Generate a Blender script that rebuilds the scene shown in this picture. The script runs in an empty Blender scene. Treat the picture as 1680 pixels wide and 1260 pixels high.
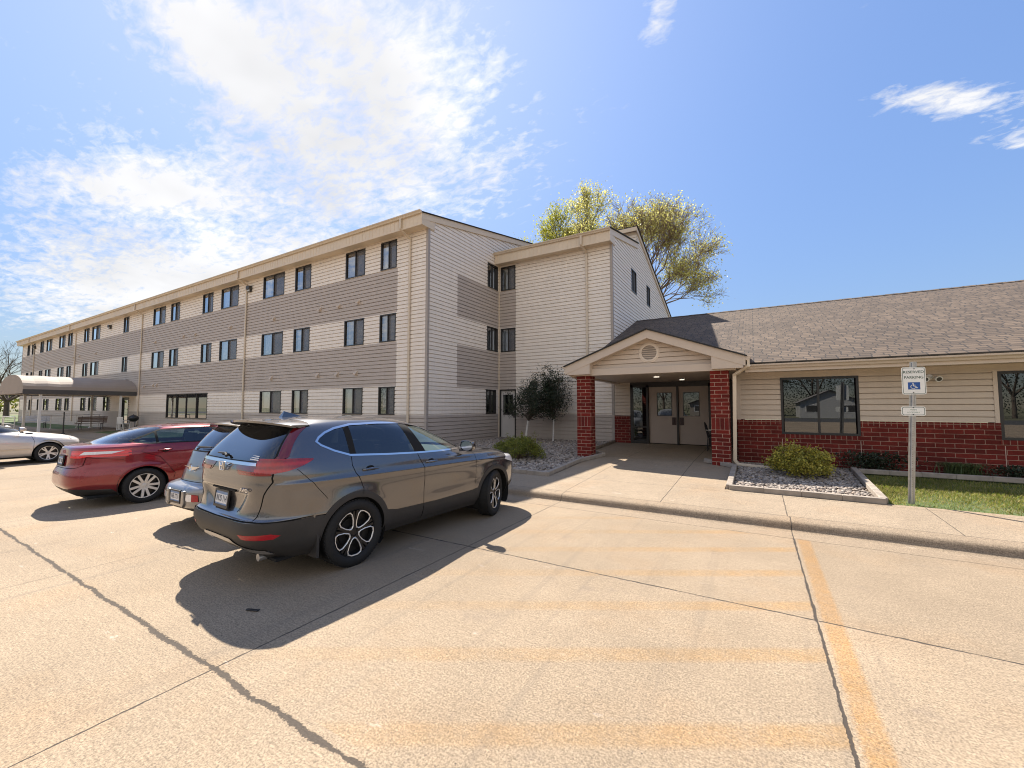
import bpy, bmesh, math, random
import numpy as np
from mathutils import Vector, Matrix
R = math.radians
S = bpy.context.scene
COL = S.collection

# ------------------------------------------------------------------ camera
cd = bpy.data.cameras.new("camera")
cd.sensor_width = 36.0
cd.lens = 676.0 / 1680.0 * 36.0
cd.clip_start = 0.05
cd.clip_end = 2000
cam = bpy.data.objects.new("camera", cd)
COL.objects.link(cam)
cam.location = (0, 0, 1.80)
cam.rotation_euler = (R(90 + 3.217), 0, R(30.637))
S.camera = cam
S.cycles.filter_width = 1.05

# ------------------------------------------------------------------ light
SUN_EL, SUN_AZ = 50.0, 57.5            # azimuth counted from +y towards -x
S.view_settings.view_transform = 'Standard'
S.view_settings.look = 'None'
S.view_settings.gamma = 1.0
S.view_settings.use_curve_mapping = False
S.view_settings.exposure = 1.18
sv = Vector((-math.sin(R(SUN_AZ)) * math.cos(R(SUN_EL)), math.cos(R(SUN_AZ)) * math.cos(R(SUN_EL)), math.sin(R(SUN_EL))))
sl = bpy.data.lights.new("sun", 'SUN')
sl.energy = 4.8
sl.angle = R(0.53)
sl.color = (1.0, 0.92, 0.81)
sun = bpy.data.objects.new("sun", sl)
COL.objects.link(sun)
sun.rotation_euler = sv.to_track_quat('Z', 'Y').to_euler()
sun.location = (-30, 30, 40)

W = bpy.data.worlds.new("World")
S.world = W
W.use_nodes = True
wt = W.node_tree
wt.nodes.clear()


class NT:
    """tiny helper for node trees"""
    def __init__(s, t): s.t = t
    def n(s, kind, **kw):
        nd = s.t.nodes.new(kind)
        for k, v in kw.items():
            if k.startswith('i_'):
                nd.inputs[k[2:].replace('_', ' ')].default_value = v
            else:
                setattr(nd, k, v)
        return nd
    def l(s, a, b): s.t.links.new(a, b)
    def math(s, op, a, b=None, c=None, clamp=False):
        nd = s.n('ShaderNodeMath', operation=op, use_clamp=clamp)
        for i, v in enumerate((a, b, c)):
            if v is None: continue
            if isinstance(v, (int, float)): nd.inputs[i].default_value = v
            else: s.l(v, nd.inputs[i])
        return nd.outputs[0]
    def mix(s, f, a, b, blend='MIX'):
        nd = s.n('ShaderNodeMix', data_type='RGBA', blend_type=blend)
        for sock, v in ((nd.inputs[0], f), (nd.inputs[6], a), (nd.inputs[7], b)):
            if isinstance(v, (int, float)): sock.default_value = v
            elif isinstance(v, tuple): sock.default_value = v if len(v) == 4 else (*v, 1)
            else: s.l(v, sock)
        return nd.outputs[2]
    def ramp(s, f, stops, interp='LINEAR'):
        nd = s.n('ShaderNodeValToRGB')
        nd.color_ramp.interpolation = interp
        el = nd.color_ramp.elements
        while len(el) < len(stops): el.new(0.5)
        for e, (p, c) in zip(el, stops):
            e.position = p
            e.color = (c, c, c, 1) if isinstance(c, (int, float)) else (*c, 1)
        s.l(f, nd.inputs[0])
        return nd.outputs[0]
    def noise(s, vec, scale, detail=3, rough=0.55, dist=0.0):
        nd = s.n('ShaderNodeTexNoise')
        nd.inputs['Scale'].default_value = scale
        nd.inputs['Detail'].default_value = detail
        nd.inputs['Roughness'].default_value = rough
        nd.inputs['Distortion'].default_value = dist
        if vec is not None: s.l(vec, nd.inputs['Vector'])
        return nd.outputs['Fac']
    def mapping(s, vec, loc=(0, 0, 0), rot=(0, 0, 0), scale=(1, 1, 1)):
        nd = s.n('ShaderNodeMapping')
        nd.inputs['Location'].default_value = loc
        nd.inputs['Rotation'].default_value = rot
        nd.inputs['Scale'].default_value = scale
        s.l(vec, nd.inputs['Vector'])
        return nd.outputs[0]


def build_sky():
    t = NT(wt)
    out = t.n('ShaderNodeOutputWorld')
    bg = t.n('ShaderNodeBackground')
    bg.inputs['Strength'].default_value = 0.10
    sky = t.n('ShaderNodeTexSky', sky_type='NISHITA')
    sky.sun_disc = False
    sky.sun_elevation = R(SUN_EL)
    sky.sun_rotation = R(-SUN_AZ)
    sky.altitude = 200
    sky.air_density = 1.0
    sky.dust_density = 0.15
    sky.ozone_density = 2.0
    co = t.n('ShaderNodeTexCoord').outputs['Generated']
    sep = t.n('ShaderNodeSeparateXYZ'); t.l(co, sep.inputs[0])
    x, y, z = sep.outputs
    zz = t.math('MAXIMUM', z, 0.0)
    den = t.math('ADD', zz, 0.16)
    px = t.math('DIVIDE', x, den)
    py = t.math('DIVIDE', y, den)
    cb = t.n('ShaderNodeCombineXYZ'); t.l(px, cb.inputs[0]); t.l(py, cb.inputs[1])
    p = cb.outputs[0]
    # broad cloud field: lies to the left of the view, with a clear bay in it
    ax = math.cos(R(30.6)); ay = math.sin(R(30.6))
    # lateral position: right-hand axis of the street front, and depth
    broad = t.noise(t.mapping(p, loc=(3.3, 1.2, 0)), 1.3, 5, 0.6)
    fine = t.noise(t.mapping(p, loc=(0.4, 7.7, 0), rot=(0, 0, R(35)), scale=(1.0, 1.7, 1)), 5.5, 10, 0.66, 0.5)
    ripple = t.noise(t.mapping(p, loc=(5.4, 2.7, 0), rot=(0, 0, R(-28)), scale=(1.0, 1.6, 1)), 19.0, 6, 0.62, 0.4)
    def blob(cx, cy, sx, sy, rot):
        c, s_ = math.cos(R(rot)), math.sin(R(rot))
        dx = t.math('SUBTRACT', px, cx); dy = t.math('SUBTRACT', py, cy)
        u = t.math('ADD', t.math('MULTIPLY', dx, c / sx), t.math('MULTIPLY', dy, s_ / sx))
        v = t.math('ADD', t.math('MULTIPLY', dx, -s_ / sy), t.math('MULTIPLY', dy, c / sy))
        q = t.math('ADD', t.math('MULTIPLY', u, u), t.math('MULTIPLY', v, v))
        return t.math('POWER', 2.718, t.math('MULTIPLY', q, -1.0))
    cov = None
    for b in CLOUD_BLOBS:
        w = t.math('MULTIPLY', blob(*b[:5]), b[5])
        cov = w if cov is None else t.math('ADD', cov, w)
    tex = t.math('ADD', t.math('MULTIPLY', fine, 0.50), t.math('ADD', t.math('MULTIPLY', broad, 0.22), t.math('MULTIPLY', ripple, 0.50)))
    m = t.math('ADD', tex, t.math('MULTIPLY', cov, 0.5))
    mask = t.math('MULTIPLY', t.math('SUBTRACT', m, 0.83), 4.4, clamp=True)
    mask = t.math('MULTIPLY', mask, t.math('MINIMUM', t.math('MULTIPLY', cov, 2.2), 1.0), clamp=True)
    mask = t.math('SMOOTH_MIN', mask, 0.96, 0.1)
    # sun glow seen through the thin cloud
    vd = t.n('ShaderNodeVectorMath', operation='DOT_PRODUCT')
    t.l(co, vd.inputs[0]); vd.inputs[1].default_value = tuple(sv)
    glow = t.math('POWER', t.math('MAXIMUM', vd.outputs['Value'], 0.0), 5.0)
    shade = t.ramp(t.noise(t.mapping(p, loc=(1, 3, 0)), 1.5, 4), [(0.3, 0.72), (0.65, 1.0)])
    cl = t.mix(1.0, (4.9, 4.88, 4.9), shade, 'MULTIPLY')
    gl = t.mix(glow, (0, 0, 0), (1.3, 1.28, 1.24))
    skyc = t.mix(1.0, sky.outputs[0], SKY_TINT, 'MULTIPLY')
    # keep the aureole round the sun from burning out: soft shoulder on the sky's luminance, hue kept
    lum = t.n('ShaderNodeRGBToBW'); t.l(skyc, lum.inputs[0])
    div = t.math('DIVIDE', SKY_GAIN, t.math('MULTIPLY_ADD', lum.outputs[0], SKY_SHOULDER, 1.0))
    sc = t.n('ShaderNodeVectorMath', operation='SCALE'); t.l(skyc, sc.inputs[0]); t.l(div, sc.inputs['Scale'])
    hs = t.n('ShaderNodeHueSaturation'); hs.inputs['Saturation'].default_value = 1.05; t.l(sc.outputs[0], hs.inputs['Color'])
    skyc = t.mix(1.0, hs.outputs[0], gl, 'ADD')
    c = t.mix(mask, skyc, cl)
    t.l(c, bg.inputs['Color'])
    t.l(bg.outputs[0], out.inputs[0])


SKY_TINT = (0.97, 0.945, 1.0)
SKY_GAIN, SKY_SHOULDER = 2.12, 0.64
# (x/z, y/z, size, size, turn, weight) on the cloud deck
CLOUD_BLOBS = [(-2.45, 0.95, 1.25, 0.68, 12, 1.0), (-0.92, 0.86, 0.54, 0.38, 25, 0.49), (-1.0, 0.42, 0.10, 0.20, 15, 0.66), (-0.72, 0.58, 0.26, 0.18, 30, 0.42),
               (-1.66, 0.50, 0.28, 0.14, 30, 0.55), (0.52, 1.46, 0.26, 0.07, 35, 0.44), (0.40, 1.34, 0.20, 0.05, 30, 0.47), (0.62, 1.60, 0.14, 0.04, 30, 0.5), (-0.15, 0.86, 0.05, 0.07, 10, 0.47),
               (0.5, -2.4, 3.4, 2.1, 10, 1.4), (3.6, -0.5, 1.7, 1.7, 0, 1.1)]  # unseen cloud behind and right of the view, added to whiten the ambient light
build_sky()

# ------------------------------------------------------------------ object helpers
def tag(o, label=None, cat=None, group=None, kind=None):
    if label: o['label'] = label
    if cat: o['category'] = cat
    if group: o['group'] = group
    if kind: o['kind'] = kind
    return o


def thing(name, label, cat, loc=(0, 0, 0), rz=0.0, group=None):
    o = bpy.data.objects.new(name, None)
    COL.objects.link(o)
    o.location = loc
    o.rotation_euler = (0, 0, rz)
    o.empty_display_size = 0.2
    return tag(o, label, cat, group)


class MB:
    """collects polygons in world or local metres, several materials per mesh"""
    def __init__(s): s.v, s.f, s.m = [], [], []
    def face(s, pts, m=0):
        i = len(s.v)
        s.v.extend([tuple(p) for p in pts])
        s.f.append(tuple(range(i, i + len(pts))))
        s.m.append(m)
    def box(s, x0, x1, y0, y1, z0, z1, m=0, skip=''):
        a = [(x0, y0, z0), (x1, y0, z0), (x1, y1, z0), (x0, y1, z0), (x0, y0, z1), (x1, y0, z1), (x1, y1, z1), (x0, y1, z1)]
        i = len(s.v); s.v.extend(a)
        for k, q in (('b', (0, 3, 2, 1)), ('t', (4, 5, 6, 7)), ('f', (0, 1, 5, 4)), ('k', (2, 3, 7, 6)), ('l', (3, 0, 4, 7)), ('r', (1, 2, 6, 5))):
            if k in skip: continue
            s.f.append(tuple(i + j for j in q)); s.m.append(m)
        return s
    def obox(s, c, ax, ay, az, m=0):
        """oriented box: centre and three half axes"""
        c, ax, ay, az = map(Vector, (c, ax, ay, az))
        P = [c + sx * ax + sy * ay + sz * az for sz in (-1, 1) for sx, sy in ((-1, -1), (1, -1), (1, 1), (-1, 1))]
        i = len(s.v); s.v.extend([tuple(p) for p in P])
        for q in ((0, 3, 2, 1), (4, 5, 6, 7), (0, 1, 5, 4), (2, 3, 7, 6), (3, 0, 4, 7), (1, 2, 6, 5)):
            s.f.append(tuple(i + j for j in q)); s.m.append(m)
        return s
    def bar(s, p, q, w, h, up=(0, 0, 1), m=0):
        p, q = Vector(p), Vector(q); d = (q - p); L = d.length; d.normalize()
        u = Vector(up); sd = d.cross(u)
        if sd.length < 1e-4: sd = d.cross(Vector((1, 0, 0)))
        sd.normalize(); u = sd.cross(d)
        return s.obox((p + q) / 2, d * L / 2, sd * w / 2, u * h / 2, m)
    def tube(s, pts, rad, n=10, m=0, caps=True):
        pts = [Vector(p) for p in pts]
        if isinstance(rad, (int, float)): rad = [rad] * len(pts)
        base = len(s.v)
        up = None
        for k, p in enumerate(pts):
            d = (pts[min(k + 1, len(pts) - 1)] - pts[max(k - 1, 0)]).normalized()
            if up is None:
                up = d.orthogonal().normalized()
            else:
                up = (up - d * up.dot(d))
                if up.length < 1e-5: up = d.orthogonal()
                up.normalize()
            sd = d.cross(up)
            for j in range(n):
                a = 2 * math.pi * j / n
                s.v.append(tuple(p + (up * math.cos(a) + sd * math.sin(a)) * rad[k]))
        for k in range(len(pts) - 1):
            for j in range(n):
                a, b = base + k * n + j, base + k * n + (j + 1) % n
                s.f.append((a, b, b + n, a + n)); s.m.append(m)
        if caps:
            s.f.append(tuple(base + j for j in reversed(range(n)))); s.m.append(m)
            e = base + (len(pts) - 1) * n
            s.f.append(tuple(e + j for j in range(n))); s.m.append(m)
        return s
    def lathe(s, prof, n=32, m=0, centre=(0, 0, 0), axis='X'):
        """prof: (along, radius)"""
        base = len(s.v); cx, cy, cz = centre
        for a_, r in prof:
            for j in range(n):
                t = 2 * math.pi * j / n
                c, q = math.cos(t) * r, math.sin(t) * r
                s.v.append({'X': (cx + a_, cy + c, cz + q), 'Z': (cx + c, cy + q, cz + a_), 'Y': (cx + c, cy + a_, cz + q)}[axis])
        for k in range(len(prof) - 1):
            for j in range(n):
                a, b = base + k * n + j, base + k * n + (j + 1) % n
                s.f.append((a, b, b + n, a + n)); s.m.append(m)
        return s
    def prism(s, poly, y0, y1, m=0, axis='y', caps=True):
        """extrude polygon (a, z) along an axis"""
        def P(a, z, t): return (a, t, z) if axis == 'y' else ((t, a, z) if axis == 'x' else (a, z, t))
        n = len(poly); i = len(s.v)
        s.v.extend([P(a, z, y0) for a, z in poly]); s.v.extend([P(a, z, y1) for a, z in poly])
        for j in range(n):
            k = (j + 1) % n
            s.f.append((i + j, i + k, i + n + k, i + n + j)); s.m.append(m)
        if caps:
            s.f.append(tuple(i + j for j in reversed(range(n)))); s.m.append(m)
            s.f.append(tuple(i + n + j for j in range(n))); s.m.append(m)
        return s
    def build(s, name, mats, parent=None, smooth=False, world=True, bevel=0.0, fixn=True, uvrot=False):
        me = bpy.data.meshes.new(name)
        me.from_pydata(s.v, [], s.f)
        if not isinstance(mats, (list, tuple)): mats = [mats]
        for mt in mats: me.materials.append(mt)
        me.polygons.foreach_set('material_index', s.m)
        if fixn:
            bm = bmesh.new(); bm.from_mesh(me)
            bmesh.ops.remove_doubles(bm, verts=bm.verts, dist=1e-5)
            bmesh.ops.recalc_face_normals(bm, faces=bm.faces)
            bm.to_mesh(me); bm.free()
        box_uv(me)
        if smooth: me.polygons.foreach_set('use_smooth', [True] * len(me.polygons))
        o = bpy.data.objects.new(name, me)
        COL.objects.link(o)
        if smooth:
            md = o.modifiers.new('edges', 'EDGE_SPLIT'); md.split_angle = R(40)
        if bevel > 0:
            md = o.modifiers.new('bevel', 'BEVEL'); md.width = bevel; md.segments = 2; md.limit_method = 'ANGLE'
        if parent is not None: attach(o, parent, world)
        return o


def box_uv(me):
    uv = me.uv_layers.new(name='UVMap')
    n = len(me.loops)
    co = np.empty(len(me.vertices) * 3, 'f'); me.vertices.foreach_get('co', co); co = co.reshape(-1, 3)
    li = np.empty(n, 'i'); me.loops.foreach_get('vertex_index', li)
    ln = np.empty(len(me.polygons) * 3, 'f'); me.polygons.foreach_get('normal', ln); ln = np.abs(ln.reshape(-1, 3))
    tot = np.empty(len(me.polygons), 'i'); me.polygons.foreach_get('loop_total', tot)
    ax = np.repeat(np.argmax(ln * np.array([1.0, 1.0, 0.98]), 1), tot)
    # steep roofs keep the z projection unless nearly vertical
    p = co[li]
    u = np.where(ax == 0, p[:, 1], p[:, 0]); v = np.where(ax == 2, p[:, 1], p[:, 2])
    uv.data.foreach_set('uv', np.stack([u, v], 1).astype('f').ravel())


def root_of(o):
    while o.parent is not None: o = o.parent
    return o


def attach(o, parent, world=True):
    """world=True: mesh is written in world metres, thing has no turn"""
    o.parent = parent
    if world and parent.type == 'EMPTY': o.location = -Vector(parent.location)


def text_mesh(body, size, name, material, parent, M, depth=0.002, align='CENTER', sx=1.0, bold=0.0, world=True):
    cu = bpy.data.curves.new(name, 'FONT')
    cu.body = body; cu.size = size; cu.align_x = align; cu.align_y = 'CENTER'
    cu.extrude = depth; cu.offset = bold; cu.resolution_u = 3
    tmp = bpy.data.objects.new(name, cu); COL.objects.link(tmp)
    dg = bpy.context.evaluated_depsgraph_get()
    me = bpy.data.meshes.new_from_object(tmp.evaluated_get(dg))
    bpy.data.objects.remove(tmp); bpy.data.curves.remove(cu)
    me.transform(M @ Matrix.Diagonal((sx, 1, 1, 1)))
    me.materials.clear(); me.materials.append(material)
    me.name = name
    o = bpy.data.objects.new(name, me); COL.objects.link(o)
    if parent is not None: attach(o, parent, world)
    return o


# ------------------------------------------------------------------ materials
def newmat(name):
    m = bpy.data.materials.new(name); m.use_nodes = True
    t = m.node_tree; t.nodes.clear()
    nt = NT(t)
    out = nt.n('ShaderNodeOutputMaterial')
    b = nt.n('ShaderNodeBsdfPrincipled')
    nt.l(b.outputs[0], out.inputs[0])
    nt.out = out; nt.b = b
    return m, nt


def plain(name, col, rough=0.5, metal=0.0, var=0.12, scale=3.0, coat=0.0, spec=0.5, bump=0.0, bscale=60.0, emit=0.0):
    """principled with a soft tonal mottling in object space"""
    m, t = newmat(name)
    tc = t.n('ShaderNodeTexCoord').outputs['Object']
    if var > 0:
        nz = t.noise(tc, scale, 5, 0.6)
        f = t.ramp(nz, [(0.25, 1 - var), (0.75, 1 + var)])
        c = t.mix(1.0, (*col, 1), f, 'MULTIPLY')
        t.l(c, t.b.inputs['Base Color'])
    else:
        t.b.inputs['Base Color'].default_value = (*col, 1)
    t.b.inputs['Roughness'].default_value = rough
    t.b.inputs['Metallic'].default_value = metal
    t.b.inputs['Coat Weight'].default_value = coat
    t.b.inputs['Coat Roughness'].default_value = 0.03
    t.b.inputs['Specular IOR Level'].default_value = spec
    if emit:
        t.b.inputs['Emission Color'].default_value = (1, 0.9, 0.75, 1)
        t.b.inputs['Emission Strength'].default_value = emit
    if bump > 0:
        bp = t.n('ShaderNodeBump'); bp.inputs['Strength'].default_value = bump; bp.inputs['Distance'].default_value = 0.01
        t.l(t.noise(tc, bscale, 4), bp.inputs['Height'])
        t.l(bp.outputs[0], t.b.inputs['Normal'])
    return m


def siding_mat(name, col):
    """vinyl siding: slight panel-to-panel tone, streaks and faint grain"""
    m, t = newmat(name)
    uv = t.n('ShaderNodeUVMap').outputs[0]
    st = t.noise(t.mapping(uv, scale=(0.45, 6.5, 1)), 1.0, 3)
    gr = t.noise(t.mapping(uv, scale=(6.0, 0.5, 1)), 1.0, 5)
    f = t.math('ADD', t.math('MULTIPLY', st, 0.20), t.math('MULTIPLY', gr, 0.20))
    c = t.mix(1.0, (*col, 1), t.ramp(f, [(0.08, 0.86), (0.28, 1.08)]), 'MULTIPLY')
    t.l(c, t.b.inputs['Base Color'])
    t.b.inputs['Roughness'].default_value = 0.55
    bp = t.n('ShaderNodeBump'); bp.inputs['Strength'].default_value = 0.15; bp.inputs['Distance'].default_value = 0.004
    t.l(t.noise(t.mapping(uv, scale=(4, 60, 1)), 1.0, 3), bp.inputs['Height'])
    t.l(bp.outputs[0], t.b.inputs['Normal'])
    return m


def brick_mat(name, w=0.305, h=0.1016, rot=False, col1=(0.17, 0.023, 0.017), col2=(0.10, 0.016, 0.013), mortar=(0.32, 0.19, 0.14), zoff=0.0, xoff=0.0):
    m, t = newmat(name)
    uv = t.n('ShaderNodeUVMap').outputs[0]
    if rot:
        uv = t.mapping(uv, loc=(xoff, zoff, 0), rot=(0, 0, R(90)))
    else:
        uv = t.mapping(uv, loc=(xoff, zoff, 0))
    br = t.n('ShaderNodeTexBrick')
    br.offset = 0.0 if rot else 0.5
    br.inputs['Color1'].default_value = (*col1, 1); br.inputs['Color2'].default_value = (*col2, 1)
    br.inputs['Mortar'].default_value = (*mortar, 1)
    br.inputs['Scale'].default_value = 1.0
    br.inputs['Mortar Size'].default_value = 0.0072
    br.inputs['Mortar Smooth'].default_value = 0.25
    br.inputs['Bias'].default_value = -0.1
    br.inputs['Brick Width'].default_value = w
    br.inputs['Row Height'].default_value = h
    t.l(uv, br.inputs['Vector'])
    nz = t.noise(uv, 26.0, 5, 0.65)
    c = t.mix(1.0, br.outputs[0], t.ramp(nz, [(0.25, 0.72), (0.75, 1.22)]), 'MULTIPLY')
    c = t.mix(1.0, c, t.ramp(t.noise(uv, 2.2, 5, 0.65), [(0.3, 0.70), (0.7, 1.2)]), 'MULTIPLY')
    efl = t.ramp(t.noise(t.mapping(uv, loc=(3, 1, 0)), 3.5, 5, 0.7), [(0.62, 0.0), (0.8, 0.22)])
    c = t.mix(efl, c, (0.38, 0.30, 0.26, 1))
    t.l(c, t.b.inputs['Base Color'])
    t.b.inputs['Roughness'].default_value = 0.85; t.b.inputs['Specular IOR Level'].default_value = 0.2
    inv = t.math('SUBTRACT', 1.0, br.outputs['Fac'])
    hgt = t.math('ADD', t.math('MULTIPLY', inv, 0.8), t.math('MULTIPLY', t.noise(uv, 120.0, 3), 0.18))
    bp = t.n('ShaderNodeBump'); bp.inputs['Strength'].default_value = 0.8; bp.inputs['Distance'].default_value = 0.008
    t.l(hgt, bp.inputs['Height']); t.l(bp.outputs[0], t.b.inputs['Normal'])
    return m


def shingle_mat(name, pitch):
    m, t = newmat(name)
    uv = t.n('ShaderNodeUVMap').outputs[0]
    L = math.sqrt(1 + pitch * pitch)
    uv = t.mapping(uv, scale=(1, L, 1))
    # wobble the courses a little
    br = t.n('ShaderNodeTexBrick'); br.offset = 0.37; br.offset_frequency = 3; br.squash = 0.7; br.squash_frequency = 2
    br.inputs['Color1'].default_value = (0.140, 0.100, 0.069, 1); br.inputs['Color2'].default_value = (0.080, 0.057, 0.040, 1)
    br.inputs['Mortar'].default_value = (0.035, 0.028, 0.024, 1)
    br.inputs['Scale'].default_value = 1.0; br.inputs['Mortar Size'].default_value = 0.016
    br.inputs['Mortar Smooth'].default_value = 0.4; br.inputs['Bias'].default_value = 0.05
    br.inputs['Brick Width'].default_value = 0.30; br.inputs['Row Height'].default_value = 0.17
    wob = t.n('ShaderNodeTexNoise'); wob.inputs['Scale'].default_value = 3.0; t.l(uv, wob.inputs['Vector'])
    wv = t.n('ShaderNodeVectorMath', operation='MULTIPLY_ADD')
    t.l(wob.outputs['Color'], wv.inputs[0]); wv.inputs[1].default_value = (0.05, 0.02, 0); t.l(uv, wv.inputs[2])
    t.l(wv.outputs[0], br.inputs['Vector'])
    big = t.noise(uv, 0.5, 4)
    gr = t.noise(uv, 90, 3)
    c = t.mix(1.0, br.outputs[0], t.ramp(big, [(0.3, 0.85), (0.7, 1.15)]), 'MULTIPLY')
    c = t.mix(1.0, c, t.ramp(gr, [(0.25, 0.82), (0.75, 1.18)]), 'MULTIPLY')
    t.l(c, t.b.inputs['Base Color'])
    t.b.inputs['Roughness'].default_value = 0.9
    # each course laps over the next: saw-tooth height
    sx = t.n('ShaderNodeSeparateXYZ'); t.l(wv.outputs[0], sx.inputs[0])
    saw = t.math('FRACT', t.math('DIVIDE', sx.outputs[1], 0.17))
    hgt = t.math('SUBTRACT', t.math('MULTIPLY', t.math('SUBTRACT', 1.0, saw), 0.6), t.math('MULTIPLY', br.outputs['Fac'], 0.5))
    hgt = t.math('ADD', hgt, t.math('MULTIPLY', gr, 0.2))
    bp = t.n('ShaderNodeBump'); bp.inputs['Strength'].default_value = 0.9; bp.inputs['Distance'].default_value = 0.012
    t.l(hgt, bp.inputs['Height']); t.l(bp.outputs[0], t.b.inputs['Normal'])
    return m


def glass_mat(name, tint=(0.5, 0.55, 0.55), trans=0.6, rough=0.0, ior=1.5, dark=(0.01, 0.012, 0.014), gain=1.9):
    """thin pane: part see-through, mirror grows at glancing angles"""
    m, t = newmat(name)
    fr = t.n('ShaderNodeFresnel'); fr.inputs['IOR'].default_value = ior
    gl = t.n('ShaderNodeBsdfGlossy'); gl.inputs['Roughness'].default_value = rough
    gl.inputs['Color'].default_value = (0.95, 0.97, 1.0, 1)
    tr = t.n('ShaderNodeBsdfTransparent'); tr.inputs['Color'].default_value = (*tint, 1)
    df = t.n('ShaderNodeBsdfDiffuse'); df.inputs['Color'].default_value = (*dark, 1)
    m1 = t.n('ShaderNodeMixShader'); m1.inputs[0].default_value = trans
    t.l(df.outputs[0], m1.inputs[1]); t.l(tr.outputs[0], m1.inputs[2])
    m2 = t.n('ShaderNodeMixShader')
    f = t.math('MINIMUM', t.math('MULTIPLY', fr.outputs[0], gain), 1.0)
    t.l(f, m2.inputs[0]); t.l(m1.outputs[0], m2.inputs[1]); t.l(gl.outputs[0], m2.inputs[2])
    t.l(m2.outputs[0], t.out.inputs[0])
    t.t.nodes.remove(t.b)
    return m


def leaf_mat(name, cols, rough=0.5, trans=0.25):
    m, t = newmat(name)
    geo = t.n('ShaderNodeNewGeometry')
    c = t.ramp(geo.outputs['Random Per Island'], [(i / (len(cols) - 1), c) for i, c in enumerate(cols)])
    tc = t.n('ShaderNodeTexCoord').outputs['Object']
    c = t.mix(1.0, c, t.ramp(t.noise(tc, 1.3, 3), [(0.3, 0.75), (0.7, 1.2)]), 'MULTIPLY')
    t.l(c, t.b.inputs['Base Color'])
    t.b.inputs['Roughness'].default_value = rough
    t.b.inputs['Specular IOR Level'].default_value = 0.35
    tl = t.n('ShaderNodeBsdfTranslucent'); t.l(c, tl.inputs['Color'])
    mx = t.n('ShaderNodeMixShader'); mx.inputs[0].default_value = trans
    t.l(t.b.outputs[0], mx.inputs[1]); t.l(tl.outputs[0], mx.inputs[2])
    t.l(mx.outputs[0], t.out.inputs[0])
    return m


M = {}
M['siding_light'] = siding_mat('siding_light', (0.80, 0.72, 0.635))
M['siding_dark'] = siding_mat('siding_dark', (0.455, 0.39, 0.34))
M['siding_tan'] = siding_mat('siding_tan', (0.55, 0.455, 0.365))
M['trim'] = plain('trim_beige', (0.66, 0.545, 0.41), 0.45, var=0.06, scale=1.2)
M['trim_tan'] = plain('trim_tan', (0.56, 0.46, 0.37), 0.45, var=0.06, scale=1.5)
M['gutter'] = plain('gutter_metal', (0.62, 0.515, 0.395), 0.35, var=0.06, scale=2)
M['corner_post'] = plain('corner_post', (0.36, 0.31, 0.275), 0.5, var=0.05)
M['bronze'] = plain('bronze_frame', (0.030, 0.026, 0.024), 0.35, var=0.1, spec=0.4)
M['door_paint'] = plain('door_paint', (0.56, 0.525, 0.49), 0.4, var=0.05)
M['entry_door'] = plain('entry_door_paint', (0.40, 0.32, 0.265), 0.4, var=0.05)
M['brick'] = brick_mat('red_brick')
M['soldier'] = brick_mat('red_brick_soldier', w=0.305, h=0.1016, rot=True)
M['shingle'] = shingle_mat('brown_shingles', 0.375)
M['shingle_far'] = shingle_mat('grey_brown_shingles', 0.2)
M['roof_edge'] = plain('roof_edge', (0.03, 0.028, 0.026), 0.8)
M['foundation'] = plain('foundation_concrete', (0.30, 0.285, 0.265), 0.85, var=0.2, bump=0.3)
M['pane'] = glass_mat('window_glass', (0.88, 0.92, 0.95), 0.94, ior=1.8, gain=3.0)
M['pane_dark'] = glass_mat('window_glass_dark', (0.35, 0.38, 0.40), 0.55, ior=1.7)
M['curtain'] = plain('curtain_cloth', (0.76, 0.80, 0.85), 0.85, var=0.08, scale=8)
M['blind'] = plain('vertical_blind', (0.52, 0.50, 0.47), 0.8, var=0.12, scale=6)
M['screen'] = plain('insect_screen', (0.20, 0.205, 0.215), 0.8, var=0.12, scale=5)
M['room'] = plain('dark_room', (0.045, 0.042, 0.04), 0.9)
M['lamp_body'] = plain('lamp_body', (0.05, 0.045, 0.04), 0.5)
M['lamp_lens'] = plain('lamp_lens', (0.55, 0.5, 0.42), 0.25)
M['white_metal'] = plain('white_metal', (0.68, 0.66, 0.63), 0.4, var=0.05)
M['black_metal'] = plain('black_metal', (0.018, 0.018, 0.02), 0.4)
M['galv'] = plain('galvanised_steel', (0.40, 0.40, 0.39), 0.38, metal=0.75, var=0.2, scale=14)
M['awning'] = plain('awning_fabric', (0.31, 0.255, 0.21), 0.75, var=0.07, scale=1.5)
M['awning_dark'] = plain('awning_valance', (0.075, 0.07, 0.068), 0.75, var=0.1)
M['wood'] = plain('bench_wood', (0.10, 0.06, 0.045), 0.6, var=0.25, scale=9)
M['timber'] = plain('edging_timber', (0.30, 0.255, 0.21), 0.85, var=0.3, scale=7, bump=0.5, bscale=30)
M['bark'] = plain('bark', (0.10, 0.075, 0.055), 0.9, var=0.3, scale=5, bump=0.6, bscale=25)
M['twig'] = plain('twig', (0.21, 0.15, 0.10), 0.9, var=0.25, scale=5)
M['white_wrap'] = plain('white_trunk_wrap', (0.62, 0.60, 0.57), 0.8, var=0.15, scale=9, bump=0.4)
M['dirt'] = plain('bare_soil', (0.21, 0.165, 0.125), 0.95, var=0.35, scale=7, bump=0.6, bscale=30)

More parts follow.
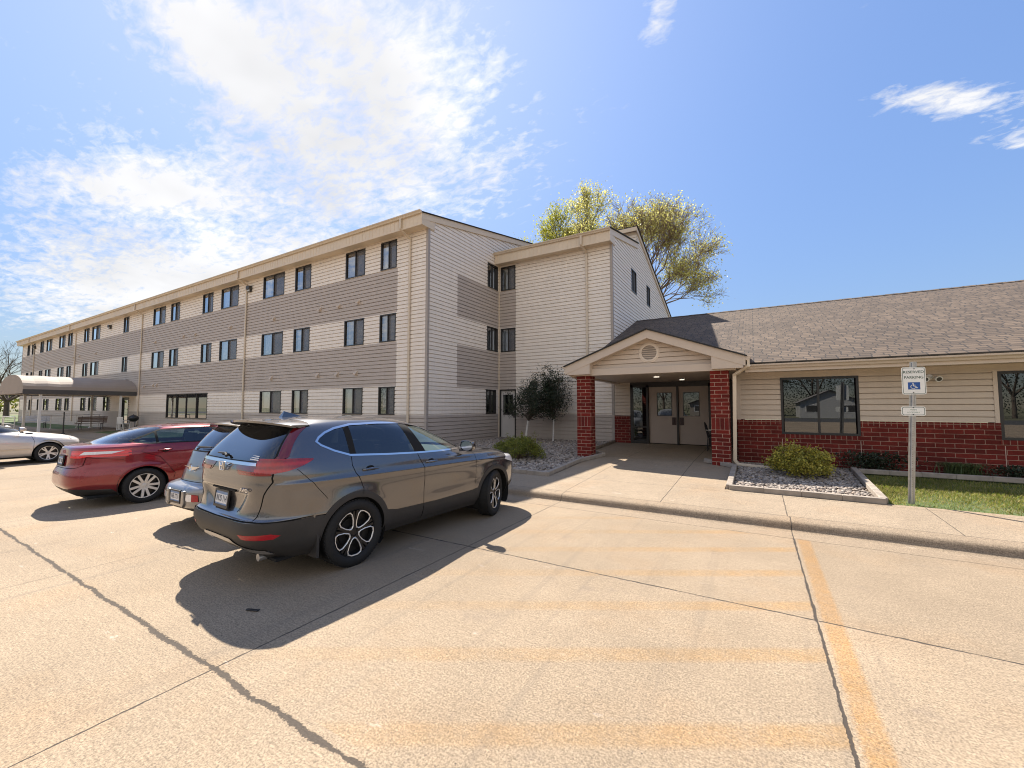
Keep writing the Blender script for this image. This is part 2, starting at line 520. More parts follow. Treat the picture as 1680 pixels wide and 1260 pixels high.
M['rowlock'] = brick_mat('red_brick_rowlock', w=0.204, h=0.1016, rot=True)
M['brick_col'] = brick_mat('red_brick_column', mortar=(0.47, 0.30, 0.22), col1=(0.19, 0.021, 0.014), col2=(0.12, 0.016, 0.012))
M['mortar'] = plain('mortar_joint', (0.50, 0.36, 0.29), 0.9)
M['shingle_side'] = shingle_mat('brown_shingles_side', 0.375)
M['louvre'] = plain('louvre_paint', (0.66, 0.56, 0.46), 0.45)
M['lit'] = plain('lit_diffuser', (1.3, 1.28, 1.24), 0.5, var=0, emit=1.2)
M['wine'] = plain('push_plate_brown', (0.05, 0.018, 0.016), 0.4)
M['pale_slats'] = plain('pale_slats', (0.42, 0.43, 0.46), 0.6)
M['sign_white'] = plain('sign_white', (0.72, 0.73, 0.70), 0.35, var=0.05, scale=12)
M['sign_green'] = plain('sign_green', (0.03, 0.075, 0.055), 0.4)
M['sign_faded'] = plain('sign_faded_green', (0.20, 0.30, 0.25), 0.5, var=0.4, scale=60)
M['sign_blue'] = plain('sign_blue', (0.012, 0.075, 0.30), 0.35)

CURT = [M['curtain'], M['curtain'], plain('curtain_beige', (0.62, 0.58, 0.50), 0.85, var=0.1, scale=8), plain('curtain_blue_grey', (0.42, 0.46, 0.54), 0.85, var=0.1, scale=8)]

M['asphalt'] = plain('street_asphalt', (0.055, 0.054, 0.053), 0.9, var=0.2, scale=1.0, bump=0.3)

M['vent_back'] = plain('vent_backing', (0.24, 0.20, 0.17), 0.8)
M['far_ground'] = plain('dry_far_ground', (0.115, 0.11, 0.055), 0.95, var=0.35, scale=0.08)
# ================================================================== GROUND
def concrete_mat(name, col, joints_x=(), joints_y=(), tar_y=None, yellow=False, grime=0.0):
    m, t = newmat(name)
    pos = t.n('ShaderNodeTexCoord').outputs['Object']
    sp = t.n('ShaderNodeSeparateXYZ'); t.l(pos, sp.inputs[0])
    X, Y = sp.outputs[0], sp.outputs[1]
    big = t.noise(pos, 0.35, 5, 0.6)
    mid = t.noise(pos, 2.2, 6, 0.65)
    sm = t.noise(pos, 28.0, 5, 0.7)
    fine = t.noise(pos, 75.0, 4, 0.75)
    # broom finish: fine streaks across the slab
    broom = t.noise(t.mapping(pos, scale=(3.0, 95.0, 1)), 1.0, 4, 0.7)
    c = t.mix(1.0, (*col, 1), t.ramp(big, [(0.3, 0.85), (0.7, 1.11)]), 'MULTIPLY')
    c = t.mix(1.0, c, t.ramp(mid, [(0.25, 0.92), (0.75, 1.06)]), 'MULTIPLY')
    c = t.mix(1.0, c, t.ramp(sm, [(0.30, 0.80), (0.66, 1.10)]), 'MULTIPLY')
    c = t.mix(1.0, c, t.ramp(fine, [(0.32, 0.45), (0.62, 1.22)]), 'MULTIPLY')
    c = t.mix(0.5, c, t.mix(1.0, c, t.ramp(broom, [(0.3, 0.75), (0.7, 1.2)]), 'MULTIPLY'))
    # per-slab tone
    if yellow:
        sx_ = t.math('FLOOR', t.math('DIVIDE', t.math('SUBTRACT', X, 0.39), 3.62)); sy_ = t.math('FLOOR', t.math('DIVIDE', t.math('SUBTRACT', Y, 1.48), 2.92))
        wn = t.n('ShaderNodeTexWhiteNoise', noise_dimensions='2D'); cbn = t.n('ShaderNodeCombineXYZ'); t.l(sx_, cbn.inputs[0]); t.l(sy_, cbn.inputs[1]); t.l(cbn.outputs[0], wn.inputs['Vector'])
        c = t.mix(1.0, c, t.ramp(wn.outputs['Value'], [(0.0, 0.93), (1.0, 1.06)]), 'MULTIPLY')
        # faint tyre tracks along the bays
        tr_ = t.noise(t.mapping(pos, loc=(0.3, 1, 0), scale=(5.5, 0.16, 1)), 1.0, 4, 0.6)
        c = t.mix(t.ramp(tr_, [(0.57, 0.0), (0.72, 0.32)]), c, (0.15, 0.125, 0.10, 1))
    # warm iron stains
    stain = t.noise(t.mapping(pos, loc=(4, 9, 0)), 0.8, 5, 0.6)
    c = t.mix(t.ramp(stain, [(0.52, 0.0), (0.75, 0.35)]), c, t.mix(1.0, c, (1.05, 0.86, 0.66, 1), 'MULTIPLY'))
    # dark oil drips
    oil = t.noise(t.mapping(pos, loc=(1.7, 3.1, 0)), 1.1, 6, 0.7)
    c = t.mix(t.ramp(oil, [(0.60, 0.0), (0.74, 0.5)]), c, (0.16, 0.13, 0.11, 1))
    # pits and specks
    vo = t.n('ShaderNodeTexVoronoi', feature='F1'); vo.inputs['Scale'].default_value = 9.0
    vo.inputs['Randomness'].default_value = 1.0; t.l(pos, vo.inputs['Vector'])
    spk = t.math('LESS_THAN', vo.outputs['Distance'], 0.045)
    pick = t.n('ShaderNodeSeparateColor'); t.l(vo.outputs['Color'], pick.inputs[0])
    spk = t.math('MULTIPLY', spk, t.math('GREATER_THAN', pick.outputs[0], 0.62))
    c = t.mix(t.math('MULTIPLY', spk, 0.8), c, (0.06, 0.05, 0.045, 1))
    vo2 = t.n('ShaderNodeTexVoronoi', feature='F1'); vo2.inputs['Scale'].default_value = 48.0; t.l(pos, vo2.inputs['Vector'])
    pk2 = t.n('ShaderNodeSeparateColor'); t.l(vo2.outputs['Color'], pk2.inputs[0])
    pit = t.math('MULTIPLY', t.math('LESS_THAN', vo2.outputs['Distance'], 0.24), t.math('GREATER_THAN', pk2.outputs[0], 0.60))
    c = t.mix(t.math('MULTIPLY', pit, 0.7), c, (0.15, 0.115, 0.09, 1))
    # pale scuffs
    sc = t.noise(t.mapping(pos, loc=(2.2, 0.4, 0), rot=(0, 0, R(20)), scale=(1.6, 4.5, 1)), 1.3, 5, 0.7)
    c = t.mix(t.ramp(sc, [(0.66, 0.0), (0.74, 0.4)]), c, (0.66, 0.60, 0.53, 1))
    if yellow:
        # worn bay line along x=0.5 and the faded hatching left of it
        wear = t.noise(t.mapping(pos, scale=(1, 1, 1)), 3.2, 7, 0.75)
        wear2 = t.noise(pos, 42.0, 4, 0.7)
        wr = t.math('ADD', t.math('MULTIPLY', wear, 0.7), t.math('MULTIPLY', wear2, 0.3))
        d = t.math('ABSOLUTE', t.math('SUBTRACT', X, 0.50))
        ln = t.math('MULTIPLY', t.math('SUBTRACT', t.math('MULTIPLY_ADD', wear2, 0.06, 0.055), d), 30.0, clamp=True)
        lim = t.math('MULTIPLY', t.math('LESS_THAN', Y, 7.1), t.math('GREATER_THAN', Y, -2.0))
        ln = t.math('MULTIPLY', ln, lim)
        h = t.math('SUBTRACT', Y, t.math('MULTIPLY', X, 0.585))
        fr = t.math('FRACT', t.math('DIVIDE', t.math('SUBTRACT', h, 2.62), 0.86))
        ht = t.math('MULTIPLY', t.math('SUBTRACT', 0.145, t.math('ABSOLUTE', t.math('SUBTRACT', fr, 0.15))), 14.0, clamp=True)
        inx = t.math('MULTIPLY', t.math('LESS_THAN', X, 0.40), t.math('GREATER_THAN', X, -3.2))
        iny = t.math('MULTIPLY', t.math('LESS_THAN', Y, 6.9), t.math('GREATER_THAN', Y, 1.55))
        ht = t.math('MULTIPLY', t.math('MULTIPLY', ht, inx), iny)
        fadex = t.math('MULTIPLY_ADD', X, 0.16, 0.66, clamp=True)
        ht = t.math('MULTIPLY', ht, fadex)
        lnm = t.math('MULTIPLY', ln, t.ramp(wr, [(0.34, 0.35), (0.60, 1.0)]))
        htm = t.math('MULTIPLY', ht, t.ramp(wr, [(0.32, 0.12), (0.56, 1.0)]))
        c = t.mix(t.math('MULTIPLY', lnm, 0.85), c, t.mix(1.0, c, (1.08, 0.80, 0.46, 1), 'MULTIPLY'))
        c = t.mix(t.math('MULTIPLY', htm, 0.85), c, t.mix(1.0, c, (1.12, 0.86, 0.50, 1), 'MULTIPLY'))
    # joints
    wob = t.math('MULTIPLY', t.math('SUBTRACT', t.noise(pos, 6.0, 5, 0.7), 0.5), 0.035)
    brk = t.noise(t.mapping(pos, loc=(8, 2, 0)), 4.0, 6, 0.75)
    jm = None
    def add(mask):
        nonlocal jm
        jm = mask if jm is None else t.math('MAXIMUM', jm, mask)
    for ax, arr in ((X, joints_x), (Y, joints_y)):
        for pos_, w, strength in arr:
            dd = t.math('ABSOLUTE', t.math('SUBTRACT', t.math('ADD', ax, wob), pos_))
            wv = t.math('MULTIPLY', t.ramp(brk, [(0.35, 0.45), (0.7, 1.9)]), w)
            mk = t.math('MULTIPLY', t.math('SUBTRACT', wv, dd), 260.0, clamp=True)
            ds = t.math('ABSOLUTE', t.math('SUBTRACT', ax, pos_))
            saw = t.math('MULTIPLY', t.math('SUBTRACT', 0.006, ds), 400.0, clamp=True)
            add(t.math('MULTIPLY', t.math('MAXIMUM', mk, saw), strength))
    if tar_y is not None:
        wob2 = t.math('MULTIPLY', t.math('SUBTRACT', t.noise(pos, 3.0, 6, 0.75), 0.5), 0.10)
        dd = t.math('ABSOLUTE', t.math('SUBTRACT', t.math('ADD', Y, wob2), tar_y))
        wv = t.math('MULTIPLY', t.ramp(t.noise(t.mapping(pos, loc=(3, 3, 0)), 5.0, 6, 0.75), [(0.3, 0.35), (0.7, 1.7)]), 0.021)
        edge = t.noise(pos, 60.0, 3, 0.7)
        wv = t.math('MULTIPLY', wv, t.ramp(edge, [(0.3, 0.55), (0.7, 1.3)]))
        add(t.math('MULTIPLY', t.math('MULTIPLY', t.math('SUBTRACT', wv, dd), 160.0, clamp=True), 0.88))
    if jm is not None:
        c = t.mix(jm, c, (0.050, 0.042, 0.036, 1))
    if grime:
        gz = t.noise(pos, 9.0, 6, 0.75)
        c = t.mix(t.ramp(gz, [(0.35, grime), (0.6, 0.0)]), c, (0.12, 0.095, 0.075, 1))
    t.l(c, t.b.inputs['Base Color'])
    t.b.inputs['Roughness'].default_value = 0.88
    t.b.inputs['Specular IOR Level'].default_value = 0.25
    hg = t.math('ADD', t.math('MULTIPLY', fine, 0.7), t.math('MULTIPLY', broom, 0.6))
    hg = t.math('ADD', hg, t.math('MULTIPLY', sm, 0.8))
    if jm is not None: hg = t.math('SUBTRACT', hg, t.math('MULTIPLY', jm, 1.8))
    bp = t.n('ShaderNodeBump'); bp.inputs['Strength'].default_value = 0.55; bp.inputs['Distance'].default_value = 0.006
    t.l(hg, bp.inputs['Height']); t.l(bp.outputs[0], t.b.inputs['Normal'])
    return m


CONC = (0.332, 0.258, 0.178)
M['lot'] = concrete_mat('parking_concrete', CONC,
    joints_x=[(0.39, 0.011, 0.95), (-3.27, 0.007, 0.9), (-6.50, 0.004, 0.7), (-9.7, 0.004, 0.6), (-13.0, 0.004, 0.6), (-16.2, 0.004, 0.6), (4.1, 0.005, 0.8)],
    joints_y=[(4.40, 0.010, 0.95), (6.92, 0.007, 0.9), (-2.0, 0.006, 0.8)], tar_y=1.48, yellow=True)
M['walk'] = concrete_mat('sidewalk_concrete', (0.34, 0.268, 0.19),
    joints_x=[(0.36, 0.006, 0.9), (-1.50, 0.006, 0.9), (-3.30, 0.005, 0.8), (2.27, 0.005, 0.85), (4.2, 0.003, 0.8), (-5.1, 0.003, 0.7), (-7, 0.003, 0.7), (-9, 0.003, 0.7)],
    joints_y=[(7.632, 0.006, 0.9), (8.95, 0.004, 0.7), (12.15, 0.004, 0.8)])
M['kerb'] = concrete_mat('kerb_concrete', (0.325, 0.252, 0.175), joints_x=[(0.39, 0.006, 0.9), (-3.27, 0.004, 0.8)], grime=0.16)


def lawn_mat():
    m, t = newmat('lawn')
    pos = t.n('ShaderNodeTexCoord').outputs['Object']
    n1 = t.noise(pos, 0.6, 5, 0.65); n2 = t.noise(pos, 14, 5, 0.7); n3 = t.noise(t.mapping(pos, loc=(5, 5, 0)), 2.2, 5, 0.7)
    c = t.ramp(n2, [(0.25, (0.035, 0.06, 0.016)), (0.55, (0.09, 0.13, 0.034)), (0.8, (0.17, 0.18, 0.06))])
    c = t.mix(t.ramp(n3, [(0.52, 0.0), (0.72, 0.75)]), c, (0.23, 0.185, 0.11, 1))
    c = t.mix(1.0, c, t.ramp(n1, [(0.3, 0.8), (0.7, 1.2)]), 'MULTIPLY')
    t.l(c, t.b.inputs['Base Color']); t.b.inputs['Roughness'].default_value = 0.9
    bp = t.n('ShaderNodeBump'); bp.inputs['Strength'].default_value = 1.0; bp.inputs['Distance'].default_value = 0.03
    t.l(n2, bp.inputs['Height']); t.l(bp.outputs[0], t.b.inputs['Normal'])
    return m


M['lawn'] = lawn_mat()


def structure(name, mb, mat_, **k):
    o = mb.build(name, mat_, **k); o['kind'] = 'structure'; return o


def strip(mb, prof, x0, x1, nx=1, m=0):
    """profile of (y, z) swept along x"""
    for i in range(nx):
        a, b = x0 + (x1 - x0) * i / nx, x0 + (x1 - x0) * (i + 1) / nx
        for (y0, z0), (y1, z1) in zip(prof, prof[1:]):
            mb.face([(a, y0, z0), (b, y0, z0), (b, y1, z1), (a, y1, z1)], m)


# height of the made ground behind the kerb
def gz(y):
    ys = [7.4, 7.5, 9.1, 12.0, 16.3, 30]; zs = [0.10, 0.14, 0.20, 0.33, 0.42, 0.42]
    return float(np.interp(y, ys, zs))


g = MB(); g.box(-900, 900, -900, 900, -0.6, -0.05, 0, skip='b')
structure('ground', g, M['far_ground'])
g = MB(); g.face([(-110, -37, 0), (60, -37, 0), (60, 6.93, 0), (-110, 6.93, 0)])
structure('parking_lot', g, M['lot'])
g = MB()
prof = [(6.93, 0.0), (7.24, -0.004), (7.33, 0.004), (7.345, 0.016), (7.362, 0.055), (7.378, 0.095), (7.40, 0.118), (7.44, 0.132), (7.52, 0.139), (7.62, 0.142)]
strip(g, prof, -60, 30)
kerb = structure('kerb', g, M['kerb'], smooth=True)
g = MB()
strip(g, [(7.62, 0.142), (8.3, 0.17), (9.12, 0.20)], -60, 30)
structure('sidewalk', g, M['walk'])
g = MB()
g.face([(-4.22, 9.12, 0.20), (-0.58, 9.12, 0.20), (-0.58, 11.55, gz(11.55)), (-1.2, 12.0, 0.33), (-4.22, 12.0, 0.33)])
g.face([(-4.22, 12.0, 0.33), (-1.2, 12.0, 0.33), (-0.3, 12.0, 0.33), (-0.3, 16.3, 0.42), (-4.9, 16.3, 0.42), (-4.9, 13.2, gz(13.2)), (-4.22, 12.3, gz(12.3))])
structure('entrance_walk', g, M['walk'])
g = MB(); g.box(-200, 200, -58, -37.02, -0.2, -0.01, 0, skip='b')
structure('street', g, M['asphalt'])
# soil/lawn behind the walk, both sides of the entrance
g = MB()
prof = [(y, gz(y) - 0.03) for y in (9.10, 10, 11, 12.0, 13.0, 16.4, 30)]
strip(g, prof, -4.9 + 0.3, 30)
structure('soil', g, M['dirt'])
g = MB()
strip(g, [(y, gz(y) - 0.03) for y in (9.10, 10, 11, 12.0, 13.0, 16.4, 30)], -10.4, -4.2)
structure('bed_soil', g, M['dirt'])
g = MB()
prof = [(y, 0.5 * (gz(y)) + 0.1) for y in (9.10, 10, 11, 11.4)]
strip(g, prof, -36.6, -10.4); strip(g, prof, -120, -43.3)
g.face([(-120, 11.4, 0.28), (-69.5, 11.4, 0.28), (-69.5, 60, 0.4), (-120, 60, 0.4)])
structure('lawn_terrain', g, M['lawn'])
g = MB()
strip(g, [(9.10, 0.2), (11.4, 0.30)], -43.3, -36.6)
structure('awning_walk', g, M['walk'])

# ================================================================== SIDING
def siding(mb, P, a0, a1, z0, z1, openings, colour, abreaks=(), zbreaks=(), course=0.15, lo=None, hi=None, dep=0.016, zstart=None):
    """lap siding in true relief. P(a, z, d) -> world. openings: (a0, a1, z0, z1)"""
    zs = z0 if zstart is None else zstart
    k0 = math.floor((z0 - zs) / course)
    zb = zs + k0 * course
    cuts = sorted(set([z0, z1] + list(zbreaks) + [o[2] for o in openings] + [o[3] for o in openings]))
    while zb < z1 - 1e-6:
        zt = zb + course
        lev = sorted(set([max(zb, z0), min(zt, z1)] + [c for c in cuts if max(zb, z0) < c < min(zt, z1)]))
        for q0, q1 in zip(lev, lev[1:]):
            if q1 - q0 < 1e-5: continue
            zm = (q0 + q1) / 2
            L0 = max(a0, lo(q0)) if lo else a0; L1 = max(a0, lo(q1)) if lo else a0
            H0 = min(a1, hi(q0)) if hi else a1; H1 = min(a1, hi(q1)) if hi else a1
            br = [b for b in abreaks if max(L0, L1) < b < min(H0, H1)]
            op = [o for o in openings if o[2] < zm < o[3]]
            for o in op: br += [b for b in o[:2] if max(L0, L1) < b < min(H0, H1)]
            br = sorted(set(br))
            ed = [(L0, L1)] + [(b, b) for b in br] + [(H0, H1)]
            gr = 0.15 * course                       # open shadow groove under every lap
            dd = lambda z: dep * (1 - 0.75 * (z - zb) / course) + 0.002
            subs = []
            zg = zt - gr
            if q0 < zg < q1: subs = [(q0, zg, dd(q0), dd(zg)), (zg, q1, -0.032, -0.032)]
            elif q0 >= zg: subs = [(q0, q1, -0.032, -0.032)]
            else: subs = [(q0, q1, dd(q0), dd(q1))]
            for (x0, x0t), (x1, x1t) in zip(ed, ed[1:]):
                if x1 <= x0 and x1t <= x0t: continue
                am = (x0 + x1 + x0t + x1t) / 4
                if any(o[0] < am < o[1] for o in op): continue
                c = colour(am, zm)
                for (s0, s1, e0, e1) in subs:
                    w0, w1 = (s0 - q0) / (q1 - q0), (s1 - q0) / (q1 - q0)
                    xa0, xa1 = x0 + (x0t - x0) * w0, x0 + (x0t - x0) * w1
                    xb0, xb1 = x1 + (x1t - x1) * w0, x1 + (x1t - x1) * w1
                    mb.face([P(xa0, s0, e0), P(xb0, s0, e0), P(xb1, s1, e1), P(xa1, s1, e1)], c)
                    if abs(s0 - zb) < 1e-6: mb.face([P(xa0, s0, -0.032), P(xb0, s0, -0.032), P(xb0, s0, e0), P(xa0, s0, e0)], c)
                    if abs(s1 - zg) < 1e-6: mb.face([P(xa1, s1, e1), P(xb1, s1, e1), P(xb1, s1, -0.032), P(xa1, s1, -0.032)], c)
        zb = zt


# ================================================================== WINDOW
def window(parent, P, a0, a1, z0, z1, panes=2, flip=False, style='apt', frame_mat=None, rnd=None, fr=0.045):
    """P(a,z,d). A frame with mullions (part); panes, curtain and screen behind it (sub-parts)"""
    fm = frame_mat or M['bronze']
    def fbox(mb, b0, b1, c0, c1, d0, d1, m=0):
        v = [P(a, c, d) for d in (d0, d1) for a, c in ((b0, c0), (b1, c0), (b1, c1), (b0, c1))]
        i = len(mb.v); mb.v.extend(v)
        for q in ((0, 3, 2, 1), (4, 5, 6, 7), (0, 1, 5, 4), (2, 3, 7, 6), (3, 0, 4, 7), (1, 2, 6, 5)):
            mb.f.append(tuple(i + j for j in q)); mb.m.append(m)
    f = MB(); F = fr
    fbox(f, a0, a1, z1 - F, z1, -0.10, 0.026); fbox(f, a0, a1, z0, z0 + F, -0.10, 0.030)
    fbox(f, a0, a0 + F, z0 + F, z1 - F, -0.10, 0.026); fbox(f, a1 - F, a1, z0 + F, z1 - F, -0.10, 0.026)
    xs = [a0 + F + (a1 - a0 - 2 * F) * i / panes for i in range(panes + 1)]
    for x in xs[1:-1]: fbox(f, x - 0.022, x + 0.022, z0 + F, z1 - F, -0.08, 0.012)
    fo = f.build('window', fm, parent)
    # dark reveal behind
    b = MB()
    A0, A1, Z0, Z1, D = a0 + 0.01, a1 - 0.01, z0 + 0.01, z1 - 0.01, -0.55
    b.face([P(A0, Z0, D), P(A1, Z0, D), P(A1, Z1, D), P(A0, Z1, D)])
    for q in (((A0, Z0), (A1, Z0)), ((A1, Z0), (A1, Z1)), ((A1, Z1), (A0, Z1)), ((A0, Z1), (A0, Z0))):
        b.face([P(*q[0], -0.10), P(*q[1], -0.10), P(*q[1], D), P(*q[0], D)])
    b.build('room', M['room'], fo, fixn=False)
    for i in range(panes):
        g = MB(); x0, x1 = xs[i] + 0.02, xs[i + 1] - 0.02
        d = -0.03 if i % 2 == 0 else -0.055
        g.face([P(x0, z0 + F, d), P(x1, z0 + F, d), P(x1, z1 - F, d), P(x0, z1 - F, d)])
        g.build('pane', M['pane_dark'] if style == 'dark' else M['pane'], fo, fixn=False)
    if style == 'apt':
        r = rnd or random
        # drawn curtain / blinds: pleated sheet behind the glass
        kind = r.random()
        half = (xs[0], xs[1]) if not flip else (xs[-2], xs[-1])
        c = MB(); n = max(6, int((half[1] - half[0]) / 0.055))
        x0, x1 = half[0] + 0.01, half[0] + (half[1] - half[0]) * (1.0 if kind < 0.75 else r.uniform(0.45, 0.9))
        drop = z0 + F + (0.0 if r.random() < 0.8 else r.uniform(0.1, 0.5))
        for k in range(n):
            p, q = x0 + (x1 - x0) * k / n, x0 + (x1 - x0) * (k + 1) / n
            d0, d1 = (-0.14, -0.165) if k % 2 else (-0.165, -0.14)
            c.face([P(p, drop, d0), P(q, drop, d1), P(q, z1 - F, d1), P(p, z1 - F, d0)])
        c.build('curtain', CURT[r.randrange(4)], fo, fixn=False)
        # insect screen over the other half
        oth = (xs[-2], xs[-1]) if not flip else (xs[0], xs[1])
        s_ = MB(); d = -0.032
        s_.face([P(oth[0] + 0.02, z0 + F, d), P(oth[1] - 0.02, z0 + F, d), P(oth[1] - 0.02, z1 - F, d), P(oth[0] + 0.02, z1 - F, d)])
        s_.build('insect_screen', M['mesh'], fo, fixn=False)
        b2 = MB(); n = max(5, int((oth[1] - oth[0]) / 0.09)); top = z1 - F
        full = r.random() < 0.7
        for k in range(n):
            if not full and k > n * 0.55: break
            p = oth[0] + (oth[1] - oth[0]) * (k + 0.04) / n; q = oth[0] + (oth[1] - oth[0]) * (k + 0.93) / n
            b2.face([P(p, z0 + F, -0.15), P(q, z0 + F, -0.20), P(q, top, -0.20), P(p, top, -0.15)])
        b2.build('blind', M['blind'], fo, fixn=False)
    return fo


def mesh_mat():
    m, t = newmat('insect_mesh')
    tr = t.n('ShaderNodeBsdfTransparent')
    mx = t.n('ShaderNodeMixShader'); mx.inputs[0].default_value = 0.55
    t.b.inputs['Base Color'].default_value = (0.16, 0.16, 0.175, 1); t.b.inputs['Roughness'].default_value = 0.7
    t.l(tr.outputs[0], mx.inputs[1]); t.l(t.b.outputs[0], mx.inputs[2]); t.l(mx.outputs[0], t.out.inputs[0])
    return m


M['mesh'] = mesh_mat()


def downspout(parent, pts, w=0.085, d=0.06, mat_='gutter', name='downspout'):
    g = MB()
    for p, q in zip(pts, pts[1:]):
        v = Vector(q) - Vector(p)
        e = v.normalized() * 0.03
        g.bar(Vector(p) - e, Vector(q) + e, w, d, up=(0, -1, 0.001) if abs(v.z) > 0.3 else (0, 0, 1))
    return g.build(name, M[mat_], parent, bevel=0.008)


# ================================================================== APARTMENT BUILDING
YF = 11.35; XG = -10.35; XE = -69.2          # long front, its gable end, far end
YW = 16.27; XW = -4.90                       # wing front and its end wall
Z1, Z2, Z3 = (1.50, 2.60), (4.36, 5.47), (7.26, 8.40)
apt = thing('apartment_building', 'three-storey beige apartment block with darker siding bands between window rows', 'building', (-38.0, 14.0, 0.3))
rng = random.Random(5)
PF = lambda a, z, d: (a, YF - d, z)          # long front, d towards the car park
PG = lambda a, z, d: (XG + d, a, z)          # gable end of long block
PW = lambda a, z, d: (a, YW - d, z)
PE = lambda a, z, d: (XW + d, a, z)
xs3 = [(-67.2, 0.95), (-65.4, 1.25), (-62.2, 1.25), (-60.0, 1.85), (-55.9, 1.85), (-53.2, 1.25), (-48.85, 1.25), (-46.9, 1.9), (-40.05, 1.0),
       (-34.8, 1.88), (-32.1, 1.25), (-27.85, 1.23), (-25.68, 1.85), (-21.42, 1.85), (-18.68, 1.23), (-15.02, 1.23), (-12.86, 0.9)]
front_ops = []
for a, w in xs3:
    front_ops.append((a, a + w, *Z3, 'apt', 2)); front_ops.append((a, a + w, *Z2, 'apt', 2))
for a, w in xs3:
    if -36 < a < -25 or a == -40.05: continue
    front_ops.append((a, a + w, *Z1, 'apt', 2))
front_ops.append((-43.5, -42.1, *Z1, 'apt', 2))
front_ops.append((-32.2, -26.85, 1.12, 2.62, 'lobby', 4))
DOORF = (-39.7, -38.4, 0.35, 2.5)


def col_front(a, z):
    if z < 1.5: return 1
    if a < -11.9 and (2.62 < z < 4.34 or 5.49 < z < 7.24): return 1
    return 0


def col_gable(a, z):
    if z < 1.5: return 1
    return 1 if a > 13.1 and (2.62 < z < 4.34 or 5.49 < z < 7.24) else 0


def col_wing(a, z):
    if z < 1.5: return 1
    return 1 if a < -9.42 and (2.62 < z < 4.34 or 5.49 < z < 7.24) else 0


zbr = (1.5, 2.62, 4.34, 5.49, 7.24)
SM = [M['siding_light'], M['siding_dark']]
mb = MB(); siding(mb, PF, XE, XG, 0.2, 8.62, [o[:4] for o in front_ops] + [DOORF], col_front, (-11.9,), zbr)
mb.build('wall', SM, apt, fixn=False)
# gable end: rake rises at 0.2 to the ridge
rake = lambda y: 9.00 + 0.2 * (y - YF)
gab_ops = [(15.28, 16.14, *Z3), (15.25, 16.14, *Z2), (15.18, 16.0, *Z1)]
RY = 19.5
mb = MB(); siding(mb, PG, YF, RY, 0.2, rake(RY) - 0.02, gab_ops, col_gable, (13.1,), zbr, lo=lambda z: YF + max(0, (z - 8.98) / 0.2))
mb.build('wall', SM, apt, fixn=False)
# wing front
wing_ops = [(-10.24, -9.44, *Z3), (-10.24, -9.44, *Z2)]
DOORW = (-10.30, -9.42, 0.40, 2.62)
mb = MB(); siding(mb, PW, XG, XW, 0.2, 8.62, wing_ops + [DOORW], col_wing, (-9.42,), zbr)
mb.build('wall', SM, apt, fixn=False)
# wing end wall, clerestory step then a steeper back slope
WR0, WR1, WZ1 = 20.5, 30.5, 10.66
wr = lambda y: 9.05 + 0.2 * (y - YW)
end_ops = [(19.26, 20.2, 7.26, 8.36), (22.4, 23.2, 7.26, 8.36)]
mb = MB()
siding(mb, PE, YW, WR0, 0.2, wr(WR0), end_ops[:1], lambda a, z: 0, (), (), lo=lambda z: YW + max(0, (z - 9.03) / 0.2))
siding(mb, PE, WR0, WR1, 0.2, WZ1, end_ops[1:], lambda a, z: 0, (), (), hi=lambda z: WR0 + (WZ1 - z) / 0.315)
siding(mb, lambda a, z, d: (a, WR0 - d, z), XG, XW, wr(WR0) - 0.05, WZ1, [], lambda a, z: 0)
mb.build('wall', SM, apt, fixn=False)
# windows
for o in front_ops:
    if o[4] == 'lobby':
        window(apt, PF, *o[:4], panes=4, style='dark', rnd=rng)
    else:
        window(apt, PF, *o[:4], panes=2, rnd=rng)
for o in gab_ops: window(apt, PG, *o, panes=2, flip=True, rnd=rng)
for o in wing_ops: window(apt, PW, *o, panes=2, rnd=rng)
for o in end_ops: window(apt, PE, *o, panes=2, rnd=rng)
# corner posts
mb = MB()
for x, y in ((XG, YF), (XW, YW)):
    mb.box(x - 0.075, x + 0.03, y - 0.03, y + 0.075, 0.2, 8.62)
mb.box(XG - 0.0, XG + 0.06, YW - 0.06, YW + 0.0, 0.2, 8.62, 1)
mb.box(XE - 0.03, XE + 0.08, YF - 0.03, YF + 0.05, 0.2, 8.62)
mb.build('corner_post', [M['corner_post'], M['trim']], apt)


def eave(x0, x1, yw, zt=8.97):
    """deep boxed fascia with ribbed face, soffit and an ogee gutter on top"""
    yo = yw - 0.42
    f = MB()
    n = int((x1 - x0) / 0.20)
    f.box(x0, x1, yo + 0.004, yw + 0.3, 8.47, zt - 0.1)
    for k in range(n + 1):
        a = x0 + (x1 - x0) * k / n
        f.box(max(x0, a - 0.012), min(x1, a + 0.012), yo - 0.004, yo + 0.006, 8.50, zt - 0.1)
    f.box(x0 - 0.002, x1 + 0.002, yo - 0.012, yo + 0.03, 8.45, 8.50)
    f.build('fascia', M['trim'], apt)
    g = MB()
    pr = [(yo - 0.005, zt - 0.11), (yo - 0.06, zt - 0.105), (yo - 0.085, zt - 0.06), (yo - 0.12, zt - 0.03), (yo - 0.125, zt + 0.0), (yo - 0.105, zt), (yo - 0.10, zt - 0.02), (yo - 0.005, zt - 0.02)]
    g.prism(pr, x0 - 0.03, x1 + 0.03, axis='x')
    g.build('gutter', M['gutter'], apt)


eave(XE - 0.25, XG + 0.05, YF)
eave(XG + 0.02, XW + 0.05, YW)
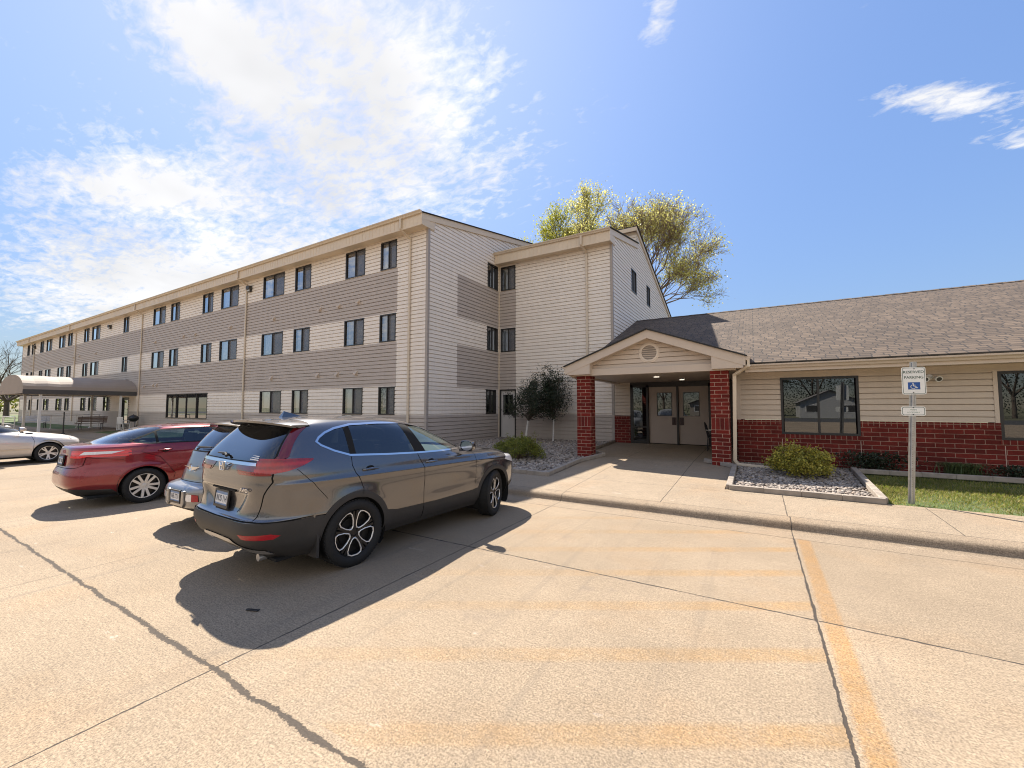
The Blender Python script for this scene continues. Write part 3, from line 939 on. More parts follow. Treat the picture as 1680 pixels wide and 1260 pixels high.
# roofs
def roof_sheet(name, pts, thick, mat_, parent):
    r = MB(); n = Vector((Vector(pts[1]) - Vector(pts[0])).cross(Vector(pts[2]) - Vector(pts[0]))).normalized()
    if n.z < 0: n = -n
    lo = [tuple(Vector(p) - n * thick) for p in pts]
    r.face(pts, 0); r.face(list(reversed(lo)), 1)
    for i in range(len(pts)):
        j = (i + 1) % len(pts); r.face([pts[i], lo[i], lo[j], pts[j]], 1)
    return r.build(name, [mat_, M['roof_edge']], parent)


yo = YF - 0.44
roof_sheet('roof', [(XE - 0.3, yo, 9.02 - 0.1), (XG + 0.12, yo, 9.02 - 0.1), (XG + 0.12, RY, 10.72), (XE - 0.3, RY, 10.72)], 0.035, M['shingle_far'], apt)
roof_sheet('roof', [(XE - 0.3, RY, 10.72), (XG + 0.12, RY, 10.72), (XG + 0.12, 29, 7.8), (XE - 0.3, 29, 7.8)], 0.035, M['shingle_far'], apt)
yo = YW - 0.44
roof_sheet('roof', [(XG + 0.02, yo, 9.0), (XW + 0.12, yo, 9.0), (XW + 0.12, WR0, 9.96), (XG + 0.02, WR0, 9.96)], 0.035, M['shingle_far'], apt)
roof_sheet('roof', [(XG - 3, WR0 - 0.25, WZ1 + 0.10), (XW + 0.12, WR0 - 0.25, WZ1 + 0.10), (XW + 0.12, WR1, WZ1 + 0.05 - 0.315 * 10), (XG - 3, WR1, WZ1 + 0.05 - 0.315 * 10)], 0.035, M['shingle_far'], apt)
# rake boards
def rake_board(x, y0, z0, y1, z1, h=0.24, t=0.05):
    b = MB()
    b.prism([(y0, z0 - h), (y1, z1 - h), (y1, z1), (y0, z0)], x, x + t, axis='x')
    b.build('rake_board', M['trim'], apt)


rake_board(XG + 0.02, YF - 0.43, 8.89, RY, 10.68)
rake_board(XW + 0.02, YW - 0.43, 8.95, WR0, 9.92)
rake_board(XW + 0.02, WR0 - 0.24, WZ1 + 0.05, WR1, WZ1 + 0.0 - 0.315 * 10, h=0.20)
b = MB(); b.box(XG, XW + 0.06, WR0 - 0.26, WR0 - 0.22, WZ1 - 0.14, WZ1 + 0.055); b.build('fascia', M['trim'], apt)
# eave end blocks of the gable
b = MB(); b.prism([(YF - 0.42, 8.46), (YF + 0.0, 8.46), (YF + 0.0, 8.76), (YF - 0.42, 8.70)], XG - 0.01, XG + 0.065, axis='x')
b.prism([(YW - 0.42, 8.46), (YW + 0.0, 8.46), (YW + 0.0, 8.80), (YW - 0.42, 8.74)], XW - 0.01, XW + 0.065, axis='x')
b.build('rake_return', M['trim'], apt)
# downspouts with the offset under the eave
for x in (-11.32, -23.05, -36.65, -51.0, -64.4):
    pts = [(x, YF - 0.47, 8.90), (x, YF - 0.47, 8.50), (x + 0.10, YF - 0.06, 8.22), (x + 0.10, YF - 0.06, 0.62)]
    if x == -36.65: pts += [(x + 0.12, YF - 0.10, 0.55), (x + 1.4, YF - 0.8, 0.36)]
    downspout(apt, pts)
downspout(apt, [(-6.05, YW - 0.47, 8.92), (-6.05, YW - 0.47, 8.52), (-5.97, YW - 0.06, 8.26), (-5.97, YW - 0.06, 0.5)], name='downspout')
# dryer vents: little hooded caps
vents = [(-16.71, 6.17), (-15.4, 6.16), (-14.14, 6.18), (-20.35, 6.16), (-24.54, 6.14), (-20.42, 3.22), (-16.74, 3.22), (-15.41, 3.21), (-14.2, 3.21), (-34.26, 6.13),
         (-30.16, 6.14), (-28.64, 6.12), (-45.71, 6.15), (-49.78, 6.17), (-51.3, 6.13), (-55.12, 6.17), (-59.02, 6.16), (-64.9, 6.13), (-65.7, 6.15), (-34.31, 3.25), (-33.77, 3.24), (-35.79, 3.21)]
for x, z in vents:
    v = MB()
    v.box(x - 0.09, x + 0.09, YF - 0.035, YF - 0.0, z - 0.10, z + 0.10)
    v.prism([(YF - 0.03, z + 0.08), (YF - 0.13, z - 0.03), (YF - 0.13, z - 0.075), (YF - 0.03, z - 0.02)], x - 0.07, x + 0.07, axis='x')
    v.build('vent_hood', M['trim_tan'], apt, bevel=0.006)
# wall lamps
def wall_lamp(parent, P, a, z):
    l_ = MB()
    pts = [P(a, z, 0)]
    def bx(a0, a1, c0, c1, d0, d1, m=0):
        v = [P(x_, c, d) for d in (d0, d1) for x_, c in ((a0, c0), (a1, c0), (a1, c1), (a0, c1))]
        i = len(l_.v); l_.v.extend(v)
        for q in ((0, 3, 2, 1), (4, 5, 6, 7), (0, 1, 5, 4), (2, 3, 7, 6), (3, 0, 4, 7), (1, 2, 6, 5)):
            l_.f.append(tuple(i + j for j in q)); l_.m.append(m)
    bx(a - 0.15, a + 0.15, z - 0.02, z + 0.16, 0.02, 0.20)
    bx(a - 0.13, a + 0.13, z - 0.14, z - 0.02, 0.02, 0.13)
    bx(a - 0.12, a + 0.12, z - 0.12, z - 0.03, 0.13, 0.155, 1)
    return l_.build('wall_lamp', [M['lamp_body'], M['lamp_lens']], parent, bevel=0.01)


for x, z in ((-22.62, 7.95), (-42.65, 7.95), (-64.0, 7.95)): wall_lamp(apt, PF, x, z)
wall_lamp(apt, PW, -8.46, 2.76)


def door(parent, P, a0, a1, z0, z1, mat_, lite, lever=True, frame=M['bronze'], fr=0.055, hinge_left=True):
    def bx(mb, b0, b1, c0, c1, d0, d1, m=0):
        v = [P(x_, c, d) for d in (d0, d1) for x_, c in ((b0, c0), (b1, c0), (b1, c1), (b0, c1))]
        i = len(mb.v); mb.v.extend(v)
        for q in ((0, 3, 2, 1), (4, 5, 6, 7), (0, 1, 5, 4), (2, 3, 7, 6), (3, 0, 4, 7), (1, 2, 6, 5)):
            mb.f.append(tuple(i + j for j in q)); mb.m.append(m)
    f = MB()
    if fr:
        bx(f, a0, a1, z1 - fr, z1, -0.12, 0.03); bx(f, a0, a0 + fr, z0, z1 - fr, -0.12, 0.03); bx(f, a1 - fr, a1, z0, z1 - fr, -0.12, 0.03)
        f.build('door_frame', frame, parent)
    b0, b1, c0, c1 = a0 + fr + 0.005, a1 - fr - 0.005, z0 + 0.02, z1 - fr - 0.006
    d = MB()
    l0, l1, m0, m1 = lite
    D0, D1 = -0.085, -0.04
    bx(d, b0, l0, c0, c1, D0, D1); bx(d, l1, b1, c0, c1, D0, D1)
    bx(d, l0, l1, c0, m0, D0, D1); bx(d, l0, l1, m1, c1, D0, D1)
    do = d.build('door', mat_, parent, bevel=0.003)
    g = MB(); g.face([P(l0 - 0.01, m0 - 0.01, -0.06), P(l1 + 0.01, m0 - 0.01, -0.06), P(l1 + 0.01, m1 + 0.01, -0.06), P(l0 - 0.01, m1 + 0.01, -0.06)])
    g.build('pane', M['pane_dark'], do, fixn=False)
    s_ = MB(); w = 0.018
    bx(s_, l0 - w, l1 + w, m1, m1 + w, -0.04, -0.03); bx(s_, l0 - w, l1 + w, m0 - w, m0, -0.04, -0.03)
    bx(s_, l0 - w, l0, m0, m1, -0.04, -0.03); bx(s_, l1, l1 + w, m0, m1, -0.04, -0.03)
    s_.build('glazing_bead', M['bronze'], do)
    r = MB(); r.face([P(a0, z0, -0.5), P(a1, z0, -0.5), P(a1, z1, -0.5), P(a0, z1, -0.5)]); r.build('room', M['room'], do, fixn=False)
    if lever:
        h = MB(); hx = b1 - 0.07 if hinge_left else b0 + 0.07
        bx(h, hx - 0.03, hx + 0.03, z0 + 0.92, z0 + 1.16, -0.04, -0.025)
        bx(h, hx - 0.11, hx + 0.015, z0 + 1.0, z0 + 1.03, 0.005, 0.025); bx(h, hx - 0.012, hx + 0.012, z0 + 1.0, z0 + 1.03, -0.03, 0.01)
        h.build('handle', M['black_metal'], do, bevel=0.004)
    return do


door(apt, PW, *DOORW, M['door_paint'], (-10.12, -9.62, 1.47, 2.36))
door(apt, PF, *DOORF, M['bronze'], (-39.5, -38.6, 0.65, 2.3), lever=False)
# foundation
b = MB(); b.box(XE, XG, YF - 0.005, YF + 0.2, -0.1, 0.32); b.box(XG - 0.2, XG + 0.005, YF, YW, -0.1, 0.36); b.box(XG, XW + 0.004, YW - 0.005, YW + 0.2, -0.1, 0.42)
b.build('foundation', M['foundation'], apt)
# ================================================================== ENTRANCE BUILDING (one storey, brick and siding)
YL = 12.60; XL = -0.44; XR = 15.0; YD = 16.20
low = thing('entrance_building', 'single-storey brick and tan siding wing with brown shingle roof and gabled entrance porch', 'building', (4.0, 14.0, 0.35))
PL = lambda a, z, d: (a, YL - d, z)
PD = lambda a, z, d: (a, YD - d, z)
BT = 1.47
lw = [(0.54, 2.10, 1.12, 2.55), (4.36, 5.92, 1.12, 2.55), (8.2, 9.76, 1.12, 2.55)]
mb = MB()
siding(mb, PL, XL, XR, BT + 0.012, 2.62, lw, lambda a, z: 0, course=0.133, dep=0.014, zstart=BT)
siding(mb, PD, -4.84, -4.22, BT + 0.012, 2.75, [], lambda a, z: 0, course=0.133, dep=0.014, zstart=BT)
siding(mb, lambda a, z, d: (XL - d, a, z), YL, YD, BT + 0.012, 2.75, [], lambda a, z: 0, course=0.133, dep=0.014, zstart=BT)
# frieze above the siding
mb.box(XL, XR, YL - 0.012, YL + 0.1, 2.62, 2.80)
mb.build('wall', M['siding_tan'], low, fixn=False)


def brick_panel(mb, x0, x1, y, z0, z1, ops):
    """front sheet with openings, real thickness; soldier row on top"""
    xs = sorted(set([x0, x1] + [o for w in ops for o in w[:2]]))
    for a, b in zip(xs, xs[1:]):
        top = z1
        for w in ops:
            if w[0] - 1e-4 <= a and b <= w[1] + 1e-4: top = w[2]
        mb.box(a, b, y, y + 0.14, z0, top, 0, skip='lr')
    return mb


mb = MB()
brick_panel(mb, XL, XR, YL - 0.034, 0.36, BT - 0.102, [(w[0], w[1], w[2] - 0.102) for w in lw])
# rowlock course on top of the wainscot and under the windows
for a, b in ((XL, lw[0][0]), (lw[0][1], lw[1][0]), (lw[1][1], lw[2][0]), (lw[2][1], XR)):
    mb.box(a, b, YL - 0.039, YL + 0.085, BT - 0.102, BT, 1)
for w in lw: mb.box(w[0] - 0.02, w[1] + 0.02, YL - 0.045, YL + 0.085, w[2] - 0.102, w[2] - 0.004, 1)
mb.box(-4.84, -4.22, YD - 0.055, YD + 0.085, 0.42, BT - 0.102); mb.box(-4.84, -4.22, YD - 0.06, YD + 0.085, BT - 0.102, BT, 1)
mb.box(XL - 0.055, XL + 0.085, YL + 0.09, YD, 0.36, BT - 0.102); mb.box(XL - 0.06, XL + 0.085, YL + 0.09, YD, BT - 0.102, BT, 1)
mb.build('brick_wainscot', [M['brick'], M['rowlock']], low)
b = MB(); b.box(XL - 0.03, XR, YL - 0.024, YL + 0.1, -0.1, 0.36); b.build('foundation', M['foundation'], low)
for w in lw: window(low, PL, *w, panes=2, style='dark', frame_mat=M['black_metal'], fr=0.05)
# expansion joints in the brick beside the windows
b = MB()
for x in (0.545, 2.09, 4.40, 5.90): b.box(x - 0.006, x + 0.006, YL - 0.0365, YL - 0.03, 0.36, 1.0)
b.build('control_joint', M['mortar'], low)
# corner board of the siding beside the downspout
b = MB(); b.box(XL - 0.01, XL + 0.08, YL - 0.03, YL + 0.05, BT, 2.62); b.box(lw[1][0] - 0.07, lw[1][0] - 0.003, YL - 0.022, YL + 0.02, BT, 2.58)
b.build('corner_board', M['trim_tan'], low)
# main roof
P0, RYL = 0.375, 20.05
zr = lambda y: 2.90 + P0 * (y - 11.9)
roof_sheet('roof', [(-4.86, 11.98, zr(11.98)), (XR + 0.4, 11.88, zr(11.88)), (XR + 0.4, RYL, zr(RYL)), (-4.86, RYL, zr(RYL))], 0.03, M['shingle'], low)
roof_sheet('roof', [(-4.86, RYL, zr(RYL)), (XR + 0.4, RYL, zr(RYL)), (XR + 0.4, RYL + 8, zr(RYL) - 3), (-4.86, RYL + 8, zr(RYL) - 3)], 0.03, M['shingle'], low)
b = MB(); n = 60
for k in range(n):
    x = -4.86 + (XR + 5.2) * k / n
    b.prism([(RYL - 0.14, zr(RYL) - 0.035), (RYL, zr(RYL) + 0.022 + 0.006 * (k % 2)), (RYL + 0.14, zr(RYL) - 0.035)], x, x + (XR + 5.3) / n + 0.02, axis='x')
b.build('ridge_cap', M['shingle'], low)
# left gable end closing the roof above the porch
b = MB(); b.prism([(12.0, 2.75), (16.25, 2.75), (16.25, zr(16.25) - 0.05), (12.0, zr(12.0) - 0.05)], -4.84, -4.78, axis='x'); b.build('gable_wall', M['trim_tan'], low)
# eave: fascia, soffit, gutter right of the porch
ye = 11.94
b = MB(); b.box(-0.22, XR + 0.35, ye, ye + 0.03, 2.68, 2.86); b.box(-0.22, XR + 0.35, ye + 0.03, YL + 0.02, 2.70, 2.72); b.build('fascia', M['trim_tan'], low)
g = MB()
pr = [(ye - 0.004, 2.755), (ye - 0.055, 2.76), (ye - 0.075, 2.80), (ye - 0.115, 2.83), (ye - 0.12, 2.865), (ye - 0.10, 2.865), (ye - 0.098, 2.845), (ye - 0.004, 2.845)]
g.prism(pr, -0.20, XR + 0.36, axis='x'); g.build('gutter', M['trim_tan'], low)
# ---------------- porch
XA, ZA, YP = -2.56, 3.98, 11.62       # apex of the porch gable
XPL, XPR, ZPE = -5.00, -0.20, 3.065
sl_ = (ZA - ZPE) / (XA - XPL)
for s0, s1, z0 in ((XPL - 0.04, XA, ZPE - 0.015), (XPR + 0.04, XA, None)):
    z0 = ZA - sl_ * abs(XA - s0)
    yb = 15.2
    roof_sheet('roof', [(s0, YP - 0.06, z0), (s1, YP - 0.06, ZA), (s1, yb, ZA), (s0, yb, z0)] if s0 < s1 else [(s1, YP - 0.06, ZA), (s0, YP - 0.06, z0), (s0, 12.6, z0), (s1, yb, ZA)], 0.03, M['shingle_side'], low)
# rake boards (0.23 deep) and boxed returns
b = MB(); t0, t1 = YP, YP + 0.04
zz = lambda x: ZA - 0.035 - sl_ * abs(x - XA)
b.prism([(XPL, zz(XPL)), (XPL, zz(XPL) - 0.24), (XA, zz(XA) - 0.235), (XA, zz(XA))], t0, t1)
b.prism([(XA, zz(XA)), (XA, zz(XA) - 0.235), (XPR, zz(XPR) - 0.24), (XPR, zz(XPR))], t0, t1)
for xa, xb in ((XPL + 0.06, -4.22), (-0.96, XPR - 0.05)):
    lowz = 2.775
    b.prism([(xa, lowz), (xb, lowz), (xb, zz(xb) - 0.2), (xa, zz(xa) - 0.2)], t0 + 0.012, 12.1)
b.build('rake_board', M['trim_tan'], low)
# soffit under the rakes
b = MB()
for xa, xb in ((-4.22, XA), (XA, -0.96)):
    b.face([(xa, t1, zz(xa) - 0.235), (xb, t1, zz(xb) - 0.235), (xb, 11.92, zz(xb) - 0.235), (xa, 11.92, zz(xa) - 0.235)])
b.build('soffit', M['trim_tan'], low, fixn=False)
# gable siding with round louvre
PP = lambda a, z, d: (a, 11.92 - d, z)
mb = MB(); siding(mb, PP, -4.3, -0.9, 2.93, 3.76, [], lambda a, z: 0, course=0.133, dep=0.014,
                  lo=lambda z: XA - (zz(XA) - 0.2 - z) / sl_, hi=lambda z: XA + (zz(XA) - 0.2 - z) / sl_)
mb.build('gable_siding', M['trim_tan'], low, fixn=False)
v = MB()
for r0, r1, y0, y1 in ((0.205, 0.25, 11.885, 11.93), (0.25, 0.285, 11.90, 11.93)):
    n = 40
    for k in range(n):
        a, b_ = 2 * math.pi * k / n, 2 * math.pi * (k + 1) / n
        q = lambda r, t, y: (XA + r * math.cos(t), y, 3.335 + r * math.sin(t))
        v.face([q(r0, a, y0), q(r1, a, y0), q(r1, b_, y0), q(r0, b_, y0)])
        v.face([q(r1, a, y0), q(r1, a, y1), q(r1, b_, y1), q(r1, b_, y0)])
        v.face([q(r0, a, y1), q(r0, a, y0), q(r0, b_, y0), q(r0, b_, y1)])
for k in range(7):
    z = 3.335 - 0.18 + k * 0.06
    hw = math.sqrt(max(0.0, 0.205 ** 2 - (z - 3.335) ** 2))
    v.prism([(11.892, z - 0.022), (11.897, z - 0.028), (11.935, z + 0.02), (11.930, z + 0.026)], XA - hw, XA + hw, axis='x')
lo_ = v.build('louvre_vent', M['louvre'], low)
v = MB(); n = 32; v.face([(XA + 0.2 * math.cos(2 * math.pi * k / n), 11.90, 3.335 + 0.2 * math.sin(2 * math.pi * k / n)) for k in range(n)]); v.build('vent_backing', M['vent_back'], lo_, fixn=False)
# beam and ceiling
b = MB(); b.box(-4.80, -0.42, 11.80, 12.25, 2.74, 2.935); b.build('beam', M['trim_tan'], low, bevel=0.006)
b = MB(); b.box(-4.86, -4.62, 12.25, YD, 2.72, 2.92); b.build('side_beam', M['trim_tan'], low, bevel=0.006)
b = MB(); b.box(-4.62, XL, 12.25, YD, 2.752, 2.80); b.build('porch_ceiling', M['trim_tan'], low)
for x, y in ((-2.62, 13.15), (-2.15, 14.95)):
    l_ = MB(); l_.lathe([(0, 0.001), (0, 0.085), (0.004, 0.11), (0.02, 0.115), (0.03, 0.115)], 24, centre=(x, y, 2.728), axis='Z')
    c_ = l_.build('ceiling_light', M['white_metal'], low, smooth=True)
    l_ = MB(); l_.lathe([(0.0, 0.0005), (0.0, 0.083)], 24, centre=(x, y, 2.7245), axis='Z'); l_.build('light_diffuser', M['lit'], c_, fixn=False)
# brick columns
for x0, x1, zb in ((-4.70, -4.27, 0.30), (-1.02, -0.59, 0.22)):
    c = MB(); y0, y1 = 11.82, 12.23
    c.box(x0, x1, y0, y1, zb, 1.219, 0, skip='t'); c.box(x0, x1, y0, y1, 1.524, 2.742, 0, skip='b')
    c.box(x0 + 0.001, x1 - 0.001, y0 + 0.001, y1 - 0.001, 1.219, 1.524, 1, skip='bt')
    c.build('brick_column', [M['brick_col'], M['soldier']], low)
# entrance doors: frame, two leaves, sidelights
f = MB()
for a, b_ in ((-4.22, -4.12), (-3.62, -3.54), (-1.46, -1.38), (-0.86, -0.78)): f.box(a, b_, YD - 0.05, YD + 0.10, 0.42, 2.66)
f.box(-4.22, XL, YD - 0.05, YD + 0.10, 2.56, 2.75); f.box(-4.12, -3.62, YD - 0.045, YD + 0.09, 1.02, 1.07); f.box(-1.38, -0.86, YD - 0.045, YD + 0.09, 1.02, 1.07)
f.box(-4.12, -3.62, YD - 0.045, YD + 0.09, 0.42, 0.52); f.box(-1.38, -0.86, YD - 0.045, YD + 0.09, 0.42, 0.52)
f.box(-2.53, -2.47, YD - 0.055, YD + 0.06, 0.42, 2.56); f.box(-0.78, XL, YD - 0.04, YD + 0.09, 0.42, 2.56)
f.build('door_frame', M['bronze'], low)
for a, b_ in ((-4.12, -3.62), (-1.38, -0.86)):
    g = MB(); g.face([(a, YD, 0.52), (b_, YD, 0.52), (b_, YD, 2.56), (a, YD, 2.56)]); g.build('sidelight', M['pane_dark'], low, fixn=False)
b = MB(); b.box(-4.2, XL, YD + 0.5, YD + 0.6, 0.3, 2.8); b.box(-4.2, XL, YD, YD + 0.6, 0.36, 0.40); b.build('vestibule', M['room'], low)
for a, b_, hl, li in ((-3.535, -2.532, True, (-3.22, -2.72, 1.49, 2.33)), (-2.468, -1.465, False, (-2.30, -1.78, 1.49, 2.33))):
    do = door(low, PD, a, b_, 0.43, 2.575, M['entry_door'], li, lever=False, fr=0.0)
    h = MB(); hx = b_ - 0.10 if hl else a + 0.10
    h.box(hx - 0.075, hx + 0.075, YD + 0.022, YD + 0.04, 1.14, 1.42)
    h.tube([(hx, YD + 0.03, 1.18), (hx, YD - 0.045, 1.18), (hx, YD - 0.045, 1.38), (hx, YD + 0.03, 1.38)], 0.012, 8)
    h.build('push_plate', M['wine'], do, bevel=0.004)
# porch gutters and downspouts
g = MB(); pr = lambda s, x: [(x, 2.96), (x + s * 0.05, 2.965), (x + s * 0.075, 3.0), (x + s * 0.11, 3.03), (x + s * 0.11, 3.06), (x, 3.06)]
g.prism(pr(1, XPR + 0.0), YP + 0.01, 12.3); g.build('gutter', M['trim_tan'], low)
g = MB(); g.prism(pr(-1, XPL + 0.0), YP + 0.01, 16.2); g.build('gutter', M['trim_tan'], low)
downspout(low, [(-0.14, YP + 0.06, 3.0), (-0.14, YP + 0.06, 2.82), (-0.46, YP + 0.30, 2.62), (-0.50, YP + 0.30, 0.46), (-0.44, YP + 0.28, 0.37), (0.55, YP + 0.10, 0.34)], mat_='trim', name='downspout')
downspout(low, [(-5.02, YP + 0.1, 3.0), (-5.02, YP + 0.1, 2.86), (-4.80, YP + 0.42, 2.70)], mat_='trim', name='downspout')
# camera / flood light beside the sign
l_ = MB()
l_.lathe([(0, 0.0), (0, 0.06), (0.03, 0.06), (0.03, 0)], 16, centre=(3.32, YL - 0.04, 2.47), axis='Y')
for dx, rz in ((-0.09, 0.5), (0.10, -0.5)):
    c0 = Vector((3.32 + dx, YL - 0.10, 2.45)); d = Vector((rz * -0.3, -1, -0.45)).normalized()
    l_.tube([(3.32, YL - 0.05, 2.47), c0 - d * 0.02], 0.014, 8)
    l_.tube([c0 - d * 0.02, c0 + d * 0.03, c0 + d * 0.10], [0.03, 0.055, 0.065], 16)
fl = l_.build('flood_light', M['white_metal'], low, smooth=True)
l_ = MB()
for dx, rz in ((-0.09, 0.5), (0.10, -0.5)):
    c0 = Vector((3.32 + dx, YL - 0.10, 2.45)); d = Vector((rz * -0.3, -1, -0.45)).normalized()
    l_.tube([c0 + d * 0.095, c0 + d * 0.104], [0.045, 0.045], 16)
l_.build('lens', M['lamp_body'], fl)

# ================================================================== AWNING over the far entrance
aw = thing('entrance_awning', 'long barrel-vaulted beige awning on white posts before the far entrance', 'awning', (-40, 9, 0.25))
XA0, XA1, Y0, Y1 = -43.0, -37.0, 6.15, 11.33
zs_, zp = 2.86, 3.82
def arc(n=18):
    out = []
    for k in range(n + 1):
        t = math.pi * k / n
        out.append(((XA0 + XA1) / 2 - (XA1 - XA0) / 2 * math.cos(t), zs_ + (zp - zs_) * (math.sin(t) ** 0.85)))
    return out
ar = arc(); a = MB(); NB = 5
for j in range(NB):
    y0, y1 = Y0 + (Y1 - Y0) * j / NB, Y0 + (Y1 - Y0) * (j + 1) / NB
    for (xa, za), (xb, zb) in zip(ar, ar[1:]):
        ym = (y0 + y1) / 2; sag = 0.03
        a.face([(xa, y0, za), (xb, y0, zb), (xb, ym, zb - sag), (xa, ym, za - sag)])
        a.face([(xa, ym, za - sag), (xb, ym, zb - sag), (xb, y1, zb), (xa, y1, za)])
a.build('canopy_fabric', M['awning'], aw, smooth=False)
a = MB(); a.face([(XA0, Y0, 2.62)] + [(x, Y0, z) for x, z in ar] + [(XA1, Y0, 2.62)]); a.build('end_panel', M['awning'], aw, fixn=False)
for xv in (XA1, XA0):
    a = MB(); a.box(xv - 0.02, xv + 0.01, Y0 + 0.01, Y1, 2.58, zs_); a.build('valance', M['awning_dark'], aw)
a = MB()
for y in (Y0 + 0.05, Y0 + 2.6, Y1 - 0.1):
    for (xa, za), (xb, zb) in zip(ar, ar[1:]): a.bar((xa * 0.985 - 40 * 0.015 + 0.0, y, za - 0.14), (xb * 0.985 - 40 * 0.015, y, zb - 0.14), 0.04, 0.04)
for x in (XA0 + 0.1, XA1 - 0.1): a.bar((x, Y0 + .02, 2.66), (x, Y1, 2.66), 0.06, 0.08)
a.build('awning_frame', M['white_metal'], aw)
for x, y in ((-37.15, 6.9), (-42.85, 7.25), (-37.15, 10.55), (-42.85, 10.55)):
    a = MB(); a.box(x - 0.06, x + 0.06, y - 0.06, y + 0.06, 0.15, 2.66); a.box(x - 0.11, x + 0.11, y - 0.11, y + 0.11, 0.15, 0.30)
    a.build('post', M['white_metal'], aw, bevel=0.008)

# railings along the awning walk
def railing(name, label, pts, posts, h=0.95, mat_='white_metal', mid=True):
    base = pts[0]
    r = thing(name, label, 'railing', (base[0], base[1], base[2]))
    g = MB(); g.tube([(x, y, z + h) for x, y, z in pts], 0.026, 8)
    if mid: g.tube([(x, y, z + h * 0.5) for x, y, z in pts], 0.020, 8)
    g.build('rail', M[mat_], r)
    for x, y, z in posts:
        g = MB(); g.tube([(x, y, z), (x, y, z + h)], 0.024, 8); g.tube([(x, y, z), (x, y, z + 0.02)], 0.06, 10); g.build('post', M[mat_], r)
    return r


railing('handrail', 'white tubular handrail with a middle rail to the left of the awning posts', [(-44.6, 6.6, 0.22), (-41.2, 6.6, 0.22)], [(-44.6, 6.6, 0.22), (-44.2, 6.6, 0.22), (-41.2, 6.6, 0.22)])
railing('handrail', 'long thin white handrail crossing the shaded lawn behind the awning', [(-43.3, 7.6, 0.25), (-43.3, 11.2, 0.3)], [(-43.3, 8.6, 0.26), (-43.3, 9.9, 0.28), (-43.3, 11.1, 0.3)], mid=False)
# benches
def bench(label, loc, rz, mat_):
    t = thing('park_bench', label, 'bench', loc, rz, None)
    g = MB()
    for k in range(4): g.box(-0.75, 0.75, 0.02 + k * 0.105, 0.105 + k * 0.105, 0.42, 0.455)
    g.build('seat', M[mat_], t, world=False, bevel=0.004)
    g = MB()
    for k in range(4):
        z = 0.52 + k * 0.095; y = 0.46 + k * 0.022
        g.box(-0.75, 0.75, y, y + 0.03, z, z + 0.08)
    g.build('backrest', M[mat_], t, world=False, bevel=0.004)
    for x in (-0.55, 0.55):
        g = MB(); g.tube([(x, 0.02, 0), (x, 0.08, 0.28), (x, 0.04, 0.41), (x, 0.42, 0.41), (x, 0.50, 0.55), (x, 0.57, 0.90)], 0.022, 8)
        g.tube([(x, 0.50, 0), (x, 0.42, 0.25), (x, 0.42, 0.41)], 0.022, 8); g.build('leg', M['black_metal'], t, world=False)
    return t


bench('brown slatted bench on dark legs under the right side of the awning', (-39.0, 9.55, 0.27), R(60), 'wood')
bench('pale grey slatted bench on the lawn left of the awning posts', (-45.8, 8.2, 0.25), R(65), 'pale_slats')
# plastic chair and grill beside the far door
t = thing('patio_chair', 'white plastic patio chair beside the far entrance under the awning', 'chair', (-36.4, 10.55, 0.27), R(200))
g = MB(); g.box(-0.25, 0.25, -0.22, 0.24, 0.40, 0.435); g.build('seat', M['white_metal'], t, world=False, bevel=0.012)
g = MB()
for k in range(5): g.box(-0.24 + k * 0.10, -0.16 + k * 0.10, 0.22, 0.25, 0.44, 0.86)
g.box(-0.25, 0.25, 0.215, 0.255, 0.80, 0.88); g.build('backrest', M['white_metal'], t, world=False, bevel=0.008)
for sx_ in (-1, 1):
    g = MB(); g.tube([(sx_ * 0.25, -0.2, 0.0), (sx_ * 0.25, -0.2, 0.63), (sx_ * 0.25, 0.22, 0.66)], 0.02, 8); g.build('armrest', M['white_metal'], t, world=False)
    for y in (-0.2, 0.24):
        g = MB(); g.tube([(sx_ * 0.22, y, 0.0), (sx_ * 0.22, y * 0.9, 0.41)], 0.02, 8); g.build('leg', M['white_metal'], t, world=False)
t = thing('grill', 'black lidded barbecue grill against the wall beside the far door', 'grill', (-35.6, 10.8, 0.28))
g = MB(); g.lathe([(-0.22, 0.02), (-0.2, 0.15), (-0.08, 0.26), (0.0, 0.28)], 20, centre=(0, 0, 0.78), axis='Z'); g.build('bowl', M['black_metal'], t, world=False, smooth=True)
g = MB(); g.lathe([(0.01, 0.285), (0.1, 0.25), (0.19, 0.14), (0.22, 0.02)], 20, centre=(0, 0, 0.78), axis='Z'); g.tube([(-0.06, 0, 1.0), (-0.06, 0, 1.05), (0.06, 0, 1.05), (0.06, 0, 1.0)], 0.012, 8)
g.build('lid', M['black_metal'], t, world=False, smooth=True)
for k in range(3):
    an = k * 2.094
    g = MB(); g.tube([(0.16 * math.cos(an), 0.16 * math.sin(an), 0.62), (0.3 * math.cos(an), 0.3 * math.sin(an), 0)], 0.014, 8); g.build('leg', M['black_metal'], t, world=False)
# black marker post on the walk
t = thing('marker_post', 'thin black marker post standing in the lawn in front of the awning walk', 'post', (-35.6, 7.6, 0.22))
g = MB(); g.tube([(0, 0, 0), (0, 0, 1.3)], 0.03, 8); g.build('pole', M['black_metal'], t, world=False)
g = MB(); g.lathe([(0, 0.0), (0, 0.09), (0.03, 0.09), (0.05, 0.03)], 14, axis='Z'); g.build('foot', M['black_metal'], t, world=False)
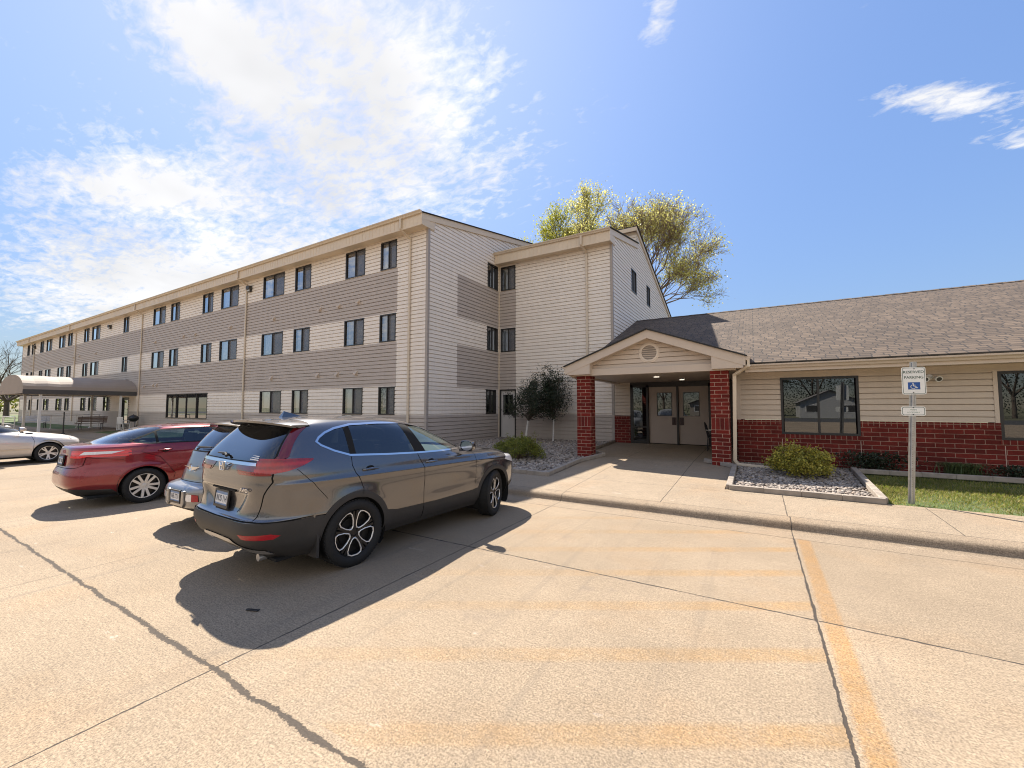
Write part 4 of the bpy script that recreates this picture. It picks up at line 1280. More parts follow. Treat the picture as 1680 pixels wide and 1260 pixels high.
# dark chair inside the porch
t = thing('porch_chair', 'dark metal armchair in the porch shade behind the right brick column', 'chair', (-1.15, 14.9, 0.40), R(90))
g = MB(); g.box(-0.24, 0.24, -0.24, 0.24, 0.41, 0.45); g.build('seat', M['black_metal'], t, world=False, bevel=0.01)
g = MB(); g.tube([(-0.22, 0.22, 0.44), (-0.23, 0.3, 0.8), (0, 0.33, 0.9), (0.23, 0.3, 0.8), (0.22, 0.22, 0.44)], 0.016, 8)
for k in range(5): g.tube([(-0.14 + 0.07 * k, 0.235, 0.45), (-0.14 + 0.07 * k, 0.31, 0.85)], 0.007, 6)
g.build('backrest', M['black_metal'], t, world=False)
for sx_ in (-1, 1):
    g = MB(); g.tube([(sx_ * 0.25, -0.22, 0.0), (sx_ * 0.26, -0.24, 0.6), (sx_ * 0.26, -0.1, 0.66), (sx_ * 0.25, 0.27, 0.66)], 0.014, 8); g.build('armrest', M['white_metal'], t, world=False)
    g = MB(); g.tube([(sx_ * 0.23, 0.25, 0), (sx_ * 0.22, 0.22, 0.43)], 0.014, 8); g.build('leg', M['black_metal'], t, world=False)

# ================================================================== RESERVED PARKING SIGN
SX, SY = 2.17, 9.32
t = thing('parking_sign', 'reserved parking sign and small van plate on a perforated steel post', 'sign', (SX, SY, 0.2), R(4))
lean = 0.05
xp = lambda z: lean * z
# u-channel post with holes: two flanges, web, lips
def post_mesh():
    g = MB(); H = 2.36; n = 62
    for k in range(n):
        z0, z1 = H * k / n, H * (k + 1) / n
        for x0, x1, y0, y1 in ((-0.042, -0.026, 0.030, 0.034), (0.026, 0.042, 0.030, 0.034)):
            g.face([(x0 + xp(z0), y0, z0), (x1 + xp(z0), y0, z0), (x1 + xp(z1), y0, z1), (x0 + xp(z1), y0, z1)])
            g.face([(x1 + xp(z0), y1, z0), (x0 + xp(z0), y1, z0), (x0 + xp(z1), y1, z1), (x1 + xp(z1), y1, z1)])
        for (xa, ya), (xb, yb) in (((-0.026, 0.030), (-0.012, 0.0)), ((0.012, 0.0), (0.026, 0.030)), ((-0.042, 0.030), (-0.042, 0.034)), ((0.042, 0.034), (0.042, 0.030))):
            g.face([(xa + xp(z0), ya, z0), (xb + xp(z0), yb, z0), (xb + xp(z1), yb, z1), (xa + xp(z1), ya, z1)])
        # web with a punched hole in every pitch
        zc, hr = (z0 + z1) / 2, 0.0052
        ring = [(hr * math.cos(q * math.pi / 4), zc + hr * math.sin(q * math.pi / 4)) for q in range(8)]
        out = [(0.012, zc), (0.012, z1), (0, z1), (-0.012, z1), (-0.012, zc), (-0.012, z0), (0, z0), (0.012, z0)]
        for q in range(8):
            r = (q + 1) % 8
            g.face([(x + xp(z), 0.0, z) for x, z in (ring[q], out[q], out[r], ring[r])])
    return g
o = post_mesh().build('post', M['galv'], t, world=False, fixn=False)
md = o.modifiers.new('thick', 'SOLIDIFY'); md.thickness = 0.003


def rounded(w, h, r, n=6):
    out = []
    for cx, cy, a0 in ((w / 2 - r, h / 2 - r, 0), (-w / 2 + r, h / 2 - r, 90), (-w / 2 + r, -h / 2 + r, 180), (w / 2 - r, -h / 2 + r, 270)):
        for k in range(n + 1):
            a = R(a0 + 90 * k / n); out.append((cx + r * math.cos(a), cy + r * math.sin(a)))
    return out


def plate(name, w, h, zc, parent, face_mat, border_mat, r=0.03):
    x0 = xp(zc)
    ol = rounded(w, h, r); g = MB()
    g.prism([(x0 + x, zc + z) for x, z in ol], -0.0055, -0.003)
    p = g.build(name, face_mat, parent, world=False)
    a, b = rounded(w - 0.022, h - 0.022, r * 0.8), rounded(w - 0.034, h - 0.034, r * 0.7)
    g = MB(); n = len(a)
    for k in range(n):
        j = (k + 1) % n
        g.face([(x0 + a[k][0], -0.0062, zc + a[k][1]), (x0 + a[j][0], -0.0062, zc + a[j][1]), (x0 + b[j][0], -0.0062, zc + b[j][1]), (x0 + b[k][0], -0.0062, zc + b[k][1])])
    g.build('border', border_mat, p, world=False, fixn=False)
    return p, x0


def face_M(x, y, z, ang=0.0):
    """text stands upright, facing -y"""
    return Matrix.Translation((x, y, z)) @ Matrix.Rotation(ang, 4, 'Y') @ Matrix.Rotation(R(90), 4, 'X')


ZC = 2.04
p1, x0 = plate('sign_panel', 0.305, 0.457, ZC, t, M['sign_white'], M['sign_green'])
text_mesh('RESERVED', 0.060, 'lettering', M['sign_green'], p1, face_M(x0, -0.0062, ZC + 0.145), 0.0004, sx=0.98, bold=0.0009, world=False)
text_mesh('PARKING', 0.060, 'lettering', M['sign_green'], p1, face_M(x0, -0.0062, ZC + 0.055), 0.0004, sx=0.98, bold=0.0009, world=False)
g = MB(); bz = ZC - 0.085; g.box(x0 - 0.077, x0 + 0.077, -0.0064, -0.0058, bz - 0.06, bz + 0.06); g.build('symbol_panel', M['sign_blue'], p1, world=False)
# wheelchair symbol: head, back and seat, leg, wheel arc
g = MB(); yy = -0.0068
def stroke(pts, w):
    for (xa, za), (xb, zb) in zip(pts, pts[1:]):
        d = Vector((xb - xa, zb - za)); n = Vector((-d.y, d.x)).normalized() * w / 2; e = d.normalized() * w * 0.3
        g.face([(x0 + xa - e.x - n.x, yy, bz + za - e.y - n.y), (x0 + xb + e.x - n.x, yy, bz + zb + e.y - n.y), (x0 + xb + e.x + n.x, yy, bz + zb + e.y + n.y), (x0 + xa - e.x + n.x, yy, bz + za - e.y + n.y)])
g.face([(x0 - 0.012 + 0.0085 * math.cos(k * math.pi / 6), yy, bz + 0.042 + 0.0085 * math.sin(k * math.pi / 6)) for k in range(12)])
stroke([(-0.010, 0.028), (-0.006, -0.004), (0.020, -0.006), (0.033, -0.036), (0.044, -0.031)], 0.010)
stroke([(-0.007, 0.014), (0.016, 0.013)], 0.008)
stroke([(-0.010 + 0.032 * math.cos(R(a_)), -0.014 + 0.032 * math.sin(R(a_))) for a_ in range(110, 351, 20)], 0.0085)
g.build('wheelchair_symbol', M['sign_white'], p1, world=False, fixn=False)
ZV = 1.535
p2, x0 = plate('van_plate', 0.305, 0.152, ZV, t, M['sign_white'], M['sign_green'])
text_mesh('VAN', 0.038, 'lettering', M['sign_faded'], p2, face_M(x0, -0.0062, ZV + 0.022), 0.0004, sx=1.1, world=False)
text_mesh('ACCESSIBLE', 0.028, 'lettering', M['sign_faded'], p2, face_M(x0, -0.0062, ZV - 0.022), 0.0004, sx=1.1, world=False)
for z in (ZC + 0.20, ZC - 0.195, ZV + 0.058, ZV - 0.058):
    g = MB(); g.tube([(xp(z), -0.004, z), (xp(z), -0.011, z)], 0.008, 8); g.build('bolt', M['black_metal'], t, world=False)

# small black scrap lying on the concrete behind the car
s_ = MB(); s_.obox((0, 0, 0.008), (0.055, 0.02, 0), (-0.005, 0.012, 0.0), (0, 0, 0.005)); s_.obox((0.04, 0.018, 0.010), (0.02, 0.012, 0.001), (-0.004, 0.007, 0), (0, 0, 0.003))
o = s_.build('rubber_scrap', M['black_metal'], None, bevel=0.003); o.location = (-3.89, 2.06, 0)
tag(o, 'small black scrap lying on the concrete behind the grey car', 'debris')
# ================================================================== CARS
def paint_mat(name, col, metal=0.6, rough=0.32, flake=0.12):
    m, t = newmat(name)
    tc = t.n('ShaderNodeTexCoord').outputs['Object']
    nz = t.noise(tc, 900.0, 2)
    c = t.mix(1.0, (*col, 1), t.ramp(nz, [(0.3, 1 - flake), (0.7, 1 + flake)]), 'MULTIPLY')
    # thin road dust towards the sills
    sp = t.n('ShaderNodeSeparateXYZ'); t.l(tc, sp.inputs[0])
    d = t.math('MULTIPLY', t.math('SUBTRACT', 0.75, sp.outputs[2]), 0.55, clamp=True)
    d = t.math('MULTIPLY', d, t.ramp(t.noise(tc, 7.0, 5, 0.7), [(0.35, 0.15), (0.7, 0.8)]))
    c = t.mix(t.math('MULTIPLY', d, 0.5), c, (0.30, 0.25, 0.2, 1))
    t.l(c, t.b.inputs['Base Color'])
    t.b.inputs['Metallic'].default_value = metal
    t.l(t.math('ADD', rough, t.math('MULTIPLY', d, 0.5)), t.b.inputs['Roughness'])
    t.b.inputs['Coat Weight'].default_value = 1.0
    t.b.inputs['Coat Roughness'].default_value = 0.02
    t.b.inputs['Coat IOR'].default_value = 1.55
    return m


M['paint_grey'] = paint_mat('grey_metallic_paint', (0.135, 0.133, 0.140), 0.8, 0.20)
M['paint_red'] = paint_mat('red_metallic_paint', (0.215, 0.005, 0.012), 0.5, 0.26)
M['paint_silver'] = paint_mat('silver_metallic_paint', (0.23, 0.222, 0.217), 0.6, 0.35)
M['paint_white'] = paint_mat('pale_gold_metallic_paint', (0.62, 0.58, 0.54), 0.45, 0.35)
M['clad'] = plain('black_plastic_cladding', (0.032, 0.031, 0.031), 0.55, var=0.15, scale=6, spec=0.4)
M['gapm'] = plain('panel_gap', (0.006, 0.006, 0.006), 0.9, var=0)
M['chrome'] = plain('chrome_trim', (0.75, 0.75, 0.77), 0.12, metal=1.0, var=0)
M['satin'] = plain('satin_silver_trim', (0.45, 0.45, 0.46), 0.3, metal=0.8, var=0)
M['tyre'] = plain('tyre_rubber', (0.010, 0.010, 0.010), 0.8, var=0.25, scale=20)
M['rim_dark'] = plain('dark_alloy', (0.02, 0.02, 0.021), 0.35, metal=0.4, var=0)
M['rim_edge'] = plain('machined_alloy', (0.80, 0.79, 0.77), 0.28, metal=0.55, var=0)
M['rim_silver'] = plain('silver_alloy', (0.66, 0.65, 0.63), 0.32, metal=0.5, var=0.08)
M['privacy'] = glass_mat('privacy_glass', (0.10, 0.11, 0.12), 0.7, ior=1.55)
M['car_glass'] = glass_mat('clear_car_glass', (0.74, 0.88, 0.84), 0.96, ior=1.5)
M['seat'] = plain('seat_cloth', (0.05, 0.05, 0.052), 0.85)
M['trim_in'] = plain('cabin_trim', (0.035, 0.035, 0.037), 0.8)
M['lens_red'] = plain('red_lamp_lens', (0.42, 0.010, 0.008), 0.12, var=0.15, scale=30, coat=1.0)
M['lens_dark'] = plain('dark_red_lamp_lens', (0.13, 0.005, 0.007), 0.12, var=0.1, scale=30, coat=1.0)
M['lens_clear'] = plain('clear_lamp_lens', (0.72, 0.70, 0.68), 0.1, var=0.12, scale=40, coat=1.0)
M['lens_amber'] = plain('amber_lens', (0.72, 0.40, 0.14), 0.12, var=0.1, coat=1.0)
M['reflector'] = plain('red_reflector', (0.33, 0.012, 0.02), 0.25, var=0.1, scale=60)
M['plate_white'] = plain('plate_white', (0.62, 0.63, 0.64), 0.4, var=0.08, scale=20)
M['plate_ink'] = plain('plate_ink', (0.03, 0.035, 0.06), 0.5, var=0)
M['plate_blue'] = plain('plate_blue', (0.16, 0.24, 0.40), 0.5, var=0.2, scale=30)


def lens_mat(name, c0, c1):
    m, t = newmat(name)
    tc = t.n('ShaderNodeTexCoord').outputs['Object']
    wv = t.n('ShaderNodeTexWave', bands_direction='Z'); wv.inputs['Scale'].default_value = 5.0; wv.inputs['Distortion'].default_value = 0.0
    t.l(tc, wv.inputs['Vector'])
    vo = t.n('ShaderNodeTexVoronoi'); vo.inputs['Scale'].default_value = 55.0; t.l(tc, vo.inputs['Vector'])
    f = t.math('ADD', t.math('MULTIPLY', wv.outputs['Fac'], 0.75), t.math('MULTIPLY', vo.outputs['Distance'], 0.4), clamp=True)
    t.l(t.mix(f, (*c0, 1), (*c1, 1)), t.b.inputs['Base Color'])
    t.b.inputs['Roughness'].default_value = 0.15; t.b.inputs['Coat Weight'].default_value = 1.0
    return m


M['lens_red'] = lens_mat('red_lamp_lens', (0.17, 0.004, 0.005), (0.40, 0.011, 0.008))

M['lens_bright'] = lens_mat('bright_red_lamp_lens', (0.45, 0.004, 0.004), (0.80, 0.015, 0.010))


def pchip(x, y, q):
    x, y = np.asarray(x, float), np.asarray(y, float)
    h = np.diff(x); d = np.diff(y) / h; m = np.zeros_like(y)
    for i in range(1, len(x) - 1):
        if d[i - 1] * d[i] > 0:
            w1, w2 = 2 * h[i] + h[i - 1], h[i] + 2 * h[i - 1]
            m[i] = (w1 + w2) / (w1 / d[i - 1] + w2 / d[i])
    m[0], m[-1] = d[0], d[-1]
    k = np.clip(np.searchsorted(x, q) - 1, 0, len(h) - 1)
    t = (q - x[k]) / h[k]
    return (2*t**3-3*t**2+1)*y[k] + (t**3-2*t**2+t)*h[k]*m[k] + (-2*t**3+3*t**2)*y[k+1] + (t**3-t**2)*h[k]*m[k+1]


def shell(levels, N=110, sub=5, shape=None):
    """levels: (z, y_rear, y_front, half_width, n_rear, n_front). Right half, closed on top."""
    L = np.array(levels, float); idx = np.arange(len(L)); q = np.linspace(0, len(L) - 1, (len(L) - 1) * sub + 1)
    Z, YR, YFr, Wd, NR, NF = (pchip(idx, L[:, k], q) for k in range(6))
    rows = []
    for z, yr, yf, w, nr, nf in zip(Z, YR, YFr, Wd, NR, NF):
        yc = (yr + yf) / 2; a = (yf - yr) / 2
        t = np.linspace(0, 1, 500)
        # superellipse, sampled finely then resampled by arc length
        th = np.concatenate([-np.pi / 2 * (1 - t) ** 1.6, (np.pi / 2) * (t[1:] ** 1.0) * 1.0])
        th = np.linspace(-np.pi / 2, np.pi / 2, 1600)
        n = np.where(th < 0, nr, nf)
        c, s_ = np.abs(np.cos(th)), np.abs(np.sin(th))
        r = (c ** n + s_ ** n) ** (-1.0 / n)
        x = w * c * r; y = yc + a * np.sign(th) * s_ * r
        ds = np.hypot(np.diff(x), np.diff(y)); cum = np.concatenate([[0], np.cumsum(ds)])
        u = np.linspace(0, cum[-1], N)
        rows.append(np.stack([np.interp(u, cum, x), np.interp(u, cum, y), np.full(N, z)], 1))
    G = np.array(rows)
    G[:, 0, 0] = 0; G[:, -1, 0] = 0
    if shape is not None: G = shape(G)
    return G


def inside(px, py, poly):
    n = len(poly); r = False; j = n - 1
    for i in range(n):
        xi, yi = poly[i]; xj, yj = poly[j]
        if (yi > py) != (yj > py) and px < (xj - xi) * (py - yi) / (yj - yi) + xi: r = not r
        j = i
    return r


def ribbon(line, w):
    """thin polygon either side of a polyline"""
    l_, r_ = [], []
    for i, p in enumerate(line):
        a = Vector(line[max(i - 1, 0)]); b = Vector(line[min(i + 1, len(line) - 1)])
        d = (b - a).normalized(); n = Vector((-d.y, d.x)) * w / 2
        l_.append((p[0] + n.x, p[1] + n.y)); r_.append((p[0] - n.x, p[1] - n.y))
    return l_ + r_[::-1]


def circle(cy, cz, r, a0=0, a1=360, n=40):
    return [(cy + r * math.cos(R(a0 + (a1 - a0) * k / n)), cz + r * math.sin(R(a0 + (a1 - a0) * k / n))) for k in range(n + (0 if a1 - a0 == 360 else 1))]


AX = {'corner': (0, 2), 'side': (1, 2), 'rear': (0, 2), 'front': (0, 2), 'top': (0, 1)}
OK_ = {'corner': lambda n: n.y < -0.16 and n.x < 0.26, 'side': lambda n: n.x > 0.22, 'rear': lambda n: n.y < -0.16, 'front': lambda n: n.y > 0.12, 'top': lambda n: n.z > 0.2}


def knife(bm, poly, view):
    a, b = AX[view]; ok = OK_[view]
    n = len(poly)
    for i in range(n):
        p0, q0 = Vector(poly[i]), Vector(poly[(i + 1) % n])
        L = (q0 - p0).length
        if L < 1e-6: continue
        k = max(1, int(math.ceil(L / 0.22)))
        nd = Vector((-(q0 - p0).y, (q0 - p0).x)).normalized()
        no = Vector((0, 0, 0)); no[a] = nd.x; no[b] = nd.y
        for s_ in range(k):
            p = p0 + (q0 - p0) * s_ / k; q = p0 + (q0 - p0) * (s_ + 1) / k
            x0, x1 = min(p.x, q.x) - 1e-4, max(p.x, q.x) + 1e-4
            y0, y1 = min(p.y, q.y) - 1e-4, max(p.y, q.y) + 1e-4
            fs = []
            for f in bm.faces:
                if not ok(f.normal): continue
                us = [v.co[a] for v in f.verts]
                if max(us) < x0 or min(us) > x1: continue
                vs = [v.co[b] for v in f.verts]
                if max(vs) < y0 or min(vs) > y1: continue
                ds = [(u - p.x) * nd.x + (v - p.y) * nd.y for u, v in zip(us, vs)]
                if min(ds) > -1e-6 or max(ds) < 1e-6: continue
                fs.append(f)
            if not fs: continue
            ge = set(); gv = set()
            for f in fs: ge.update(f.edges); gv.update(f.verts)
            co = Vector((0, 0, 0)); co[a] = p.x; co[b] = p.y
            bmesh.ops.bisect_plane(bm, geom=list(gv) + list(ge) + fs, dist=1e-5, plane_co=co, plane_no=no)
            bm.normal_update()


def make_body(G, regions, parent, mats, default='body'):
    """regions: (part name, material key, view, polygon, 'pair'|'centre'|'void', inset, zone test)"""
    bm = bmesh.new(); nz, ns, _ = G.shape
    V = [[bm.verts.new(G[i, j]) for j in range(ns)] for i in range(nz)]
    for i in range(nz - 1):
        for j in range(ns - 1):
            bm.faces.new((V[i][j], V[i][j + 1], V[i + 1][j + 1], V[i + 1][j]))
    bmesh.ops.remove_doubles(bm, verts=bm.verts, dist=1e-5)
    bm.normal_update()
    # normals must point outwards
    s_ = sum(f.normal.x * f.calc_area() for f in bm.faces)
    if s_ < 0:
        bmesh.ops.reverse_faces(bm, faces=bm.faces); bm.normal_update()
    for r in regions: knife(bm, r[3], r[2])
    bm.normal_update()
    lab = {}
    for f in bm.faces:
        c = f.calc_center_median(); lab[f] = -1
        for k, r in enumerate(regions):
            a, b = AX[r[2]]
            if OK_[r[2]](f.normal) and inside(c[a], c[b], r[3]):
                lab[f] = k; break
    nrm = {v: v.normal.copy() for v in bm.verts}
    groups = {}
    for f in bm.faces:
        k = lab[f]
        if k >= 0 and regions[k][4] == 'void': continue
        key = (default, mats[default], 'centre', 0.0, -1) if k < 0 else (regions[k][0], regions[k][1], regions[k][4], regions[k][5], k)
        groups.setdefault(key, []).append(f)
    out = {}
    for (name, mk, mode, inset, _k), fs in groups.items():
        vs = {}; co = []; no = []; faces = []
        for f in fs:
            ids = []
            for v in f.verts:
                if v not in vs:
                    vs[v] = len(co); co.append(v.co - nrm[v] * inset); no.append(nrm[v])
                ids.append(vs[v])
            faces.append(tuple(ids))
        def emit(co, no, faces):
            me = bpy.data.meshes.new(name); me.from_pydata([tuple(c) for c in co], [], faces)
            me.materials.append(M[mk]); me.polygons.foreach_set('use_smooth', [True] * len(faces))
            me.normals_split_custom_set_from_vertices([tuple(n) for n in no])
            o = bpy.data.objects.new(name, me); COL.objects.link(o); o.parent = parent
            out.setdefault(name, []).append(o); return o
        mco = [Vector((-c.x, c.y, c.z)) for c in co]; mno = [Vector((-n.x, n.y, n.z)) for n in no]
        mf = [tuple(reversed(f)) for f in faces]
        if mode == 'centre':
            k = len(co)
            on = [Vector((0.0, n.y, n.z)).normalized() if abs(c.x) < 1e-4 else n for c, n in zip(co, no)]
            on2 = [Vector((-n.x, n.y, n.z)) for n in on]
            emit(co + mco, on + on2, faces + [tuple(i + k for i in f) for f in mf])
        else:
            emit(co, no, faces); emit(mco, mno, mf)
    bm.free()
    return out


def wheel(parent, x, y, r, w, style, side, steer=0.0, rot=0.0):
    """tyre (part) > rim, spokes (sub-parts). side=+1: outer face towards +x"""
    R0 = r * 0.70
    T = MB(); h = w / 2
    prof = [(-h * 0.85, R0), (-h, R0 + 0.02), (-h * 1.02, r * 0.86), (-h * 0.93, r * 0.955), (-h * 0.8, r * 0.985), (-h * 0.4, r), (0, r * 1.002), (h * 0.4, r), (h * 0.8, r * 0.985), (h * 0.93, r * 0.955), (h * 1.02, r * 0.86), (h, R0 + 0.02), (h * 0.85, R0)]
    T.lathe(prof, 48)
    # tread blocks: shallow grooves
    for k in range(60):
        a = 2 * math.pi * k / 60
        for s0 in (-0.62, 0.62):
            c = Vector((s0 * h, math.cos(a) * r * 0.994, math.sin(a) * r * 0.994))
            T.obox(c, (h * 0.22, 0, 0), Vector((0, math.cos(a), math.sin(a))) * 0.004, Vector((0, -math.sin(a), math.cos(a))) * r * 0.034)
    o = T.build('wheel', M['tyre'], parent, world=False, smooth=True)
    o.location = (x, y, r); o.rotation_euler = (0, 0, steer + (0 if side > 0 else math.pi))
    # barrel and back plate
    B = MB()
    B.lathe([(h * 0.86, R0 * 1.0), (h * 0.90, R0 * 0.985), (h * 0.78, R0 * 0.95), (h * 0.1, R0 * 0.93), (h * 0.05, 0.02)], 48)
    ro = B.build('rim', M['rim_dark'] if style != 'five' else M['rim_dark'], o, smooth=True)
    D = MB(); D.lathe([(h * 0.22, 0.02), (h * 0.22, R0 * 0.62), (h * 0.12, R0 * 0.62)], 32)
    D.build('brake_disc', M['gapm'] if style == 'petal' else M['rim_dark'], ro)
    def P(rad, ang, d): return (d, rad * math.cos(ang), rad * math.sin(ang))
    if style == 'petal':
        # dark spokes, each window edged by a bright machined outline
        S_ = MB()
        for k in range(5):
            a = rot + 2 * math.pi * k / 5
            mid = a + math.pi / 5
            S_.bar(P(0.04, mid, h * 0.62), P(R0 * 0.95, mid - 0.10, h * 0.74), 0.026, 0.03, up=(1, 0, 0))
            S_.bar(P(0.04, mid, h * 0.62), P(R0 * 0.95, mid + 0.10, h * 0.74), 0.026, 0.03, up=(1, 0, 0))
        S_.lathe([(h * 0.70, 0.001), (h * 0.70, 0.03), (h * 0.66, 0.05), (h * 0.55, 0.075), (h * 0.3, 0.08)], 24)
        S_.build('spokes', M['rim_dark'], ro, smooth=False)
        E_ = MB()
        for k in range(5):
            a = rot + 2 * math.pi * k / 5
            pts = []
            for rr, da in ((0.235, -0.10), (0.30, -0.38), (0.52, -0.47), (0.80, -0.43), (0.93, -0.34), (0.97, -0.15), (0.97, 0.15), (0.93, 0.34), (0.80, 0.43), (0.52, 0.47), (0.30, 0.38), (0.235, 0.10)):
                pts.append(P(R0 * rr, a + da, h * (0.68 + 0.14 * rr)))
            pts.append(pts[0])
            E_.tube(pts, 0.0085, 6, caps=False)
        E_.build('machined_edges', M['rim_edge'], ro)
    else:
        nsp = 10 if style == 'ten' else 5
        S_ = MB()
        for k in range(nsp):
            a = rot + 2 * math.pi * k / nsp
            if style == 'ten':
                da = 0.07 if k % 2 else -0.07
                S_.bar(P(0.05, a - da * 0.6, h * 0.66), P(R0 * 0.97, a + da, h * 0.82), 0.042, 0.02, up=(1, 0, 0))
            else:
                for da in (-0.17, 0.17):
                    S_.bar(P(0.04, a, h * 0.66), P(R0 * 0.96, a + da, h * 0.80), 0.034, 0.02, up=(1, 0, 0))
                S_.bar(P(0.05, a, h * 0.64), P(R0 * 0.62, a, h * 0.75), 0.05, 0.02, up=(1, 0, 0))
        S_.lathe([(h * 0.74, 0.001), (h * 0.74, 0.028), (h * 0.70, 0.034), (h * 0.68, 0.06), (h * 0.5, 0.066)], 24)
        S_.lathe([(h * 0.80, R0 * 0.93), (h * 0.90, R0 * 0.955), (h * 0.92, R0 * 0.99), (h * 0.86, R0 * 1.0)], 48)
        S_.build('spokes', M['rim_silver'], ro)
    for k in range(5):
        a = rot + 0.3 + 2 * math.pi * k / 5
        g = MB(); g.tube([P(0.057, a, h * 0.55), P(0.057, a, h * 0.70)], 0.008, 6); g.build('lug_nut', M['satin'] if style == 'petal' else M['black_metal'], ro)
    return o


def well(parent, y, r, w0, w1):
    """dark inner wheel arch"""
    for s_ in (-1, 1):
        g = MB(); n = 20
        for k in range(n):
            a, b = R(-35 + 250 * k / n), R(-35 + 250 * (k + 1) / n)
            q = lambda t, x: (s_ * x, y + r * math.cos(t), max(0.16, 0.36 + r * math.sin(t)))
            g.face([q(a, w0), q(b, w0), q(b, w1), q(a, w1)])
        g.face([(s_ * w0, y + r * math.cos(R(-35 + 250 * k / n)), max(0.16, 0.36 + r * math.sin(R(-35 + 250 * k / n)))) for k in range(n + 1)])
        g.build('wheel_well', M['gapm'], parent, world=False, fixn=False)


def interior(parent, rows, w, floor, belt, dash, y0, y1):
    g = MB(); g.box(-w + 0.06, w - 0.06, y0, y1, floor, floor + 0.05); g.build('cabin_floor', M['trim_in'], parent, world=False)
    for s_ in (-1, 1):
        g = MB(); g.box(s_ * (w - 0.05) - 0.015, s_ * (w - 0.05) + 0.015, y0, y1, floor, belt - 0.03)
        g.build('door_lining', M['trim_in'], parent, world=False)
    for k, (y, xs_) in enumerate(rows):
        for x, ww in xs_:
            g = MB(); g.box(x - ww / 2, x + ww / 2, y, y + 0.50, floor + 0.15, floor + 0.32)
            g.prism([(y - 0.02, floor + 0.28), (y + 0.13, floor + 0.28), (y - 0.02, belt + (0.16 if k else 0.02)), (y - 0.13, belt + (0.16 if k else 0.02))], x - ww / 2, x + ww / 2, axis='x')
            if k > 0: g.prism([(y - 0.15, belt + 0.19), (y - 0.03, belt + 0.19), (y - 0.06, belt + 0.38), (y - 0.15, belt + 0.38)], x - 0.13, x + 0.13, axis='x')
            g.build('seat', M['seat'], parent, world=False, bevel=0.03)
    g = MB(); g.prism([(dash - 0.25, floor + 0.3), (dash - 0.25, belt - 0.06), (dash, belt + 0.02), (dash + 0.25, belt - 0.02), (dash + 0.25, floor + 0.3)], -w + 0.1, w - 0.1, axis='x'); g.build('dashboard', M['trim_in'], parent, world=False, bevel=0.03)
    g = MB(); c = Vector((-0.38, dash - 0.38, belt - 0.03)); pts = []
    for k in range(25):
        t = 2 * math.pi * k / 24; pts.append(c + Vector((0.185 * math.cos(t), 0.185 * math.sin(t) * -0.4, 0.185 * math.sin(t))))
    g.tube(pts, 0.016, 8, caps=False); g.bar(c + Vector((-0.17, 0, 0)), c + Vector((0.17, 0, 0)), 0.05, 0.03); g.build('steering_wheel', M['trim_in'], parent, world=False)


def rear_M(x, y, z, tilt=0.0):
    return Matrix.Translation((x, y, z)) @ Matrix.Rotation(R(90) + tilt, 4, 'X')


def number_plate(parent, x, y, z, txt, frame='black_metal', tilt=0.0, w=0.305, h=0.152):
    Mx = rear_M(x, y, z, tilt)
    def local(mb, mat_, name, par):
        mb.v = [tuple(Mx @ Vector(p)) for p in mb.v]
        return mb.build(name, mat_, par, world=False, bevel=0.0)
    g = MB()
    for a, b, c, d in ((-w / 2 - 0.012, w / 2 + 0.012, h / 2 - 0.006, h / 2 + 0.014), (-w / 2 - 0.012, w / 2 + 0.012, -h / 2 - 0.022, -h / 2 + 0.006), (-w / 2 - 0.012, -w / 2 + 0.006, -h / 2 + 0.006, h / 2 - 0.006), (w / 2 - 0.006, w / 2 + 0.012, -h / 2 + 0.006, h / 2 - 0.006)):
        g.box(a, b, c, d, -0.012, 0.006)
    fr = local(g, M[frame], 'plate_frame', parent)
    g = MB(); g.box(-w / 2, w / 2, -h / 2, h / 2, -0.008, 0.0); p = local(g, M['plate_white'], 'number_plate', parent)
    g = MB(); g.box(-w / 2 + 0.008, w / 2 - 0.008, h / 2 - 0.036, h / 2 - 0.008, 0.0, 0.0006); g.box(-w / 2 + 0.008, w / 2 - 0.008, -h / 2 + 0.006, -h / 2 + 0.022, 0.0, 0.0006); local(g, M['plate_blue'], 'plate_band', p)
    text_mesh(txt, 0.092, 'plate_number', M['plate_ink'], p, Mx @ Matrix.Translation((0, -0.006, 0.0006)), 0.0006, sx=0.72, bold=0.001, world=False)
    return p


